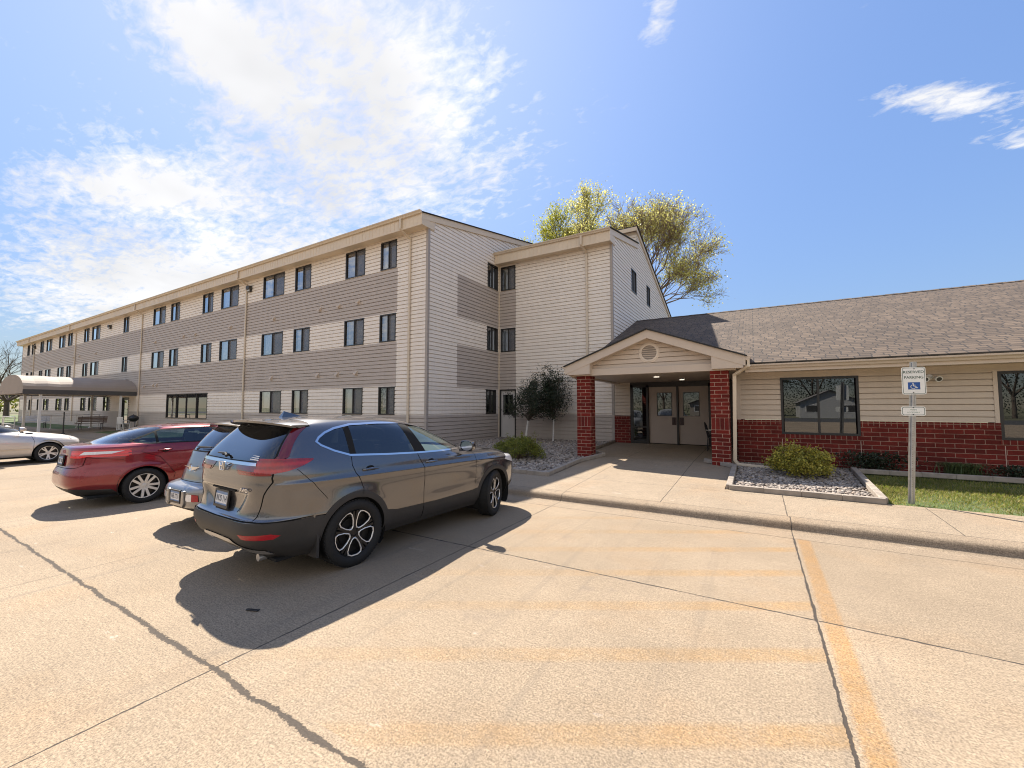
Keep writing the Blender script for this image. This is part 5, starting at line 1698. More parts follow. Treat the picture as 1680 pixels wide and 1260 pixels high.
def mirror_pair(parent, x, y, z, mat_, sz=1.0):
    for s_ in (-1, 1):
        g = MB()
        sec = []
        n = 14
        for k, (dy, sc) in enumerate(((-0.055, 0.86), (-0.05, 1.0), (0.0, 0.97), (0.05, 0.80), (0.085, 0.45), (0.10, 0.05))):
            ring = []
            for j in range(n):
                t = 2 * math.pi * j / n
                c_, q_ = math.cos(t), math.sin(t)
                px = 0.125 * sc * math.copysign(abs(c_) ** 0.6, c_) * sz; pz = 0.082 * sc * math.copysign(abs(q_) ** 0.6, q_) * sz
                ring.append((s_ * (x + 0.13 + px), y + dy, z + 0.06 + pz))
            sec.append(ring)
        base = len(g.v)
        for r_ in sec: g.v.extend(r_)
        for k in range(len(sec) - 1):
            for j in range(n):
                a, b = base + k * n + j, base + k * n + (j + 1) % n
                g.f.append((a, b, b + n, a + n)); g.m.append(0)
        g.f.append(tuple(base + 5 * n + j for j in range(n))); g.m.append(0)
        m_ = g.build('side_mirror', M[mat_], parent, world=False, smooth=True)
        g = MB(); g.face([(s_ * (x + 0.13 + 0.11 * sz * math.cos(2 * math.pi * j / 16)), y - 0.05, z + 0.06 + 0.07 * sz * math.sin(2 * math.pi * j / 16)) for j in range(16)]); g.build('mirror_glass', M['chrome'], m_, world=False, fixn=False)
        g = MB(); g.bar((s_ * (x - 0.05), y + 0.03, z - 0.02), (s_ * (x + 0.06), y + 0.01, z + 0.0), 0.07, 0.035); g.build('mirror_arm', M['clad'], m_, world=False)


def handles(parent, spots, mat_):
    for x, y, z in spots:
        for s_ in (-1, 1):
            g = MB()
            pts = [(s_ * (x + 0.004), y - 0.10, z - 0.002), (s_ * (x + 0.030), y - 0.085, z), (s_ * (x + 0.036), y, z + 0.003), (s_ * (x + 0.032), y + 0.085, z), (s_ * (x + 0.004), y + 0.105, z)]
            g.tube(pts, [0.012, 0.013, 0.014, 0.013, 0.012], 8)
            h = g.build('door_handle', M[mat_], parent, world=False, smooth=True)
            g = MB(); g.lathe([(0.0, 0.0), (0.0, 0.042)], 20, centre=(0, 0, 0)); g.v = [(s_ * (x + 0.0045), y + p[1] * 1.4, z - 0.004 + p[2]) for p in g.v]
            g.build('handle_recess', M['gapm'], h, world=False, fixn=False)


def bumps(wheels, amp=0.018, rr=0.40, wd=0.10):
    def f(G):
        X, Yv, Zv = G[..., 0], G[..., 1], G[..., 2]
        for (y, z) in wheels:
            d = np.hypot(Yv - y, Zv - z)
            G[..., 0] = X + amp * np.exp(-((d - rr) / wd) ** 2) * (X > 0.5) * (Zv < 1.05)
            X = G[..., 0]
        return G
    return f


# ------------------------------------------------------------ dark grey crossover (nearest)
suv = thing('parked_car', 'dark grey crossover with tinted rear windows and black wheel-arch cladding, nearest the camera', 'car', (-4.88, 3.26, 0.0), R(-3.4), 'cars parked in front of the building')
WB = 2.66
lev = [(0.25, -0.8, 3.3, 0.8, 6.6, 6), (0.36, -0.93, 3.44, 0.875, 6.6, 6), (0.45, -1.02, 3.53, 0.9, 6.6, 6), (0.58, -1.065, 3.57, 0.915, 6.6, 6), (0.665, -1.055, 3.57, 0.922, 6.6, 6),
       (0.7, -1.005, 3.57, 0.925, 6.6, 6), (0.82, -0.985, 3.55, 0.927, 6.6, 6), (0.92, -0.995, 3.49, 0.922, 6.6, 6), (0.99, -1, 3.4, 0.915, 6.6, 4.2), (1.05, -0.995, 3.15, 0.908, 6.6, 4.2), (1.1, -0.99, 2.72, 0.9, 7, 2.8),
       (1.145, -0.985, 2.36, 0.888, 7, 3), (1.2, -0.97, 2.2, 0.872, 7, 3), (1.26, -0.945, 2.06, 0.85, 7, 3), (1.36, -0.87, 1.84, 0.806, 7, 3), (1.46, -0.78, 1.6, 0.757, 7, 3),
       (1.54, -0.7, 1.39, 0.71, 7, 2.9), (1.6, -0.64, 1.18, 0.655, 7, 2.8), (1.64, -0.58, 0.98, 0.59, 4, 2.6), (1.67, -0.48, 0.78, 0.48, 3.6, 2.4), (1.688, -0.28, 0.52, 0.32, 3, 2.2), (1.695, 0.05, 0.18, 0.06, 2.4, 2)]


def suv_shape(G):
    G = bumps(((0, 0.37), (WB, 0.37)), 0.016, 0.44, 0.08)(G)
    X, Yv, Zv = G[..., 0], G[..., 1], G[..., 2]
    # shoulder crease and hollowed door
    cz = 0.985 + 0.035 * np.clip(-(Yv - 1.2) / 2.0, -1, 1)
    side = (X > 0.6) & (Yv > -0.8) & (Yv < 3.0)
    X = X + side * (0.017 * np.exp(-(np.abs(Zv - cz) / 0.034) ** 1.4) - 0.020 * np.exp(-((Zv - 0.70) / 0.13) ** 2) * np.exp(-((Yv - 1.35) / 0.75) ** 2))
    # recess for the number plate on the tailgate
    rec = np.exp(-((X - 0.0) / (0.34 + 0.9 * (Zv - 0.72))) ** 14) * np.exp(-((Zv - 0.83) / 0.115) ** 10) * (Yv < -0.6)
    Yn = Yv + 0.035 * rec
    # slight roof spoiler lip
    G[..., 0] = X; G[..., 1] = Yn
    return G


G = shell(lev, 170, 7, suv_shape)
DLO = [(-0.43, 1.425), (-0.385, 1.475), (-0.30, 1.525), (-0.17, 1.568), (0.05, 1.603), (0.45, 1.610), (0.88, 1.598), (1.21, 1.55), (1.50, 1.455), (1.78, 1.325), (2.02, 1.19), (1.97, 1.150), (1.40, 1.165), (0.95, 1.180), (0.45, 1.205), (-0.05, 1.240), (-0.24, 1.305), (-0.38, 1.375)]


def shrink(poly, d):
    """inset a polygon"""
    n = len(poly); ar_ = sum(poly[i][0] * poly[(i + 1) % n][1] - poly[(i + 1) % n][0] * poly[i][1] for i in range(n))
    sgn = 1 if ar_ > 0 else -1; out = []
    for i in range(n):
        p0, p1, p2 = Vector(poly[i - 1]), Vector(poly[i]), Vector(poly[(i + 1) % n])
        a = (p1 - p0).normalized(); b = (p2 - p1).normalized()
        na, nb = Vector((-a.y, a.x)) * sgn, Vector((-b.y, b.x)) * sgn
        m_ = (na + nb); m_.normalize(); k = max(0.35, m_.dot(na))
        out.append(tuple(p1 + m_ * d / k))
    return out


def clip_x(poly, x, keep):
    """cut a side-view polygon at y = x; keep -1 rearwards, +1 forwards; x may be a slanted line (x, slope)"""
    x0, sl = x if isinstance(x, tuple) else (x, 0.0)
    f = lambda p: keep * (p[0] - (x0 + sl * (p[1] - 1.4)))
    out = []; n = len(poly)
    for i in range(n):
        a, b = poly[i], poly[(i + 1) % n]; fa, fb = f(a), f(b)
        if fa >= 0: out.append(a)
        if (fa >= 0) != (fb >= 0):
            t_ = fa / (fa - fb); out.append((a[0] + (b[0] - a[0]) * t_, a[1] + (b[1] - a[1]) * t_))
    return out


dl = shrink(DLO, 0.022)
q_win = clip_x(dl, -0.05, -1)
r_win = clip_x(clip_x(dl, 0.03, 1), (0.86, -0.30), -1)
f_win = clip_x(dl, (1.03, -0.45), 1)
arch_r = lambda y, r: circle(y, 0.37, r, -60, 240, 44)
clad_poly = [(-1.2, 0.10), (-1.2, 0.60), (-0.9, 0.655), (-0.50, 0.66), (-0.47, 0.62)] + circle(0, 0.37, 0.475, 147, 22, 18) + [(0.60, 0.515), (1.3, 0.50), (2.1, 0.515)] + circle(WB, 0.37, 0.475, 160, 14, 18) + [(3.25, 0.48), (3.7, 0.46), (3.7, 0.10)]
regs = [
    ('void', 'gapm', 'side', arch_r(0, 0.405), 'void', 0), ('void', 'gapm', 'side', arch_r(WB, 0.405), 'void', 0),
    ('side_window', 'privacy', 'side', q_win, 'pair', 0.004), ('side_window_', 'privacy', 'side', r_win, 'pair', 0.004), ('side_window__', 'car_glass', 'side', f_win, 'pair', 0.004),
    ('pillar_trim', 'gapm', 'side', dl, 'pair', 0.002), ('window_trim', 'chrome', 'side', DLO, 'pair', -0.004),
    ('tail_light', 'lens_red', 'side', [(-1.2, 1.125), (-0.90, 1.130), (-0.74, 1.155), (-0.60, 1.195), (-0.49, 1.243), (-0.485, 1.258), (-0.62, 1.268), (-0.90, 1.278), (-1.2, 1.282)], 'pair', -0.006),
    ('panel_gap', 'gapm', 'side', ribbon([(-0.04, 1.235), (-0.045, 1.14), (-0.01, 1.05), (0.05, 0.96), (0.085, 0.86), (0.07, 0.80)], 0.009), 'pair', 0.006),
    ('panel_gap', 'gapm', 'side', ribbon([(0.96, 1.18), (0.985, 1.11), (1.03, 1.03), (1.055, 0.95), (1.06, 0.80), (1.055, 0.30)], 0.010), 'pair', 0.006),
    ('panel_gap', 'gapm', 'side', ribbon([(2.14, 1.16), (2.16, 1.0), (2.155, 0.60)], 0.008), 'pair', 0.006),
    ('panel_gap', 'gapm', 'side', ribbon([(-0.66, 1.165), (-0.50, 1.00), (-0.35, 0.82)], 0.006), 'pair', 0.005),
    ('panel_gap', 'gapm', 'side', ribbon([(-0.95, 0.665), (-0.50, 0.668)], 0.010), 'pair', 0.006),
    ('panel_gap', 'gapm', 'side', ribbon([(2.34, 1.115), (2.8, 1.06), (3.2, 0.985)], 0.007), 'pair', 0.005),
    ('headlight', 'lens_clear', 'side', [(2.98, 0.90), (3.1, 0.975), (3.3, 0.955), (3.6, 0.90), (3.6, 0.80), (3.3, 0.82)], 'pair', -0.003),
    ('fog_reflector', 'reflector', 'rear', [(0.50, 0.545), (0.80, 0.555), (0.83, 0.53), (0.80, 0.50), (0.55, 0.50)], 'pair', -0.004),
    ('skid_trim', 'satin', 'rear', [(-0.01, 0.475), (0.30, 0.470), (0.42, 0.405), (0.70, 0.390), (0.72, 0.335), (0.40, 0.335), (0.26, 0.405), (-0.01, 0.415)], 'centre', -0.012),
    ('lower_cladding', 'clad', 'side', clad_poly, 'pair', -0.004),
    # rear view
    ('rear_window', 'privacy', 'rear', [(-0.01, 1.245), (0.728, 1.255), (0.726, 1.30), (0.632, 1.50), (0.588, 1.585), (-0.01, 1.60)], 'centre', 0.004),
    ('window_surround', 'gapm', 'rear', [(-0.01, 1.235), (0.740, 1.245), (0.738, 1.305), (0.643, 1.505), (0.596, 1.61), (-0.01, 1.63)], 'centre', 0.002),
    ('pillar_light', 'lens_dark', 'rear', [(0.742, 1.24), (0.790, 1.284), (0.782, 1.31), (0.682, 1.53), (0.645, 1.60), (0.600, 1.60), (0.645, 1.507), (0.740, 1.305)], 'pair', -0.004),
    ('chrome_bar', 'chrome', 'rear', [(-0.01, 1.185), (0.06, 1.185), (0.11, 1.202), (0.72, 1.208), (0.76, 1.236), (-0.01, 1.232)], 'centre', -0.010),
    ('lamp_bar', 'lens_red', 'rear', [(0.335, 1.128), (0.37, 1.114), (0.774, 1.122), (0.774, 1.152), (0.33, 1.150)], 'pair', -0.008),
    ('tail_light_', 'lens_dark', 'rear', [(0.24, 1.200), (0.30, 1.130), (0.36, 1.108), (0.776, 1.116), (0.776, 1.207)], 'pair', -0.004),
    ('tail_light_outer', 'lens_red', 'corner', [(0.788, 1.118), (0.80, 1.124), (1.0, 1.125), (1.0, 1.282), (0.80, 1.282), (0.788, 1.238)], 'pair', -0.006),
    ('panel_gap', 'gapm', 'rear', ribbon([(0.783, 1.30), (0.783, 1.115), (0.775, 1.05), (0.725, 0.93), (0.705, 0.85), (0.675, 0.72), (0.655, 0.685)], 0.010), 'pair', 0.008),
    ('panel_gap_', 'gapm', 'rear', [(-0.01, 0.672), (0.66, 0.680), (0.92, 0.665), (0.92, 0.655), (0.66, 0.668), (-0.01, 0.660)], 'pair', 0.008),
    ('rear_bumper', 'clad', 'rear', [(-0.01, 0.1), (0.98, 0.1), (0.98, 0.662), (0.66, 0.664), (-0.01, 0.658)], 'centre', -0.002),
    # front
    ('windshield', 'car_glass', 'front', [(-0.01, 1.165), (0.72, 1.165), (0.70, 1.26), (0.60, 1.46), (0.52, 1.575), (0.30, 1.60), (-0.01, 1.60)], 'centre', 0.003),
    ('grille', 'clad', 'front', [(-0.01, 0.66), (0.62, 0.70), (0.66, 0.88), (-0.01, 0.90)], 'centre', 0.01),
    ('front_bumper', 'clad', 'front', [(-0.01, 0.1), (0.98, 0.1), (0.98, 0.46), (0.6, 0.50), (-0.01, 0.46)], 'centre', -0.003),
]
parts = make_body(G, regs, suv, {'body': 'paint_grey'})


def tidy(parts):
    """part names say the kind only"""
    for k, os_ in parts.items():
        for o in os_:
            o.name = k.rstrip('_'); o.data.name = k.rstrip('_')


tidy(parts)
interior(suv, [(0.15, [(-0.42, 0.5), (0.0, 0.3), (0.42, 0.5)]), (1.05, [(-0.38, 0.5), (0.38, 0.5)])], 0.80, 0.42, 1.14, 2.15, -0.30, 2.2)
well(suv, 0, 0.425, 0.55, 0.90); well(suv, WB, 0.425, 0.55, 0.90)
g = MB(); g.box(-0.72, 0.72, -0.78, 3.2, 0.24, 0.27); g.build('underbody', M['gapm'], suv, world=False)
for x in (-0.805, 0.805):
    wheel(suv, x, 0, 0.372, 0.235, 'petal', 1 if x > 0 else -1, rot=-0.32)
    wheel(suv, x, WB, 0.372, 0.235, 'petal', 1 if x > 0 else -1, steer=R(17), rot=0.9)
# roof spoiler
g = MB(); n = 24; rowsA = []
for k in range(n + 1):
    u = -1 + 2 * k / n; x = 0.655 * u; e = abs(u) ** 5
    y_tip = -0.835 + 0.10 * u * u + 0.10 * e
    rowsA.append([(x, -0.42, 1.675 - 0.035 * u * u - 0.035 * e), (x, -0.62, 1.672 - 0.035 * u * u - 0.03 * e), (x, y_tip, 1.655 - 0.03 * u * u - 0.02 * e), (x, y_tip + 0.004, 1.633 - 0.03 * u * u - 0.02 * e), (x, y_tip + 0.10, 1.622 - 0.03 * u * u - 0.02 * e), (x, -0.56, 1.60 - 0.03 * u * u)])
for a, b in zip(rowsA, rowsA[1:]):
    for i in range(5): g.face([a[i], b[i], b[i + 1], a[i + 1]], 0 if i < 3 else 1)
g.face(rowsA[0], 0); g.face(list(reversed(rowsA[-1])), 0)
g.build('roof_spoiler', [M['paint_grey'], M['clad']], suv, world=False, smooth=True)
# shark fin
g = MB()
for w0, w1, z0, z1, y0, y1 in ((0.04, 0.008, 1.675, 1.752, -0.42, -0.20),):
    g.face([(-w0, y1 + 0.07, z0), (-w1, y0 + 0.04, z1), (-w0, y0, z0)]); g.face([(w0, y1 + 0.07, z0), (w0, y0, z0), (w1, y0 + 0.04, z1)])
    g.face([(-w0, y1 + 0.07, z0), (w0, y1 + 0.07, z0), (w1, y0 + 0.04, z1), (-w1, y0 + 0.04, z1)]); g.face([(-w0, y0, z0), (-w1, y0 + 0.04, z1), (w1, y0 + 0.04, z1), (w0, y0, z0)])
g.build('roof_antenna', M['paint_grey'], suv, world=False)
# wiper, emblem, badge, plate
g = MB(); g.tube([(-0.02, -0.965, 1.275), (-0.08, -0.955, 1.30), (-0.26, -0.945, 1.295)], [0.016, 0.012, 0.009], 8); g.tube([(-0.10, -0.935, 1.302), (-0.48, -0.91, 1.272)], 0.008, 6)
g.build('rear_wiper', M['clad'], suv, world=False)
ey = -1.012
g = MB()
for a, b, c, d in ((-0.062, 0.062, 1.218, 1.226), ):
    g.box(a, b, ey - 0.006, ey + 0.01, c, d)
for s_ in (-1, 1):
    g.obox((s_ * 0.030, ey - 0.004, 1.178), (0.0085, 0, 0), (0, 0.008, 0), (s_ * 0.008, 0, 0.037))
    g.obox((s_ * 0.056, ey - 0.002, 1.176), (0.004, 0, 0), (0, 0.006, 0), (s_ * 0.010, 0, 0.048))
g.box(-0.03, 0.03, ey - 0.010, ey + 0.004, 1.172, 1.186); g.box(-0.046, 0.046, ey - 0.006, ey + 0.01, 1.128, 1.136)
g.build('emblem', M['chrome'], suv, world=False, bevel=0.002)
text_mesh('AWD', 0.052, 'badge', M['chrome'], suv, rear_M(0.50, -1.006, 0.965) @ Matrix.Shear('XY', 4, (0.25, 0)), 0.003, sx=1.35, bold=0.001, world=False)
number_plate(suv, -0.05, -0.985, 0.825, 'NUS 114', tilt=R(-6))
g = MB(); g.box(-0.28, 0.26, -0.985, -0.955, 0.925, 0.94); g.build('plate_light_ledge', M['gapm'], suv, world=False)
handles(suv, [(0.905, 0.19, 1.075), (0.905, 1.19, 1.055)], 'paint_grey')
mirror_pair(suv, 0.885, 1.86, 1.16, 'paint_grey')
g = MB(); g.tube([(0.52, -0.86, 0.27), (0.52, -0.55, 0.27)], 0.038, 14); g.build('exhaust_pipe', M['satin'], suv, world=False, smooth=True)
for s_ in (-1, 1):
    g = MB(); g.box(s_ * 0.80 - 0.10, s_ * 0.80 + 0.10, -0.46, -0.43, 0.22, 0.56); g.build('mud_flap', M['clad'], suv, world=False)
# paper sticker low on the rear window
g = MB()
for k in range(3): g.box(0.45, 0.62 - 0.02 * k, -0.936 + 0.014 * k, -0.932 + 0.014 * k, 1.262 + 0.016 * k, 1.272 + 0.016 * k)
g.build('window_sticker', M['curtain'], suv, world=False)

# ------------------------------------------------------------ sedans
def sedan(name, label, loc, rz, paint, wb, half, L0, L1, hood, belt, top, wr, style, lamps, glass='car_glass', plate=None, detail=True, rot=0.2):
    t = thing(name, label, 'car', loc, rz, 'cars parked in front of the building')
    h = half; b0 = belt
    lev = [(0.20, L0 + 0.22, L1 - 0.20, h - 0.10, 4.5, 3.6), (0.30, L0 + 0.09, L1 - 0.06, h - 0.04, 4.5, 3.6), (0.45, L0, L1, h - 0.012, 4.4, 3.4), (0.58, L0, L1, h, 4.2, 3.2),
           (0.68, L0 + 0.03, L1 - 0.02, h + 0.002, 4.0, 3.0), (0.76, L0 + 0.06, L1 - 0.10, h - 0.004, 3.8, 2.8), (b0 - 0.14, L0 + 0.075, L1 - 0.35, h - 0.014, 3.7, 2.7), (b0 - 0.07, L0 + 0.085, hood + 0.50, h - 0.028, 3.6, 2.7),
           (b0 + 0.00, L0 + 0.10, hood + 0.05, h - 0.048, 3.4, 2.9), (b0 + 0.035, L0 + 0.18, hood - 0.06, h - 0.062, 3.0, 3.0), (b0 + 0.065, L0 + 0.40, hood - 0.16, h - 0.080, 3.0, 3.0), (b0 + 0.13, L0 + 0.56, hood - 0.32, h - 0.115, 3.0, 3.0), (b0 + 0.21, L0 + 0.74, hood - 0.52, h - 0.165, 3.0, 3.0),
           (b0 + 0.29, L0 + 0.96, hood - 0.75, h - 0.222, 3.0, 3.0), (b0 + 0.34, L0 + 1.15, hood - 0.95, h - 0.275, 3.0, 2.8), (top - 0.035, L0 + 1.34, hood - 1.12, h - 0.35, 2.9, 2.7), (top - 0.012, L0 + 1.62, hood - 1.30, h - 0.48, 2.8, 2.5), (top, L0 + 2.12, hood - 1.52, h - 0.70, 2.5, 2.3), (top + 0.004, L0 + 2.3, hood - 1.75, 0.05, 2.2, 2.2)]
    G = shell(lev, 110, 5, bumps(((0, wr), (wb, wr)), 0.014, wr + 0.06, 0.07))
    zt = top - 0.06
    yr0, yr1 = L0 + 0.84, L0 + 1.38          # rear corner of the side glass
    yf = hood - 0.10
    D = [(yr0 - 0.05, b0 + 0.10), (yr0 + 0.18, b0 + 0.20), (yr1 - 0.12, b0 + 0.305), (yr1 + 0.25, zt - 0.018), (yr1 + 0.75, zt), (hood - 1.45, zt - 0.012), (hood - 1.05, zt - 0.07), (hood - 0.55, b0 + 0.19), (yf, b0 + 0.055), (yf - 0.05, b0 + 0.03), (wb * 0.5, b0 + 0.02), (yr0 + 0.25, b0 + 0.035), (yr0 + 0.06, b0 + 0.055)]
    d2 = shrink(D, 0.020)
    bp = L0 + 2.20; cp = yr0 + 0.35
    regs = [
        ('void', 'gapm', 'side', circle(0, wr, wr + 0.045, -60, 240, 40), 'void', 0), ('void', 'gapm', 'side', circle(wb, wr, wr + 0.045, -60, 240, 40), 'void', 0),
        ('side_window', glass, 'side', clip_x(d2, cp - 0.02, -1), 'pair', 0.004), ('side_window_', glass, 'side', clip_x(clip_x(d2, cp + 0.02, 1), bp - 0.05, -1), 'pair', 0.004), ('side_window__', glass, 'side', clip_x(d2, bp + 0.04, 1), 'pair', 0.004),
        ('window_trim', 'gapm', 'side', D, 'pair', 0.0),
        ('panel_gap', 'gapm', 'side', ribbon([(yr0 + 0.20, b0 + 0.02), (yr0 + 0.10, b0 - 0.10), (0.22, b0 - 0.22), (wr + 0.14, 0.50), (wr + 0.12, 0.40)], 0.009), 'pair', 0.006),
        ('panel_gap', 'gapm', 'side', ribbon([(bp, b0 + 0.02), (bp + 0.03, 0.7), (bp + 0.02, 0.22)], 0.009), 'pair', 0.006),
        ('panel_gap', 'gapm', 'side', ribbon([(hood - 0.10, b0 + 0.02), (hood + 0.0, 0.72), (hood - 0.02, 0.30)], 0.009), 'pair', 0.006),
        ('panel_gap', 'gapm', 'side', ribbon([(L0 + 0.24, b0 - 0.16), (-wr + 0.02, b0 - 0.22)], 0.007), 'pair', 0.006),
        ('sill', 'clad', 'side', [(wr + 0.03, 0.1), (wr + 0.03, 0.245), (wb - wr - 0.03, 0.245), (wb - wr - 0.03, 0.1)], 'pair', 0.004),
    ] + lamps(L0, L1, b0, h) + [
        ('rear_window', glass, 'rear', [(-0.01, b0 + 0.055), (h - 0.20, b0 + 0.055), (h - 0.24, b0 + 0.13), (h - 0.31, b0 + 0.29), (h - 0.36, b0 + 0.345), (-0.01, b0 + 0.365)], 'centre', 0.004),
        ('panel_gap_', 'gapm', 'rear', ribbon([(0.0, b0 - 0.345), (0.52, b0 - 0.34), (0.60, b0 - 0.30), (0.62, b0 - 0.10)], 0.009), 'centre', 0.006),
        ('windshield', 'car_glass', 'front', [(-0.01, b0 + 0.05), (h - 0.16, b0 + 0.05), (h - 0.22, b0 + 0.14), (h - 0.30, b0 + 0.28), (h - 0.36, b0 + 0.345), (-0.01, top - 0.05)], 'centre', 0.003),
        ('lower_bumper', 'clad', 'rear', [(-0.01, 0.1), (h - 0.12, 0.1), (h - 0.10, 0.32), (h - 0.25, 0.355), (-0.01, 0.355)], 'centre', -0.002),
        ('grille', 'clad', 'front', [(-0.01, 0.30), (0.50, 0.32), (0.55, 0.42), (-0.01, 0.42)], 'centre', 0.01),
    ]
    pr_ = make_body(G, regs, t, {'body': paint}); tidy(pr_)
    interior(t, [(0.42, [(-0.38, 0.5), (0.38, 0.5)]), (1.22, [(-0.36, 0.5), (0.36, 0.5)])], h - 0.10, 0.22, b0, hood - 0.25, 0.45, hood - 0.3)
    well(t, 0, wr + 0.065, 0.52, h - 0.03); well(t, wb, wr + 0.065, 0.52, h - 0.03)
    g = MB(); g.box(-h + 0.12, h - 0.12, L0 + 0.25, L1 - 0.25, 0.19, 0.22); g.build('underbody', M['gapm'], t, world=False)
    for x in (-(h - 0.115), h - 0.115):
        for y in (0, wb): wheel(t, x, y, wr, 0.21, style, 1 if x > 0 else -1, rot=rot)
    handles(t, [(h - 0.012, yr0 + 0.45, b0 - 0.085), (h - 0.006, bp + 0.28, b0 - 0.10)], paint)
    mirror_pair(t, h - 0.04, hood - 0.30, b0 + 0.05, paint, 0.95)
    if plate: number_plate(t, 0, L0 + 0.045, b0 - 0.215, plate, tilt=R(-6))
    return t


def red_lamps(L0, L1, b0, h):
    return [('tail_light_clear', 'lens_clear', 'rear', [(h - 0.36, b0 - 0.115), (h - 0.13, b0 - 0.105), (h - 0.10, b0 - 0.062), (h - 0.32, b0 - 0.060)], 'pair', -0.009),
            ('tail_light', 'lens_bright', 'side', [(L0 - 0.1, b0 - 0.165), (-0.82, b0 - 0.17), (-0.68, b0 - 0.125), (-0.545, b0 - 0.06), (-0.56, b0 - 0.045), (-0.72, b0 - 0.042), (L0 - 0.1, b0 - 0.05)], 'pair', -0.008),
            ('tail_light_', 'lens_bright', 'rear', [(h - 0.40, b0 - 0.06), (h - 0.36, b0 - 0.14), (h - 0.02, b0 - 0.16), (h - 0.02, b0 - 0.03), (h - 0.30, b0 - 0.038)], 'pair', -0.008),
            ('headlight', 'lens_clear', 'front', [(0.42, 0.66), (0.85, 0.70), (0.82, 0.78), (0.45, 0.72)], 'pair', -0.004)]


def white_lamps(L0, L1, b0, h):
    return [('headlight', 'lens_clear', 'side', [(L1 - 0.42, b0 - 0.155), (L1 - 0.30, b0 - 0.115), (L1 + 0.2, 0.70), (L1 + 0.2, 0.60), (L1 - 0.20, 0.635)], 'pair', -0.005),
            ('headlight_', 'lens_clear', 'front', [(0.40, 0.60), (h - 0.1, 0.62), (h - 0.05, 0.72), (0.44, 0.70)], 'pair', -0.005),
            ('side_moulding', 'trim', 'side', ribbon([(0.42, 0.47), (1.16, 0.47)], 0.045), 'pair', -0.010), ('side_moulding', 'trim', 'side', ribbon([(1.24, 0.47), (2.34, 0.47)], 0.045), 'pair', -0.010),
            ('tail_light', 'lens_red', 'rear', [(h - 0.34, b0 - 0.16), (h, b0 - 0.16), (h, b0 - 0.02), (h - 0.34, b0 - 0.04)], 'pair', -0.006)]


red = sedan('parked_car', 'dark red sedan parked between the silver wagon and the pale gold sedan', (-10.86, 3.27, 0), R(-1.5), 'paint_red', 2.70, 0.89, -1.00, 3.56, 2.62, 1.06, 1.455, 0.322, 'ten', red_lamps, plate='FKL 402', rot=0.1)
red_trim = MB()
white = sedan('parked_car', 'pale gold sedan at the far left showing its front wing and headlight', (-20.78, 3.95 - 2.72, 0), R(0), 'paint_white', 2.72, 0.89, -1.02, 3.58, 2.40, 0.99, 1.44, 0.315, 'five', white_lamps, rot=0.95)

# ------------------------------------------------------------ silver retro wagon
sil = thing('parked_car', 'silver retro wagon with a sloping tailgate and winged emblem, half hidden by the grey crossover', 'car', (-7.34, 3.60, 0), R(0), 'cars parked in front of the building')
WB2 = 2.62
lev = [(0.24, -0.62, 3.25, 0.74, 5, 3.2), (0.33, -0.80, 3.36, 0.83, 5, 3.2), (0.40, -0.845, 3.40, 0.845, 4.6, 3.2), (0.56, -0.85, 3.42, 0.852, 4.4, 3.0), (0.635, -0.82, 3.41, 0.850, 4.4, 2.8), (0.665, -0.74, 3.40, 0.845, 4.4, 2.7), (0.685, -0.690, 3.38, 0.84, 3.6, 2.6),
       (0.80, -0.665, 3.33, 0.835, 3.4, 2.5), (0.95, -0.62, 3.22, 0.82, 3.2, 2.2), (1.03, -0.59, 2.95, 0.80, 3.2, 2.0), (1.09, -0.565, 2.30, 0.785, 3.2, 2.4), (1.14, -0.54, 1.98, 0.77, 3.1, 2.8), (1.24, -0.475, 1.80, 0.735, 3.1, 2.8), (1.36, -0.38, 1.58, 0.685, 3.0, 2.8), (1.46, -0.27, 1.36, 0.635, 3.0, 2.7),
       (1.53, -0.15, 1.18, 0.57, 3.0, 2.6), (1.57, 0.0, 1.0, 0.47, 2.8, 2.4), (1.595, 0.25, 0.75, 0.32, 2.5, 2.2), (1.602, 0.48, 0.56, 0.05, 2.2, 2.2)]
G = shell(lev, 110, 5, bumps(((0, 0.33), (WB2, 0.33)), 0.03, 0.36, 0.14))
D = [(-0.30, 1.17), (-0.10, 1.36), (0.15, 1.46), (0.6, 1.50), (1.1, 1.46), (1.5, 1.30), (1.78, 1.14), (0.8, 1.11), (-0.25, 1.12)]
d2 = shrink(D, 0.02)
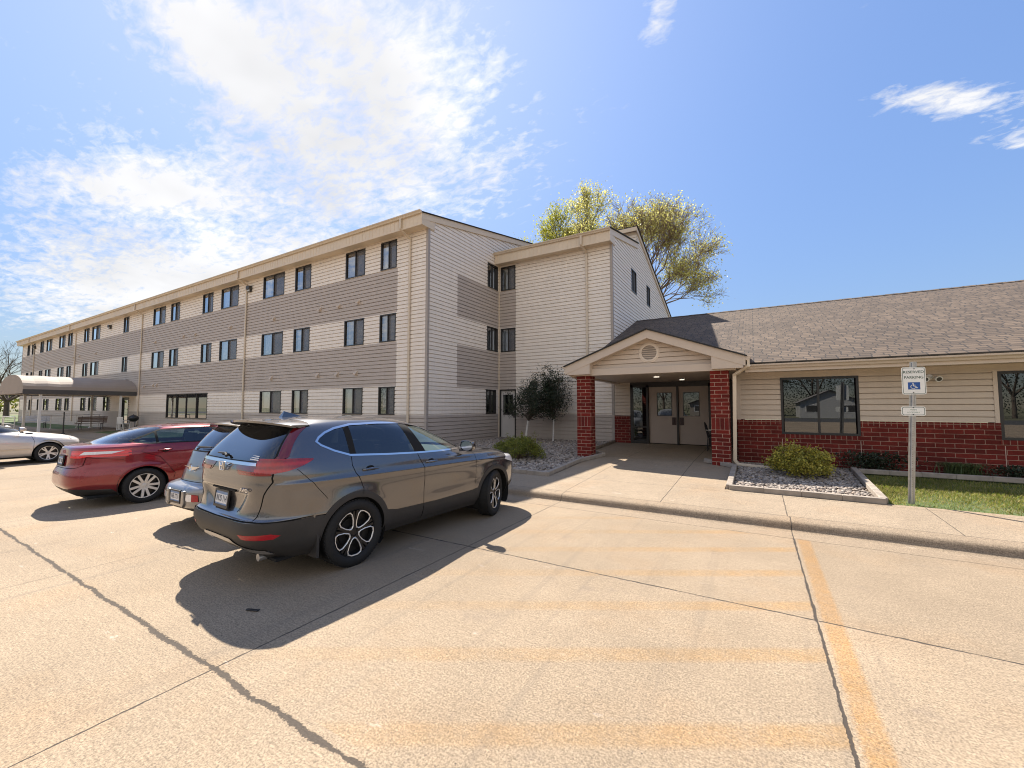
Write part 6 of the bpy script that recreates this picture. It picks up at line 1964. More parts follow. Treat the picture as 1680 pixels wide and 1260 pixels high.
regs = [('void', 'gapm', 'side', circle(0, 0.32, 0.37, -60, 240, 36), 'void', 0), ('void', 'gapm', 'side', circle(WB2, 0.32, 0.37, -60, 240, 36), 'void', 0),
        ('side_window', 'privacy', 'side', clip_x(d2, 0.02, -1), 'pair', 0.004), ('side_window_', 'privacy', 'side', clip_x(clip_x(d2, 0.06, 1), 0.78, -1), 'pair', 0.004), ('side_window__', 'car_glass', 'side', clip_x(d2, 0.86, 1), 'pair', 0.004), ('window_trim', 'gapm', 'side', D, 'pair', 0.0),
        ('panel_gap', 'gapm', 'side', ribbon([(0.82, 1.11), (0.82, 0.28)], 0.008), 'pair', 0.006), ('panel_gap', 'gapm', 'side', ribbon([(0.05, 1.12), (0.15, 0.9), (0.40, 0.6), (0.42, 0.28)], 0.008), 'pair', 0.006),
        ('rear_window', 'privacy', 'rear', [(-0.01, 1.135), (0.52, 1.14), (0.575, 1.20), (0.53, 1.36), (0.46, 1.475), (-0.01, 1.50)], 'centre', 0.004),
        ('window_surround', 'gapm', 'rear', [(-0.01, 1.115), (0.55, 1.12), (0.60, 1.19), (0.555, 1.37), (0.475, 1.495), (-0.01, 1.52)], 'centre', 0.001),
        ('tailgate_seam', 'gapm', 'rear', ribbon([(0, 0.692), (0.62, 0.695), (0.655, 0.74), (0.66, 0.95), (0.63, 1.18)], 0.008), 'centre', 0.006),
        ('tail_light', 'lens_red', 'rear', [(0.69, 0.80), (0.78, 0.80), (0.78, 1.06), (0.70, 1.08), (0.67, 0.95)], 'pair', -0.012),
        ('bumper_light', 'lens_clear', 'rear', [(0.30, 0.475), (0.315, 0.545), (0.36, 0.56), (0.43, 0.56), (0.43, 0.46), (0.33, 0.46)], 'pair', -0.008),
        ('bumper_reflector', 'reflector', 'rear', [(0.43, 0.46), (0.43, 0.56), (0.53, 0.555), (0.54, 0.465)], 'pair', -0.008),
        ('bumper_trim', 'clad', 'rear', [(-0.01, 0.36), (0.86, 0.36), (0.86, 0.1), (-0.01, 0.1)], 'centre', 0.002),
        ('plate_recess', 'gapm', 'rear', [(-0.01, 0.415), (0.21, 0.415), (0.21, 0.60), (-0.01, 0.60)], 'centre', 0.02),
        ('windshield', 'car_glass', 'front', [(-0.01, 1.12), (0.62, 1.12), (0.52, 1.42), (0.40, 1.52), (-0.01, 1.53)], 'centre', 0.003)]
tidy(make_body(G, regs, sil, {'body': 'paint_silver'}))
interior(sil, [(0.2, [(-0.36, 0.5), (0.36, 0.5)]), (0.95, [(-0.36, 0.5), (0.36, 0.5)])], 0.74, 0.36, 1.08, 1.85, 0.0, 1.8)
well(sil, 0, 0.39, 0.5, 0.81); well(sil, WB2, 0.39, 0.5, 0.81)
g = MB(); g.box(-0.72, 0.72, -0.6, 3.1, 0.22, 0.25); g.build('underbody', M['gapm'], sil, world=False)
for x in (-0.74, 0.74):
    for y in (0, WB2): wheel(sil, x, y, 0.315, 0.205, 'five', 1 if x > 0 else -1)
# winged emblem
g = MB(); wy = -0.672
g.lathe([(0, 0.0), (0.012, 0.03), (0.016, 0.045), (0.006, 0.052)], 20, axis='Y'); g.v = [(p[0], wy - p[1], 0.885 + p[2]) for p in g.v]
for s_ in (-1, 1):
    for k in range(3):
        z = 0.902 - k * 0.016; L_ = 0.23 - 0.05 * k
        g.face([(s_ * 0.04, wy - 0.012, z + 0.008), (s_ * L_, wy + 0.004, z + 0.012), (s_ * L_, wy + 0.004, z + 0.004), (s_ * 0.04, wy - 0.012, z - 0.008)])
g.box(-0.008, 0.008, wy - 0.03, wy, 0.90, 0.955)
g.build('emblem', M['chrome'], sil, world=False)
g = MB(); g.tube([(0.0, -0.60, 1.165), (0.06, -0.595, 1.19), (0.32, -0.555, 1.20)], [0.018, 0.012, 0.008], 8); g.tube([(-0.12, -0.56, 1.20), (0.36, -0.545, 1.205)], 0.008, 6); g.build('rear_wiper', M['clad'], sil, world=False)
g = MB(); n = 20; rr = []
for k in range(n + 1):
    u = -1 + 2 * k / n; x = 0.56 * u
    rr.append([(x, -0.05, 1.565 - 0.05 * u * u), (x, -0.36 + 0.14 * u * u, 1.545 - 0.04 * u * u), (x, -0.355 + 0.14 * u * u, 1.525 - 0.04 * u * u), (x, -0.20, 1.50 - 0.04 * u * u)])
for a, b in zip(rr, rr[1:]):
    for i in range(3): g.face([a[i], b[i], b[i + 1], a[i + 1]])
g.face(rr[0]); g.face(rr[-1]); g.build('roof_spoiler', M['paint_silver'], sil, world=False, smooth=True)
number_plate(sil, 0, -0.862, 0.51, 'HB 7731')
# chunky bumper blocks beside the plate
for s_ in (-1, 1):
    g = MB(); g.prism([(s_ * 0.19, 0.40), (s_ * 0.24, 0.36), (s_ * 0.28, 0.42), (s_ * 0.27, 0.60), (s_ * 0.20, 0.60)] if s_ > 0 else [(s_ * 0.20, 0.60), (s_ * 0.27, 0.60), (s_ * 0.28, 0.42), (s_ * 0.24, 0.36), (s_ * 0.19, 0.40)], -0.868, -0.80); g.build('bumper_guard', M['paint_silver'], sil, world=False, bevel=0.01)
# ================================================================== PLANTS AND LOOSE GROUND
NR = np.random.default_rng(11)


def leaves_mesh(name, pos, size, mat_, parent, up=0.3, aspect=0.5, normal_bias=None, world=True):
    """many small leaf quads: pos (n,3), size scalar or (n,)"""
    n = len(pos); size = np.broadcast_to(size, (n,))
    d = NR.normal(size=(n, 3)); d[:, 2] += up; d /= np.linalg.norm(d, axis=1)[:, None]
    e = NR.normal(size=(n, 3))
    if normal_bias is not None: e += normal_bias
    s_ = np.cross(d, e); s_ /= np.linalg.norm(s_, axis=1)[:, None] + 1e-9
    L = d * size[:, None]; Wd = s_ * (size * aspect)[:, None]
    nn = np.cross(d, s_) * (size * 0.12)[:, None]
    V = np.stack([pos, pos + L * 0.5 + Wd * 0.5 + nn, pos + L, pos + L * 0.5 - Wd * 0.5 + nn], 1).reshape(-1, 3)
    me = bpy.data.meshes.new(name)
    me.vertices.add(4 * n); me.vertices.foreach_set('co', V.astype('f').ravel())
    me.loops.add(4 * n); me.loops.foreach_set('vertex_index', np.arange(4 * n, dtype='i'))
    me.polygons.add(n); me.polygons.foreach_set('loop_start', np.arange(0, 4 * n, 4, dtype='i'))
    me.materials.append(mat_); me.update(); me.validate()
    o = bpy.data.objects.new(name, me); COL.objects.link(o)
    if parent is not None: attach(o, parent, world)
    return o


def cones_mesh(name, segs, mat_, parent, n=5, world=True):
    """segs: (p, q, r0, r1) tapered sticks as one mesh"""
    m = len(segs)
    P = np.array([s[0] for s in segs], float); Q = np.array([s[1] for s in segs], float)
    r0 = np.array([s[2] for s in segs]); r1 = np.array([s[3] for s in segs])
    d = Q - P; d /= np.linalg.norm(d, axis=1)[:, None] + 1e-9
    ref = np.where(np.abs(d[:, 2:3]) > 0.9, np.array([[1.0, 0, 0]]), np.array([[0, 0, 1.0]]))
    a = np.cross(d, ref); a /= np.linalg.norm(a, axis=1)[:, None]; b = np.cross(d, a)
    t = np.linspace(0, 2 * np.pi, n, endpoint=False)
    ring = a[:, None, :] * np.cos(t)[None, :, None] + b[:, None, :] * np.sin(t)[None, :, None]
    V = np.concatenate([P[:, None] + ring * r0[:, None, None], Q[:, None] + ring * r1[:, None, None]], 1).reshape(-1, 3)
    base = (np.arange(m) * 2 * n)[:, None]; j = np.arange(n); k = (j + 1) % n
    F = np.stack([base + j, base + k, base + n + k, base + n + j], 2).reshape(-1, 4)
    me = bpy.data.meshes.new(name)
    me.vertices.add(len(V)); me.vertices.foreach_set('co', V.astype('f').ravel())
    me.loops.add(F.size); me.loops.foreach_set('vertex_index', F.astype('i').ravel())
    me.polygons.add(len(F)); me.polygons.foreach_set('loop_start', np.arange(0, F.size, 4, dtype='i'))
    me.polygons.foreach_set('use_smooth', [True] * len(F))
    me.materials.append(mat_); me.update(); me.validate()
    o = bpy.data.objects.new(name, me); COL.objects.link(o)
    if parent is not None: attach(o, parent, world)
    return o


def grow(rng, base, trunk_h, r0, levels, length, spread, ratio, kids=(2, 3), lift=0.15, gravity=0.0, first=None):
    """recursive limbs. returns sticks and tip points with depth"""
    segs, tips = [], []
    def branch(p, d, L, r, lev):
        q = p; n = 3; rr = r
        for i in range(n):
            d = (d + Vector((rng.gauss(0, 0.10), rng.gauss(0, 0.10), rng.gauss(0, 0.07) + lift * 0.25 - gravity * 0.2))).normalized()
            q2 = q + d * (L / n); r2 = rr * 0.86
            segs.append((tuple(q), tuple(q2), rr, r2)); q, rr = q2, r2
            if lev <= 2: tips.append((tuple(q), lev, tuple(d)))
            if lev > 0 and i >= 1 and rng.random() < 0.75:
                side(q, d, L * ratio * rng.uniform(0.7, 1.0), rr * 0.55, lev - 1)
        if lev > 0:
            for k in range(rng.randint(*kids)): side(q, d, L * ratio * rng.uniform(0.85, 1.1), rr * 0.72, lev - 1)
        else: tips.append((tuple(q), 0, tuple(d)))
    def side(p, d, L, r, lev):
        a = rng.uniform(0, 2 * math.pi); o = d.orthogonal().normalized(); o = Matrix.Rotation(a, 3, d) @ o
        t = rng.uniform(spread * 0.6, spread * 1.25)
        nd = (d * math.cos(t) + o * math.sin(t) + Vector((0, 0, lift))).normalized()
        branch(p, nd, L, r, lev)
    b = Vector(base); top = b + Vector((0, 0, trunk_h))
    segs.append((tuple(b), tuple(b + Vector((0.02, 0, trunk_h * 0.5))), r0 * 1.15, r0 * 0.95)); segs.append((tuple(b + Vector((0.02, 0, trunk_h * 0.5))), tuple(top), r0 * 0.95, r0 * 0.85))
    for d in (first or [(0, 0, 1)]):
        branch(top, Vector(d).normalized(), length * Vector(d).length, r0 * 0.6, levels)
    return segs, tips


# ---- tall tree behind the wing: spring leaf, limbs showing
M['leaf_spring'] = leaf_mat('spring_leaf', [(0.50, 0.49, 0.11), (0.62, 0.59, 0.17), (0.70, 0.65, 0.27), (0.44, 0.42, 0.11)], trans=0.55)
M['leaf_lime'] = leaf_mat('lime_leaf', [(0.40, 0.42, 0.05), (0.52, 0.50, 0.07), (0.34, 0.36, 0.05)], trans=0.5)
M['leaf_dark'] = leaf_mat('dark_evergreen_leaf', [(0.020, 0.034, 0.018), (0.036, 0.052, 0.026), (0.014, 0.024, 0.014), (0.05, 0.06, 0.03)], trans=0.1)
M['leaf_gold'] = leaf_mat('yellow_green_leaf', [(0.22, 0.22, 0.035), (0.42, 0.37, 0.05), (0.52, 0.43, 0.09), (0.30, 0.28, 0.05), (0.14, 0.15, 0.03)], trans=0.3)
M['leaf_green'] = leaf_mat('mid_green_leaf', [(0.13, 0.16, 0.025), (0.21, 0.24, 0.035), (0.28, 0.27, 0.05), (0.09, 0.11, 0.02)], trans=0.3)
M['leaf_lily'] = leaf_mat('daylily_leaf', [(0.07, 0.10, 0.035), (0.12, 0.15, 0.055), (0.05, 0.07, 0.03)], trans=0.2)


def tree(name, label, base, rng, trunk_h, r0, levels, length, spread, ratio, leafm, nleaf, lsize, first=None, lift=0.12, group=None, scatter=0.35, barkm='bark', kids=(2, 3)):
    t = thing(name, label, 'tree', base, 0, group)
    segs, tips = grow(rng, base, trunk_h, r0, levels, length, spread, ratio, lift=lift, first=first, kids=kids)
    segs = [s if s[3] > 0.008 else (s[0], s[1], max(s[2], 0.010), 0.008) for s in segs]
    cones_mesh('trunk', segs, M[barkm], t)
    if nleaf:
        tp = np.array([p for p, l, d in tips if l <= 1])
        k = NR.integers(0, len(tp), nleaf)
        pos = tp[k] + NR.normal(size=(nleaf, 3)) * scatter
        leaves_mesh('crown', pos, NR.uniform(0.6, 1.3, nleaf) * lsize, M[leafm], t, up=0.2, aspect=0.6)
    return t


tree('maple_tree', 'tall tree with sparse spring leaves and dark spreading limbs behind the wing', (-8.9, 36.0, 0.0), random.Random(21), 9.4, 0.28, 5, 2.65, 0.56, 0.76, 'leaf_spring', 17000, 0.16,
     first=[(0.78, -0.05, 0.34), (0.80, 0.2, 0.72), (0.62, -0.15, 0.95), (0.40, -0.2, 1.15), (-0.05, 0.15, 1.25), (-0.45, -0.1, 1.15), (-0.85, 0.2, 0.85)], scatter=0.30, barkm='twig')
tree('young_maple_tree', 'bright yellow-green tree top between two other young trees above the roof', (-19.6, 43.5, 0.0), random.Random(4), 15.0, 0.25, 4, 2.9, 0.42, 0.72, 'leaf_lime', 9000, 0.20,
     first=[(0.35, 0, 1.0), (-0.4, 0.1, 0.9), (0.0, -0.3, 1.1), (0.75, 0.1, 0.75)], scatter=0.38)
tree('young_maple_tree', 'rounded yellow-green tree crown behind the roof, next to the tall tree', (-14.6, 41.0, 0.0), random.Random(8), 14.3, 0.25, 4, 3.3, 0.40, 0.72, 'leaf_spring', 9000, 0.19,
     first=[(0.3, 0, 1.0), (-0.35, 0.1, 0.95), (0.0, -0.3, 1.1), (-0.1, 0.4, 0.9)], scatter=0.36)
tree('young_maple_tree', 'small yellow-green tree top furthest left above the roof of the gabled wing', (-25.0, 44.0, 0.0), random.Random(14), 15.2, 0.25, 4, 2.5, 0.46, 0.72, 'leaf_lime', 7000, 0.18,
     first=[(0.5, 0, 0.9), (-0.4, 0.1, 0.8), (0.0, -0.3, 1.0), (0.9, 0.1, 0.6)], scatter=0.34)
tree('bare_tree', 'bare dark-limbed tree at the far left beyond the end of the apartment building', (-96.0, 14.5, 0.0), random.Random(31), 2.6, 0.34, 4, 3.0, 0.55, 0.72, 'leaf_spring', 0, 0.1,
     first=[(0.5, -0.5, 0.9), (-0.5, 0.2, 1.0), (0.2, 0.7, 0.9), (0.75, 0.55, 0.6), (-0.6, -0.6, 0.75)], lift=0.05)
# far hedge and shrubs seen past the end of the building
for k, (x, y, r, h, lab) in enumerate(((-92, 17.5, 1.7, 3.0, 'dark green conifer shrub at the far left against the end of the building'), (-104, 10.0, 2.6, 2.3, 'low olive-green bush far left beyond the white handrail'))):
    t = thing('background_shrub', lab, 'shrub', (x, y, 0.2))
    n = 2600; u = NR.normal(size=(n, 3)); u /= np.linalg.norm(u, axis=1)[:, None]
    rr = NR.uniform(0.55, 1.0, n) ** 0.5
    pos = np.stack([x + u[:, 0] * r * rr, y + u[:, 1] * r * rr, 0.2 + h * (0.5 + 0.5 * u[:, 2] * rr)], 1)
    leaves_mesh('foliage', pos, 0.22, M['leaf_dark' if k == 0 else 'leaf_green'], t, aspect=0.6)
    cones_mesh('stem', [((x, y, 0.1), (x + 0.1, y, h * 0.7), 0.08, 0.03)], M['bark'], t)
o = None


def treeline(name, x0, y0, x1, y1, h, n, leafm, label, sz=1.0):
    t = NR.uniform(0, 1, n)
    hh = h * (0.62 + 0.38 * np.interp(t * 24, np.arange(25), NR.uniform(0, 1, 25)))
    pos = np.stack([x0 + (x1 - x0) * t + NR.normal(size=n) * 2.2, y0 + (y1 - y0) * t + NR.normal(size=n) * 2.2, hh * NR.uniform(0, 1, n) ** 0.8], 1)
    o = leaves_mesh(name, pos, NR.uniform(0.5, 1.2, n) * sz, M[leafm], None, aspect=0.7)
    tag(o, label, 'trees', kind='stuff')


treeline('distant_trees', -190, -30, -190, 130, 8.5, 9000, 'leaf_green', 'far-off wood forming the skyline beyond the end of the building')

treeline('distant_trees', -130, -92, 110, -92, 15.0, 60000, 'leaf_dark', 'far-off wood behind the houses across the street, seen only in reflections', 0.36)

# ---- rounded shrubs
def shrub(name, label, base, rx, ry, h, leafm, n, size, seed, sprigs=0, group=None, lumps=46):
    x, y, z = base; t = thing(name, label, 'shrub', base, 0, group)
    r = np.random.default_rng(seed)
    # lumps: leaf clusters at the ends of stems fanned out from the base
    az = r.uniform(0, 2 * np.pi, lumps); el = np.arccos(r.uniform(0.02, 1.0, lumps)); rad = r.uniform(0.62, 1.0, lumps)
    C = np.stack([np.cos(az) * np.sin(el) * rx * rad, np.sin(az) * np.sin(el) * ry * rad, 0.12 + np.cos(el) * (h - 0.12) * rad], 1)
    segs = []
    for c in C:
        mid = np.array([c[0] * 0.45, c[1] * 0.45, c[2] * 0.62]); segs.append(((x + r.normal() * 0.05, y + r.normal() * 0.05, z - 0.02), tuple(mid + base), 0.009, 0.006)); segs.append((tuple(mid + base), tuple(c + base), 0.006, 0.003))
    k = r.integers(0, lumps, n)
    pos = C[k] + r.normal(size=(n, 3)) * np.array([0.065, 0.065, 0.055]) * (0.6 + 0.4 * rx)
    pos[:, 2] = np.maximum(pos[:, 2], 0.03)
    if sprigs:
        for q in range(sprigs):
            c = C[r.integers(0, lumps)]; 
            if c[2] < h * 0.5: continue
            e = c + np.array([r.normal() * 0.12 + c[0] * 0.25, r.normal() * 0.1, r.uniform(0.12, 0.26)])
            segs.append((tuple(c + base), tuple(e + base), 0.004, 0.002))
            m_ = 24; pos = np.concatenate([pos, c + (e - c) * r.uniform(0.1, 1.0, (m_, 1)) + r.normal(size=(m_, 3)) * 0.018])
    cones_mesh('stem', segs, M['twig'], t)
    leaves_mesh('foliage', pos + np.array(base), r.uniform(0.6, 1.3, len(pos)) * size, M[leafm], t, up=0.55, aspect=0.55)
    return t


shrub('euonymus_shrub', 'yellow-green shrub in the gravel bed right of the porch column', (0.80, 11.15, 0.27), 0.66, 0.62, 0.66, 'leaf_gold', 7500, 0.052, 3, sprigs=26, lumps=95)
shrub('spirea_shrub', 'low green shrub in the gravel bed beside the grey crossover bonnet', (-6.15, 10.75, 0.26), 0.82, 0.75, 0.62, 'leaf_green', 8000, 0.05, 7, sprigs=14, lumps=100)


def small_tree(label, base, top, cc, rx, rz, n, seed, r0):
    t = thing('ornamental_tree', label, 'tree', base)
    r = np.random.default_rng(seed); b = Vector(base); q = Vector(top)
    cones_mesh('trunk', [(tuple(b), tuple(b + (q - b) * 0.55), r0, r0 * 0.9), (tuple(b + (q - b) * 0.55), tuple(q), r0 * 0.9, r0 * 0.8)], M['white_wrap'], t, n=10)
    segs = []; tips = []
    for k in range(60):
        az = r.uniform(0, 6.283); el = r.uniform(-0.55, 1.45); rad = r.uniform(0.45, 1.0) * (1 + 0.34 * math.sin(3 * az + 2.0 * el + seed))
        c = np.array(cc) + np.array([math.cos(az) * math.cos(el) * rx * rad, math.sin(az) * math.cos(el) * rx * rad, math.sin(el) * rz * rad])
        st = np.array(top) + (np.array(cc) - np.array(top)) * r.uniform(0.0, 0.7)
        mid = st + (c - st) * 0.5 + r.normal(size=3) * 0.06
        segs += [(tuple(st), tuple(mid), 0.014, 0.009), (tuple(mid), tuple(c), 0.009, 0.004)]
        tips += [c, mid * 0.35 + c * 0.65]
        for s_ in range(3):
            e = c + r.normal(size=3) * 0.16 + np.array([0, 0, 0.05]); segs.append((tuple(c), tuple(e), 0.005, 0.002)); tips.append(e)
    cones_mesh('branch', segs, M['bark'], t, n=4)
    tips = np.array(tips); k = r.integers(0, len(tips), n)
    leaves_mesh('crown', tips[k] + r.normal(size=(n, 3)) * 0.085, r.uniform(0.6, 1.3, n) * 0.066, M['leaf_dark'], t, up=0.1, aspect=0.55)


small_tree('dark bushy ornamental tree with a leaning white trunk beside the side door', (-8.25, 15.0, 0.36), (-8.08, 14.95, 1.25), (-7.75, 14.95, 1.78), 1.10, 0.84, 7500, 5, 0.055)
small_tree('looser, taller ornamental tree with thin pale trunk near the left brick column', (-7.15, 15.35, 0.37), (-7.12, 15.35, 1.3), (-7.20, 15.30, 2.20), 0.98, 0.98, 5500, 9, 0.034)

# ---- plants along the brick wall
def low_plant(label, base, rx, h, n, seed, mode):
    t = thing('bed_plant', label, 'plant', base, 0, 'plants along the brick wall')
    r = np.random.default_rng(seed); x, y, z = base
    if mode == 'lily':
        me = MB()
        for k in range(n):
            az = r.uniform(0, 6.283); L = r.uniform(0.6, 1.0) * h * 1.7; bx_, by_ = x + r.normal() * rx * 0.30, y + r.normal() * 0.08
            dx, dy = math.cos(az), math.sin(az) * 0.5; w = 0.010
            pr = None
            for s_ in np.linspace(0, 1, 6):
                d = L * 0.55 * s_ * (0.4 + 0.6 * s_); hh = h * (1.6 * s_ - 0.85 * s_ * s_ - 0.25 * s_ ** 3) * r.uniform(0.95, 1.05)
                p = Vector((bx_ + dx * d, by_ + dy * d, z + hh)); ww = w * (1 - s_ * 0.85); sd = Vector((-dy, dx, 0)).normalized() * ww
                if pr: me.face([pr[0] - pr[1], pr[0] + pr[1], p + sd, p - sd])
                pr = (p, sd)
        me.build('foliage', M['leaf_lily'], t, fixn=False)
    else:
        pos = np.stack([x + r.normal(size=n) * rx * 0.45, y + r.normal(size=n) * 0.10, z + h * r.uniform(0, 1, n) ** 0.7 * np.exp(-(r.normal(size=n) * 0.4) ** 2)], 1)
        leaves_mesh('foliage', pos, r.uniform(0.6, 1.3, n) * 0.06, M['leaf_dark'], t, up=0.6)
        cones_mesh('stem', [((x + r.normal() * rx * 0.3, y, z), (x + r.normal() * rx * 0.5, y + 0.05, z + h * 0.8), 0.006, 0.003) for q in range(14)], M['bark'], t)


low_plant('dark low evergreen plant against the brick below the middle of the first window', (2.25, 12.22, 0.36), 0.62, 0.42, 1500, 2, 'bush')
low_plant('arching daylily clump against the brick wall just right of the sign post', (3.62, 12.22, 0.37), 0.55, 0.42, 260, 3, 'lily')
low_plant('flat dark trailing plant along the brick wall right of the daylily clump', (4.55, 12.2, 0.37), 0.55, 0.24, 1100, 4, 'bush')

# ---- landscape timbers
def timber(mb, p, q, w=0.11, h=0.10):
    p, q = Vector(p), Vector(q); n = max(1, int((q - p).length / 0.5))
    for k in range(n):
        a, b = p + (q - p) * k / n, p + (q - p) * (k + 1) / n
        mb.bar(a + Vector((0, 0, random.uniform(-.004, .004))), b, w, h)


random.seed(3)
def edging(label, runs, base):
    t = thing('garden_edging', label, 'edging', base, 0, None)
    for p, q in runs:
        g = MB(); timber(g, p, q); g.build('timber', M['timber'], t, bevel=0.012)
    return t


edging('weathered timber edging round the gravel bed left of the porch walk', [((-4.28, 8.80, 0.235), (-4.28, 10.85, 0.33)), ((-4.28, 10.85, 0.33), (-3.98, 12.15, 0.385)), ((-4.28, 8.85, 0.235), (-10.2, 9.05, 0.235)), ((-4.0, 12.2, 0.385), (-4.62, 12.75, 0.40)), ((-4.75, 12.8, 0.41), (-4.88, 16.2, 0.46))], (-4.28, 8.9, 0.2))
edging('weathered timber edging round the gravel bed with the yellow-green shrub', [((-0.50, 9.15, 0.245), (1.80, 9.10, 0.245)), ((-0.50, 9.15, 0.245), (-0.50, 11.62, 0.355)), ((1.78, 9.12, 0.25), (1.86, 12.1, 0.39)), ((-0.52, 11.62, 0.355), (-1.22, 12.22, 0.385))], (-0.5, 9.15, 0.2))
edging('long timber edging in the shade along the foot of the brick wall', [((1.92, 11.92, 0.385), (6.0, 11.92, 0.385)), ((6.0, 11.92, 0.385), (14.0, 11.92, 0.385))], (1.92, 11.92, 0.35))

# ---- river rock
def icos():
    ph = (1 + 5 ** 0.5) / 2
    v = np.array([(-1, ph, 0), (1, ph, 0), (-1, -ph, 0), (1, -ph, 0), (0, -1, ph), (0, 1, ph), (0, -1, -ph), (0, 1, -ph), (ph, 0, -1), (ph, 0, 1), (-ph, 0, -1), (-ph, 0, 1)], float)
    v /= np.linalg.norm(v[0])
    f = np.array([(0, 11, 5), (0, 5, 1), (0, 1, 7), (0, 7, 10), (0, 10, 11), (1, 5, 9), (5, 11, 4), (11, 10, 2), (10, 7, 6), (7, 1, 8), (3, 9, 4), (3, 4, 2), (3, 2, 6), (3, 6, 8), (3, 8, 9), (4, 9, 5), (2, 4, 11), (6, 2, 10), (8, 6, 7), (9, 8, 1)])
    return v, f


def rock_mat():
    m, t = newmat('river_rock')
    geo = t.n('ShaderNodeNewGeometry')
    c = t.ramp(geo.outputs['Random Per Island'], [(0.0, (0.20, 0.17, 0.145)), (0.25, (0.36, 0.31, 0.265)), (0.5, (0.12, 0.10, 0.09)), (0.75, (0.44, 0.385, 0.33)), (1.0, (0.27, 0.20, 0.15))])
    tc = t.n('ShaderNodeTexCoord').outputs['Object']
    c = t.mix(1.0, c, t.ramp(t.noise(tc, 60, 4), [(0.3, 0.8), (0.7, 1.15)]), 'MULTIPLY')
    t.l(c, t.b.inputs['Base Color']); t.b.inputs['Roughness'].default_value = 0.8
    return m


M['rock'] = rock_mat()


def gravel(name, label, poly, n, smin, smax, seed):
    r = np.random.default_rng(seed); P = np.array(poly)
    lo_, hi_ = P.min(0), P.max(0); pts = []
    while len(pts) < n:
        p = r.uniform(lo_, hi_)
        if inside(p[0], p[1], poly): pts.append(p)
    pts = np.array(pts); v, f = icos()
    s = r.uniform(smin, smax, (n, 1, 1)) * r.uniform(0.7, 1.3, (n, 1, 3)) * np.array([1, 1, 0.62])
    a = r.uniform(0, 6.283, n); ca, sa = np.cos(a), np.sin(a)
    V = v[None] * (1 + r.normal(size=(n, 12, 1)) * 0.12) * s
    X = V[..., 0] * ca[:, None] - V[..., 1] * sa[:, None]; Y = V[..., 0] * sa[:, None] + V[..., 1] * ca[:, None]
    zb = np.interp(pts[:, 1], [7.4, 9.1, 12.0, 16.3], [0.12, 0.20, 0.33, 0.42]) + r.uniform(-0.02, 0.012, n)
    W_ = np.stack([X + pts[:, 0:1], Y + pts[:, 1:2], V[..., 2] + zb[:, None]], 2).reshape(-1, 3)
    F = (f[None] + (np.arange(n) * 12)[:, None, None]).reshape(-1, 3)
    me = bpy.data.meshes.new(name)
    me.vertices.add(len(W_)); me.vertices.foreach_set('co', W_.astype('f').ravel())
    me.loops.add(F.size); me.loops.foreach_set('vertex_index', F.astype('i').ravel())
    me.polygons.add(len(F)); me.polygons.foreach_set('loop_start', np.arange(0, F.size, 3, dtype='i'))
    me.polygons.foreach_set('use_smooth', [True] * len(F))
    me.materials.append(M['rock']); me.update(); me.validate()
    o = bpy.data.objects.new(name, me); COL.objects.link(o)
    tag(o, label, 'gravel', kind='stuff')


gravel('river_rock', 'pale river rock filling the bed right of the porch walk', [(-0.44, 9.22), (1.72, 9.18), (1.80, 12.5), (-0.44, 12.5)], 5200, 0.020, 0.040, 1)
gravel('river_rock', 'grey river rock filling the shaded bed left of the porch walk', [(-4.34, 8.9), (-4.34, 10.9), (-4.7, 12.8), (-4.95, 16.2), (-10.2, 16.2), (-10.2, 9.1)], 11000, 0.026, 0.052, 2)


# ---- turf strip right of the walk
def grass(name, label, x0, x1, y0, y1, n, h, seed, zf, front_bare=True):
    r = np.random.default_rng(seed)
    x = x0 + (x1 - x0) * r.uniform(0, 1, n) ** 1.6; y = r.uniform(y0, y1, n)
    # bare, straw-like patches near the walk
    w = 0.5 + 0.25 * np.sin(x * 2.1 + 1.3 * np.sin(y * 1.7)) + 0.25 * np.sin(y * 2.9 + x * 0.9)
    edge = np.clip((y - y0) / 0.5, 0, 1) if front_bare else 1
    keep = r.uniform(0, 1, n) < (0.35 + 0.65 * w) * (0.25 + 0.75 * edge)
    x, y, w = x[keep], y[keep], w[keep]; n = len(x)
    z = zf(y) - 0.03
    hh = h * r.uniform(0.5, 1.25, n) * (0.6 + 0.5 * w); a = r.uniform(0, 6.283, n); ln = r.uniform(0.1, 0.75, n) * hh
    wd = r.uniform(0.0028, 0.0055, n)
    b = np.stack([x, y, z], 1); sx = np.stack([-np.sin(a) * wd, np.cos(a) * wd, np.zeros(n)], 1)
    m_ = b + np.stack([np.cos(a) * ln * 0.35, np.sin(a) * ln * 0.35, hh * 0.6], 1); tp = b + np.stack([np.cos(a) * ln, np.sin(a) * ln, hh], 1)
    V = np.stack([b - sx, b + sx, m_ + sx * 0.8, tp, m_ - sx * 0.8], 1).reshape(-1, 3)
    me = bpy.data.meshes.new(name)
    me.vertices.add(5 * n); me.vertices.foreach_set('co', V.astype('f').ravel())
    me.loops.add(5 * n); me.loops.foreach_set('vertex_index', np.arange(5 * n, dtype='i'))
    me.polygons.add(n); me.polygons.foreach_set('loop_start', np.arange(0, 5 * n, 5, dtype='i'))
    me.materials.append(M['blade']); me.update(); me.validate()
    o = bpy.data.objects.new(name, me); COL.objects.link(o)
    tag(o, label, 'grass', kind='stuff')


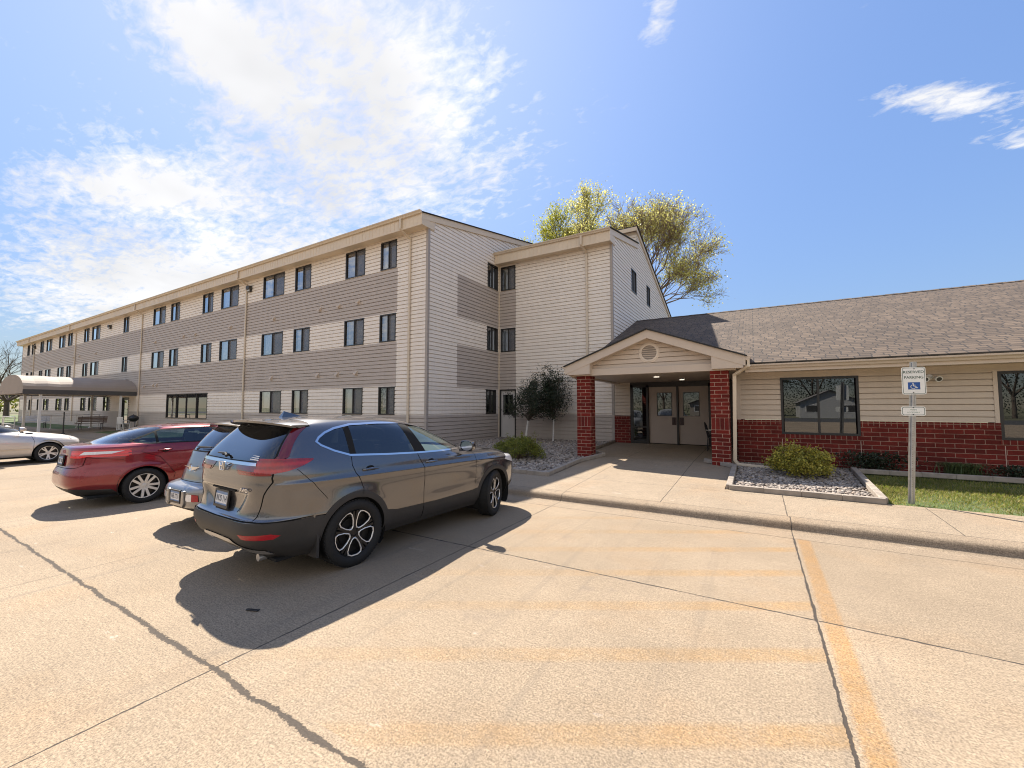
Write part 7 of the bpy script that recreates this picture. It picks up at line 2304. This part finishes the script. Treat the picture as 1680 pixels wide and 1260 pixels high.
M['blade'] = leaf_mat('grass_blade', [(0.16, 0.20, 0.03), (0.23, 0.27, 0.04), (0.31, 0.31, 0.07), (0.42, 0.35, 0.15), (0.18, 0.22, 0.03), (0.48, 0.38, 0.21)], trans=0.35)
M['turf'] = lawn_mat()
g = MB(); prof = [(y, gz(y) - 0.022) for y in (9.13, 9.6, 10, 11, 12.0, 12.55)]; strip(g, prof, 1.85, 16); structure('turf', g, M['turf'])
grass('grass', 'short green grass with dry patches between the walk and the brick wall', 1.90, 14.0, 9.14, 11.85, 62000, 0.062, 4, lambda y: np.interp(y, [7.4, 9.1, 12.0, 16.3], [0.12, 0.20, 0.33, 0.42]))

# ================================================================== ACROSS THE STREET (behind the camera; seen in the window glass and paintwork)
def house(label, x0, x1, y, z_e, z_r, depth, wallm, roofm):
    t = thing('house', label, 'house', ((x0 + x1) / 2, y, 0), 0, 'houses across the street')
    g = MB(); g.box(x0, x1, y - depth, y, -0.1, z_e); g.prism([(x0, z_e), (x1, z_e), ((x0 + x1) / 2, z_r)], y - depth, y); g.build('wall', M[wallm], t)
    xm = (x0 + x1) / 2; o_ = 0.4
    for s_ in (-1, 1):
        xe = xm + s_ * ((x1 - x0) / 2 + o_); ze = z_e - (z_r - z_e) / ((x1 - x0) / 2) * o_
        roof_sheet('roof', [(xe, y + 0.4, ze + 0.05), (xm, y + 0.4, z_r + 0.05), (xm, y - depth - 0.4, z_r + 0.05), (xe, y - depth - 0.4, ze + 0.05)], 0.12, M[roofm], t)
    for xa in (x0 + 0.8, x1 - 2.6):
        g = MB(); g.box(xa, xa + 1.8, y, y + 0.04, 0.9, 2.2); w_ = g.build('window', M['white_metal'], t)
        g = MB(); g.face([(xa + 0.1, y + 0.045, 1.0), (xa + 1.7, y + 0.045, 1.0), (xa + 1.7, y + 0.045, 2.1), (xa + 0.1, y + 0.045, 2.1)]); g.build('pane', M['room'], w_, fixn=False)


M['house_white'] = plain('house_siding_white', (0.42, 0.41, 0.39), 0.6, var=0.05)
M['house_tan'] = plain('house_siding_tan', (0.26, 0.22, 0.18), 0.6, var=0.05)
M['house_roof'] = plain('house_roof', (0.20, 0.18, 0.165), 0.85, var=0.2, scale=2)
house('white gabled house across the street, seen only as a reflection in the right-hand pane', 6.5, 15.0, -62, 2.7, 4.7, 9, 'house_white', 'house_roof')
house('tan gabled house across the street, seen only as a reflection in the left-hand pane', -12.0, 1.5, -61, 2.7, 5.0, 10, 'house_tan', 'house_roof')
house('second tan gabled house across the street, reflected in the parked cars', -40.0, -28, -61, 2.8, 4.9, 9, 'house_tan', 'house_roof')
for k, (x, y) in enumerate(((-4, -78), (10, -80), (23, -74), (-20, -76), (-50, -78), (36, -74))):
    where = ['behind the tan house', 'behind the white house', 'right of the white house', 'between the two tan houses', 'left of the second tan house', 'far right of all the houses'][k]
    tree('street_tree', 'leafy tree across the street, %s, seen only in reflections' % where, (x, y, 0), random.Random(50 + k), 3.5, 0.3, 3, 4.2, 0.5, 0.74, 'leaf_dark', 8000, 0.34,
         first=[(0.5, 0, 0.9), (-0.5, 0.1, 0.9), (0, 0.5, 0.95), (0, -0.5, 0.95)], scatter=0.7, group='trees across the street')
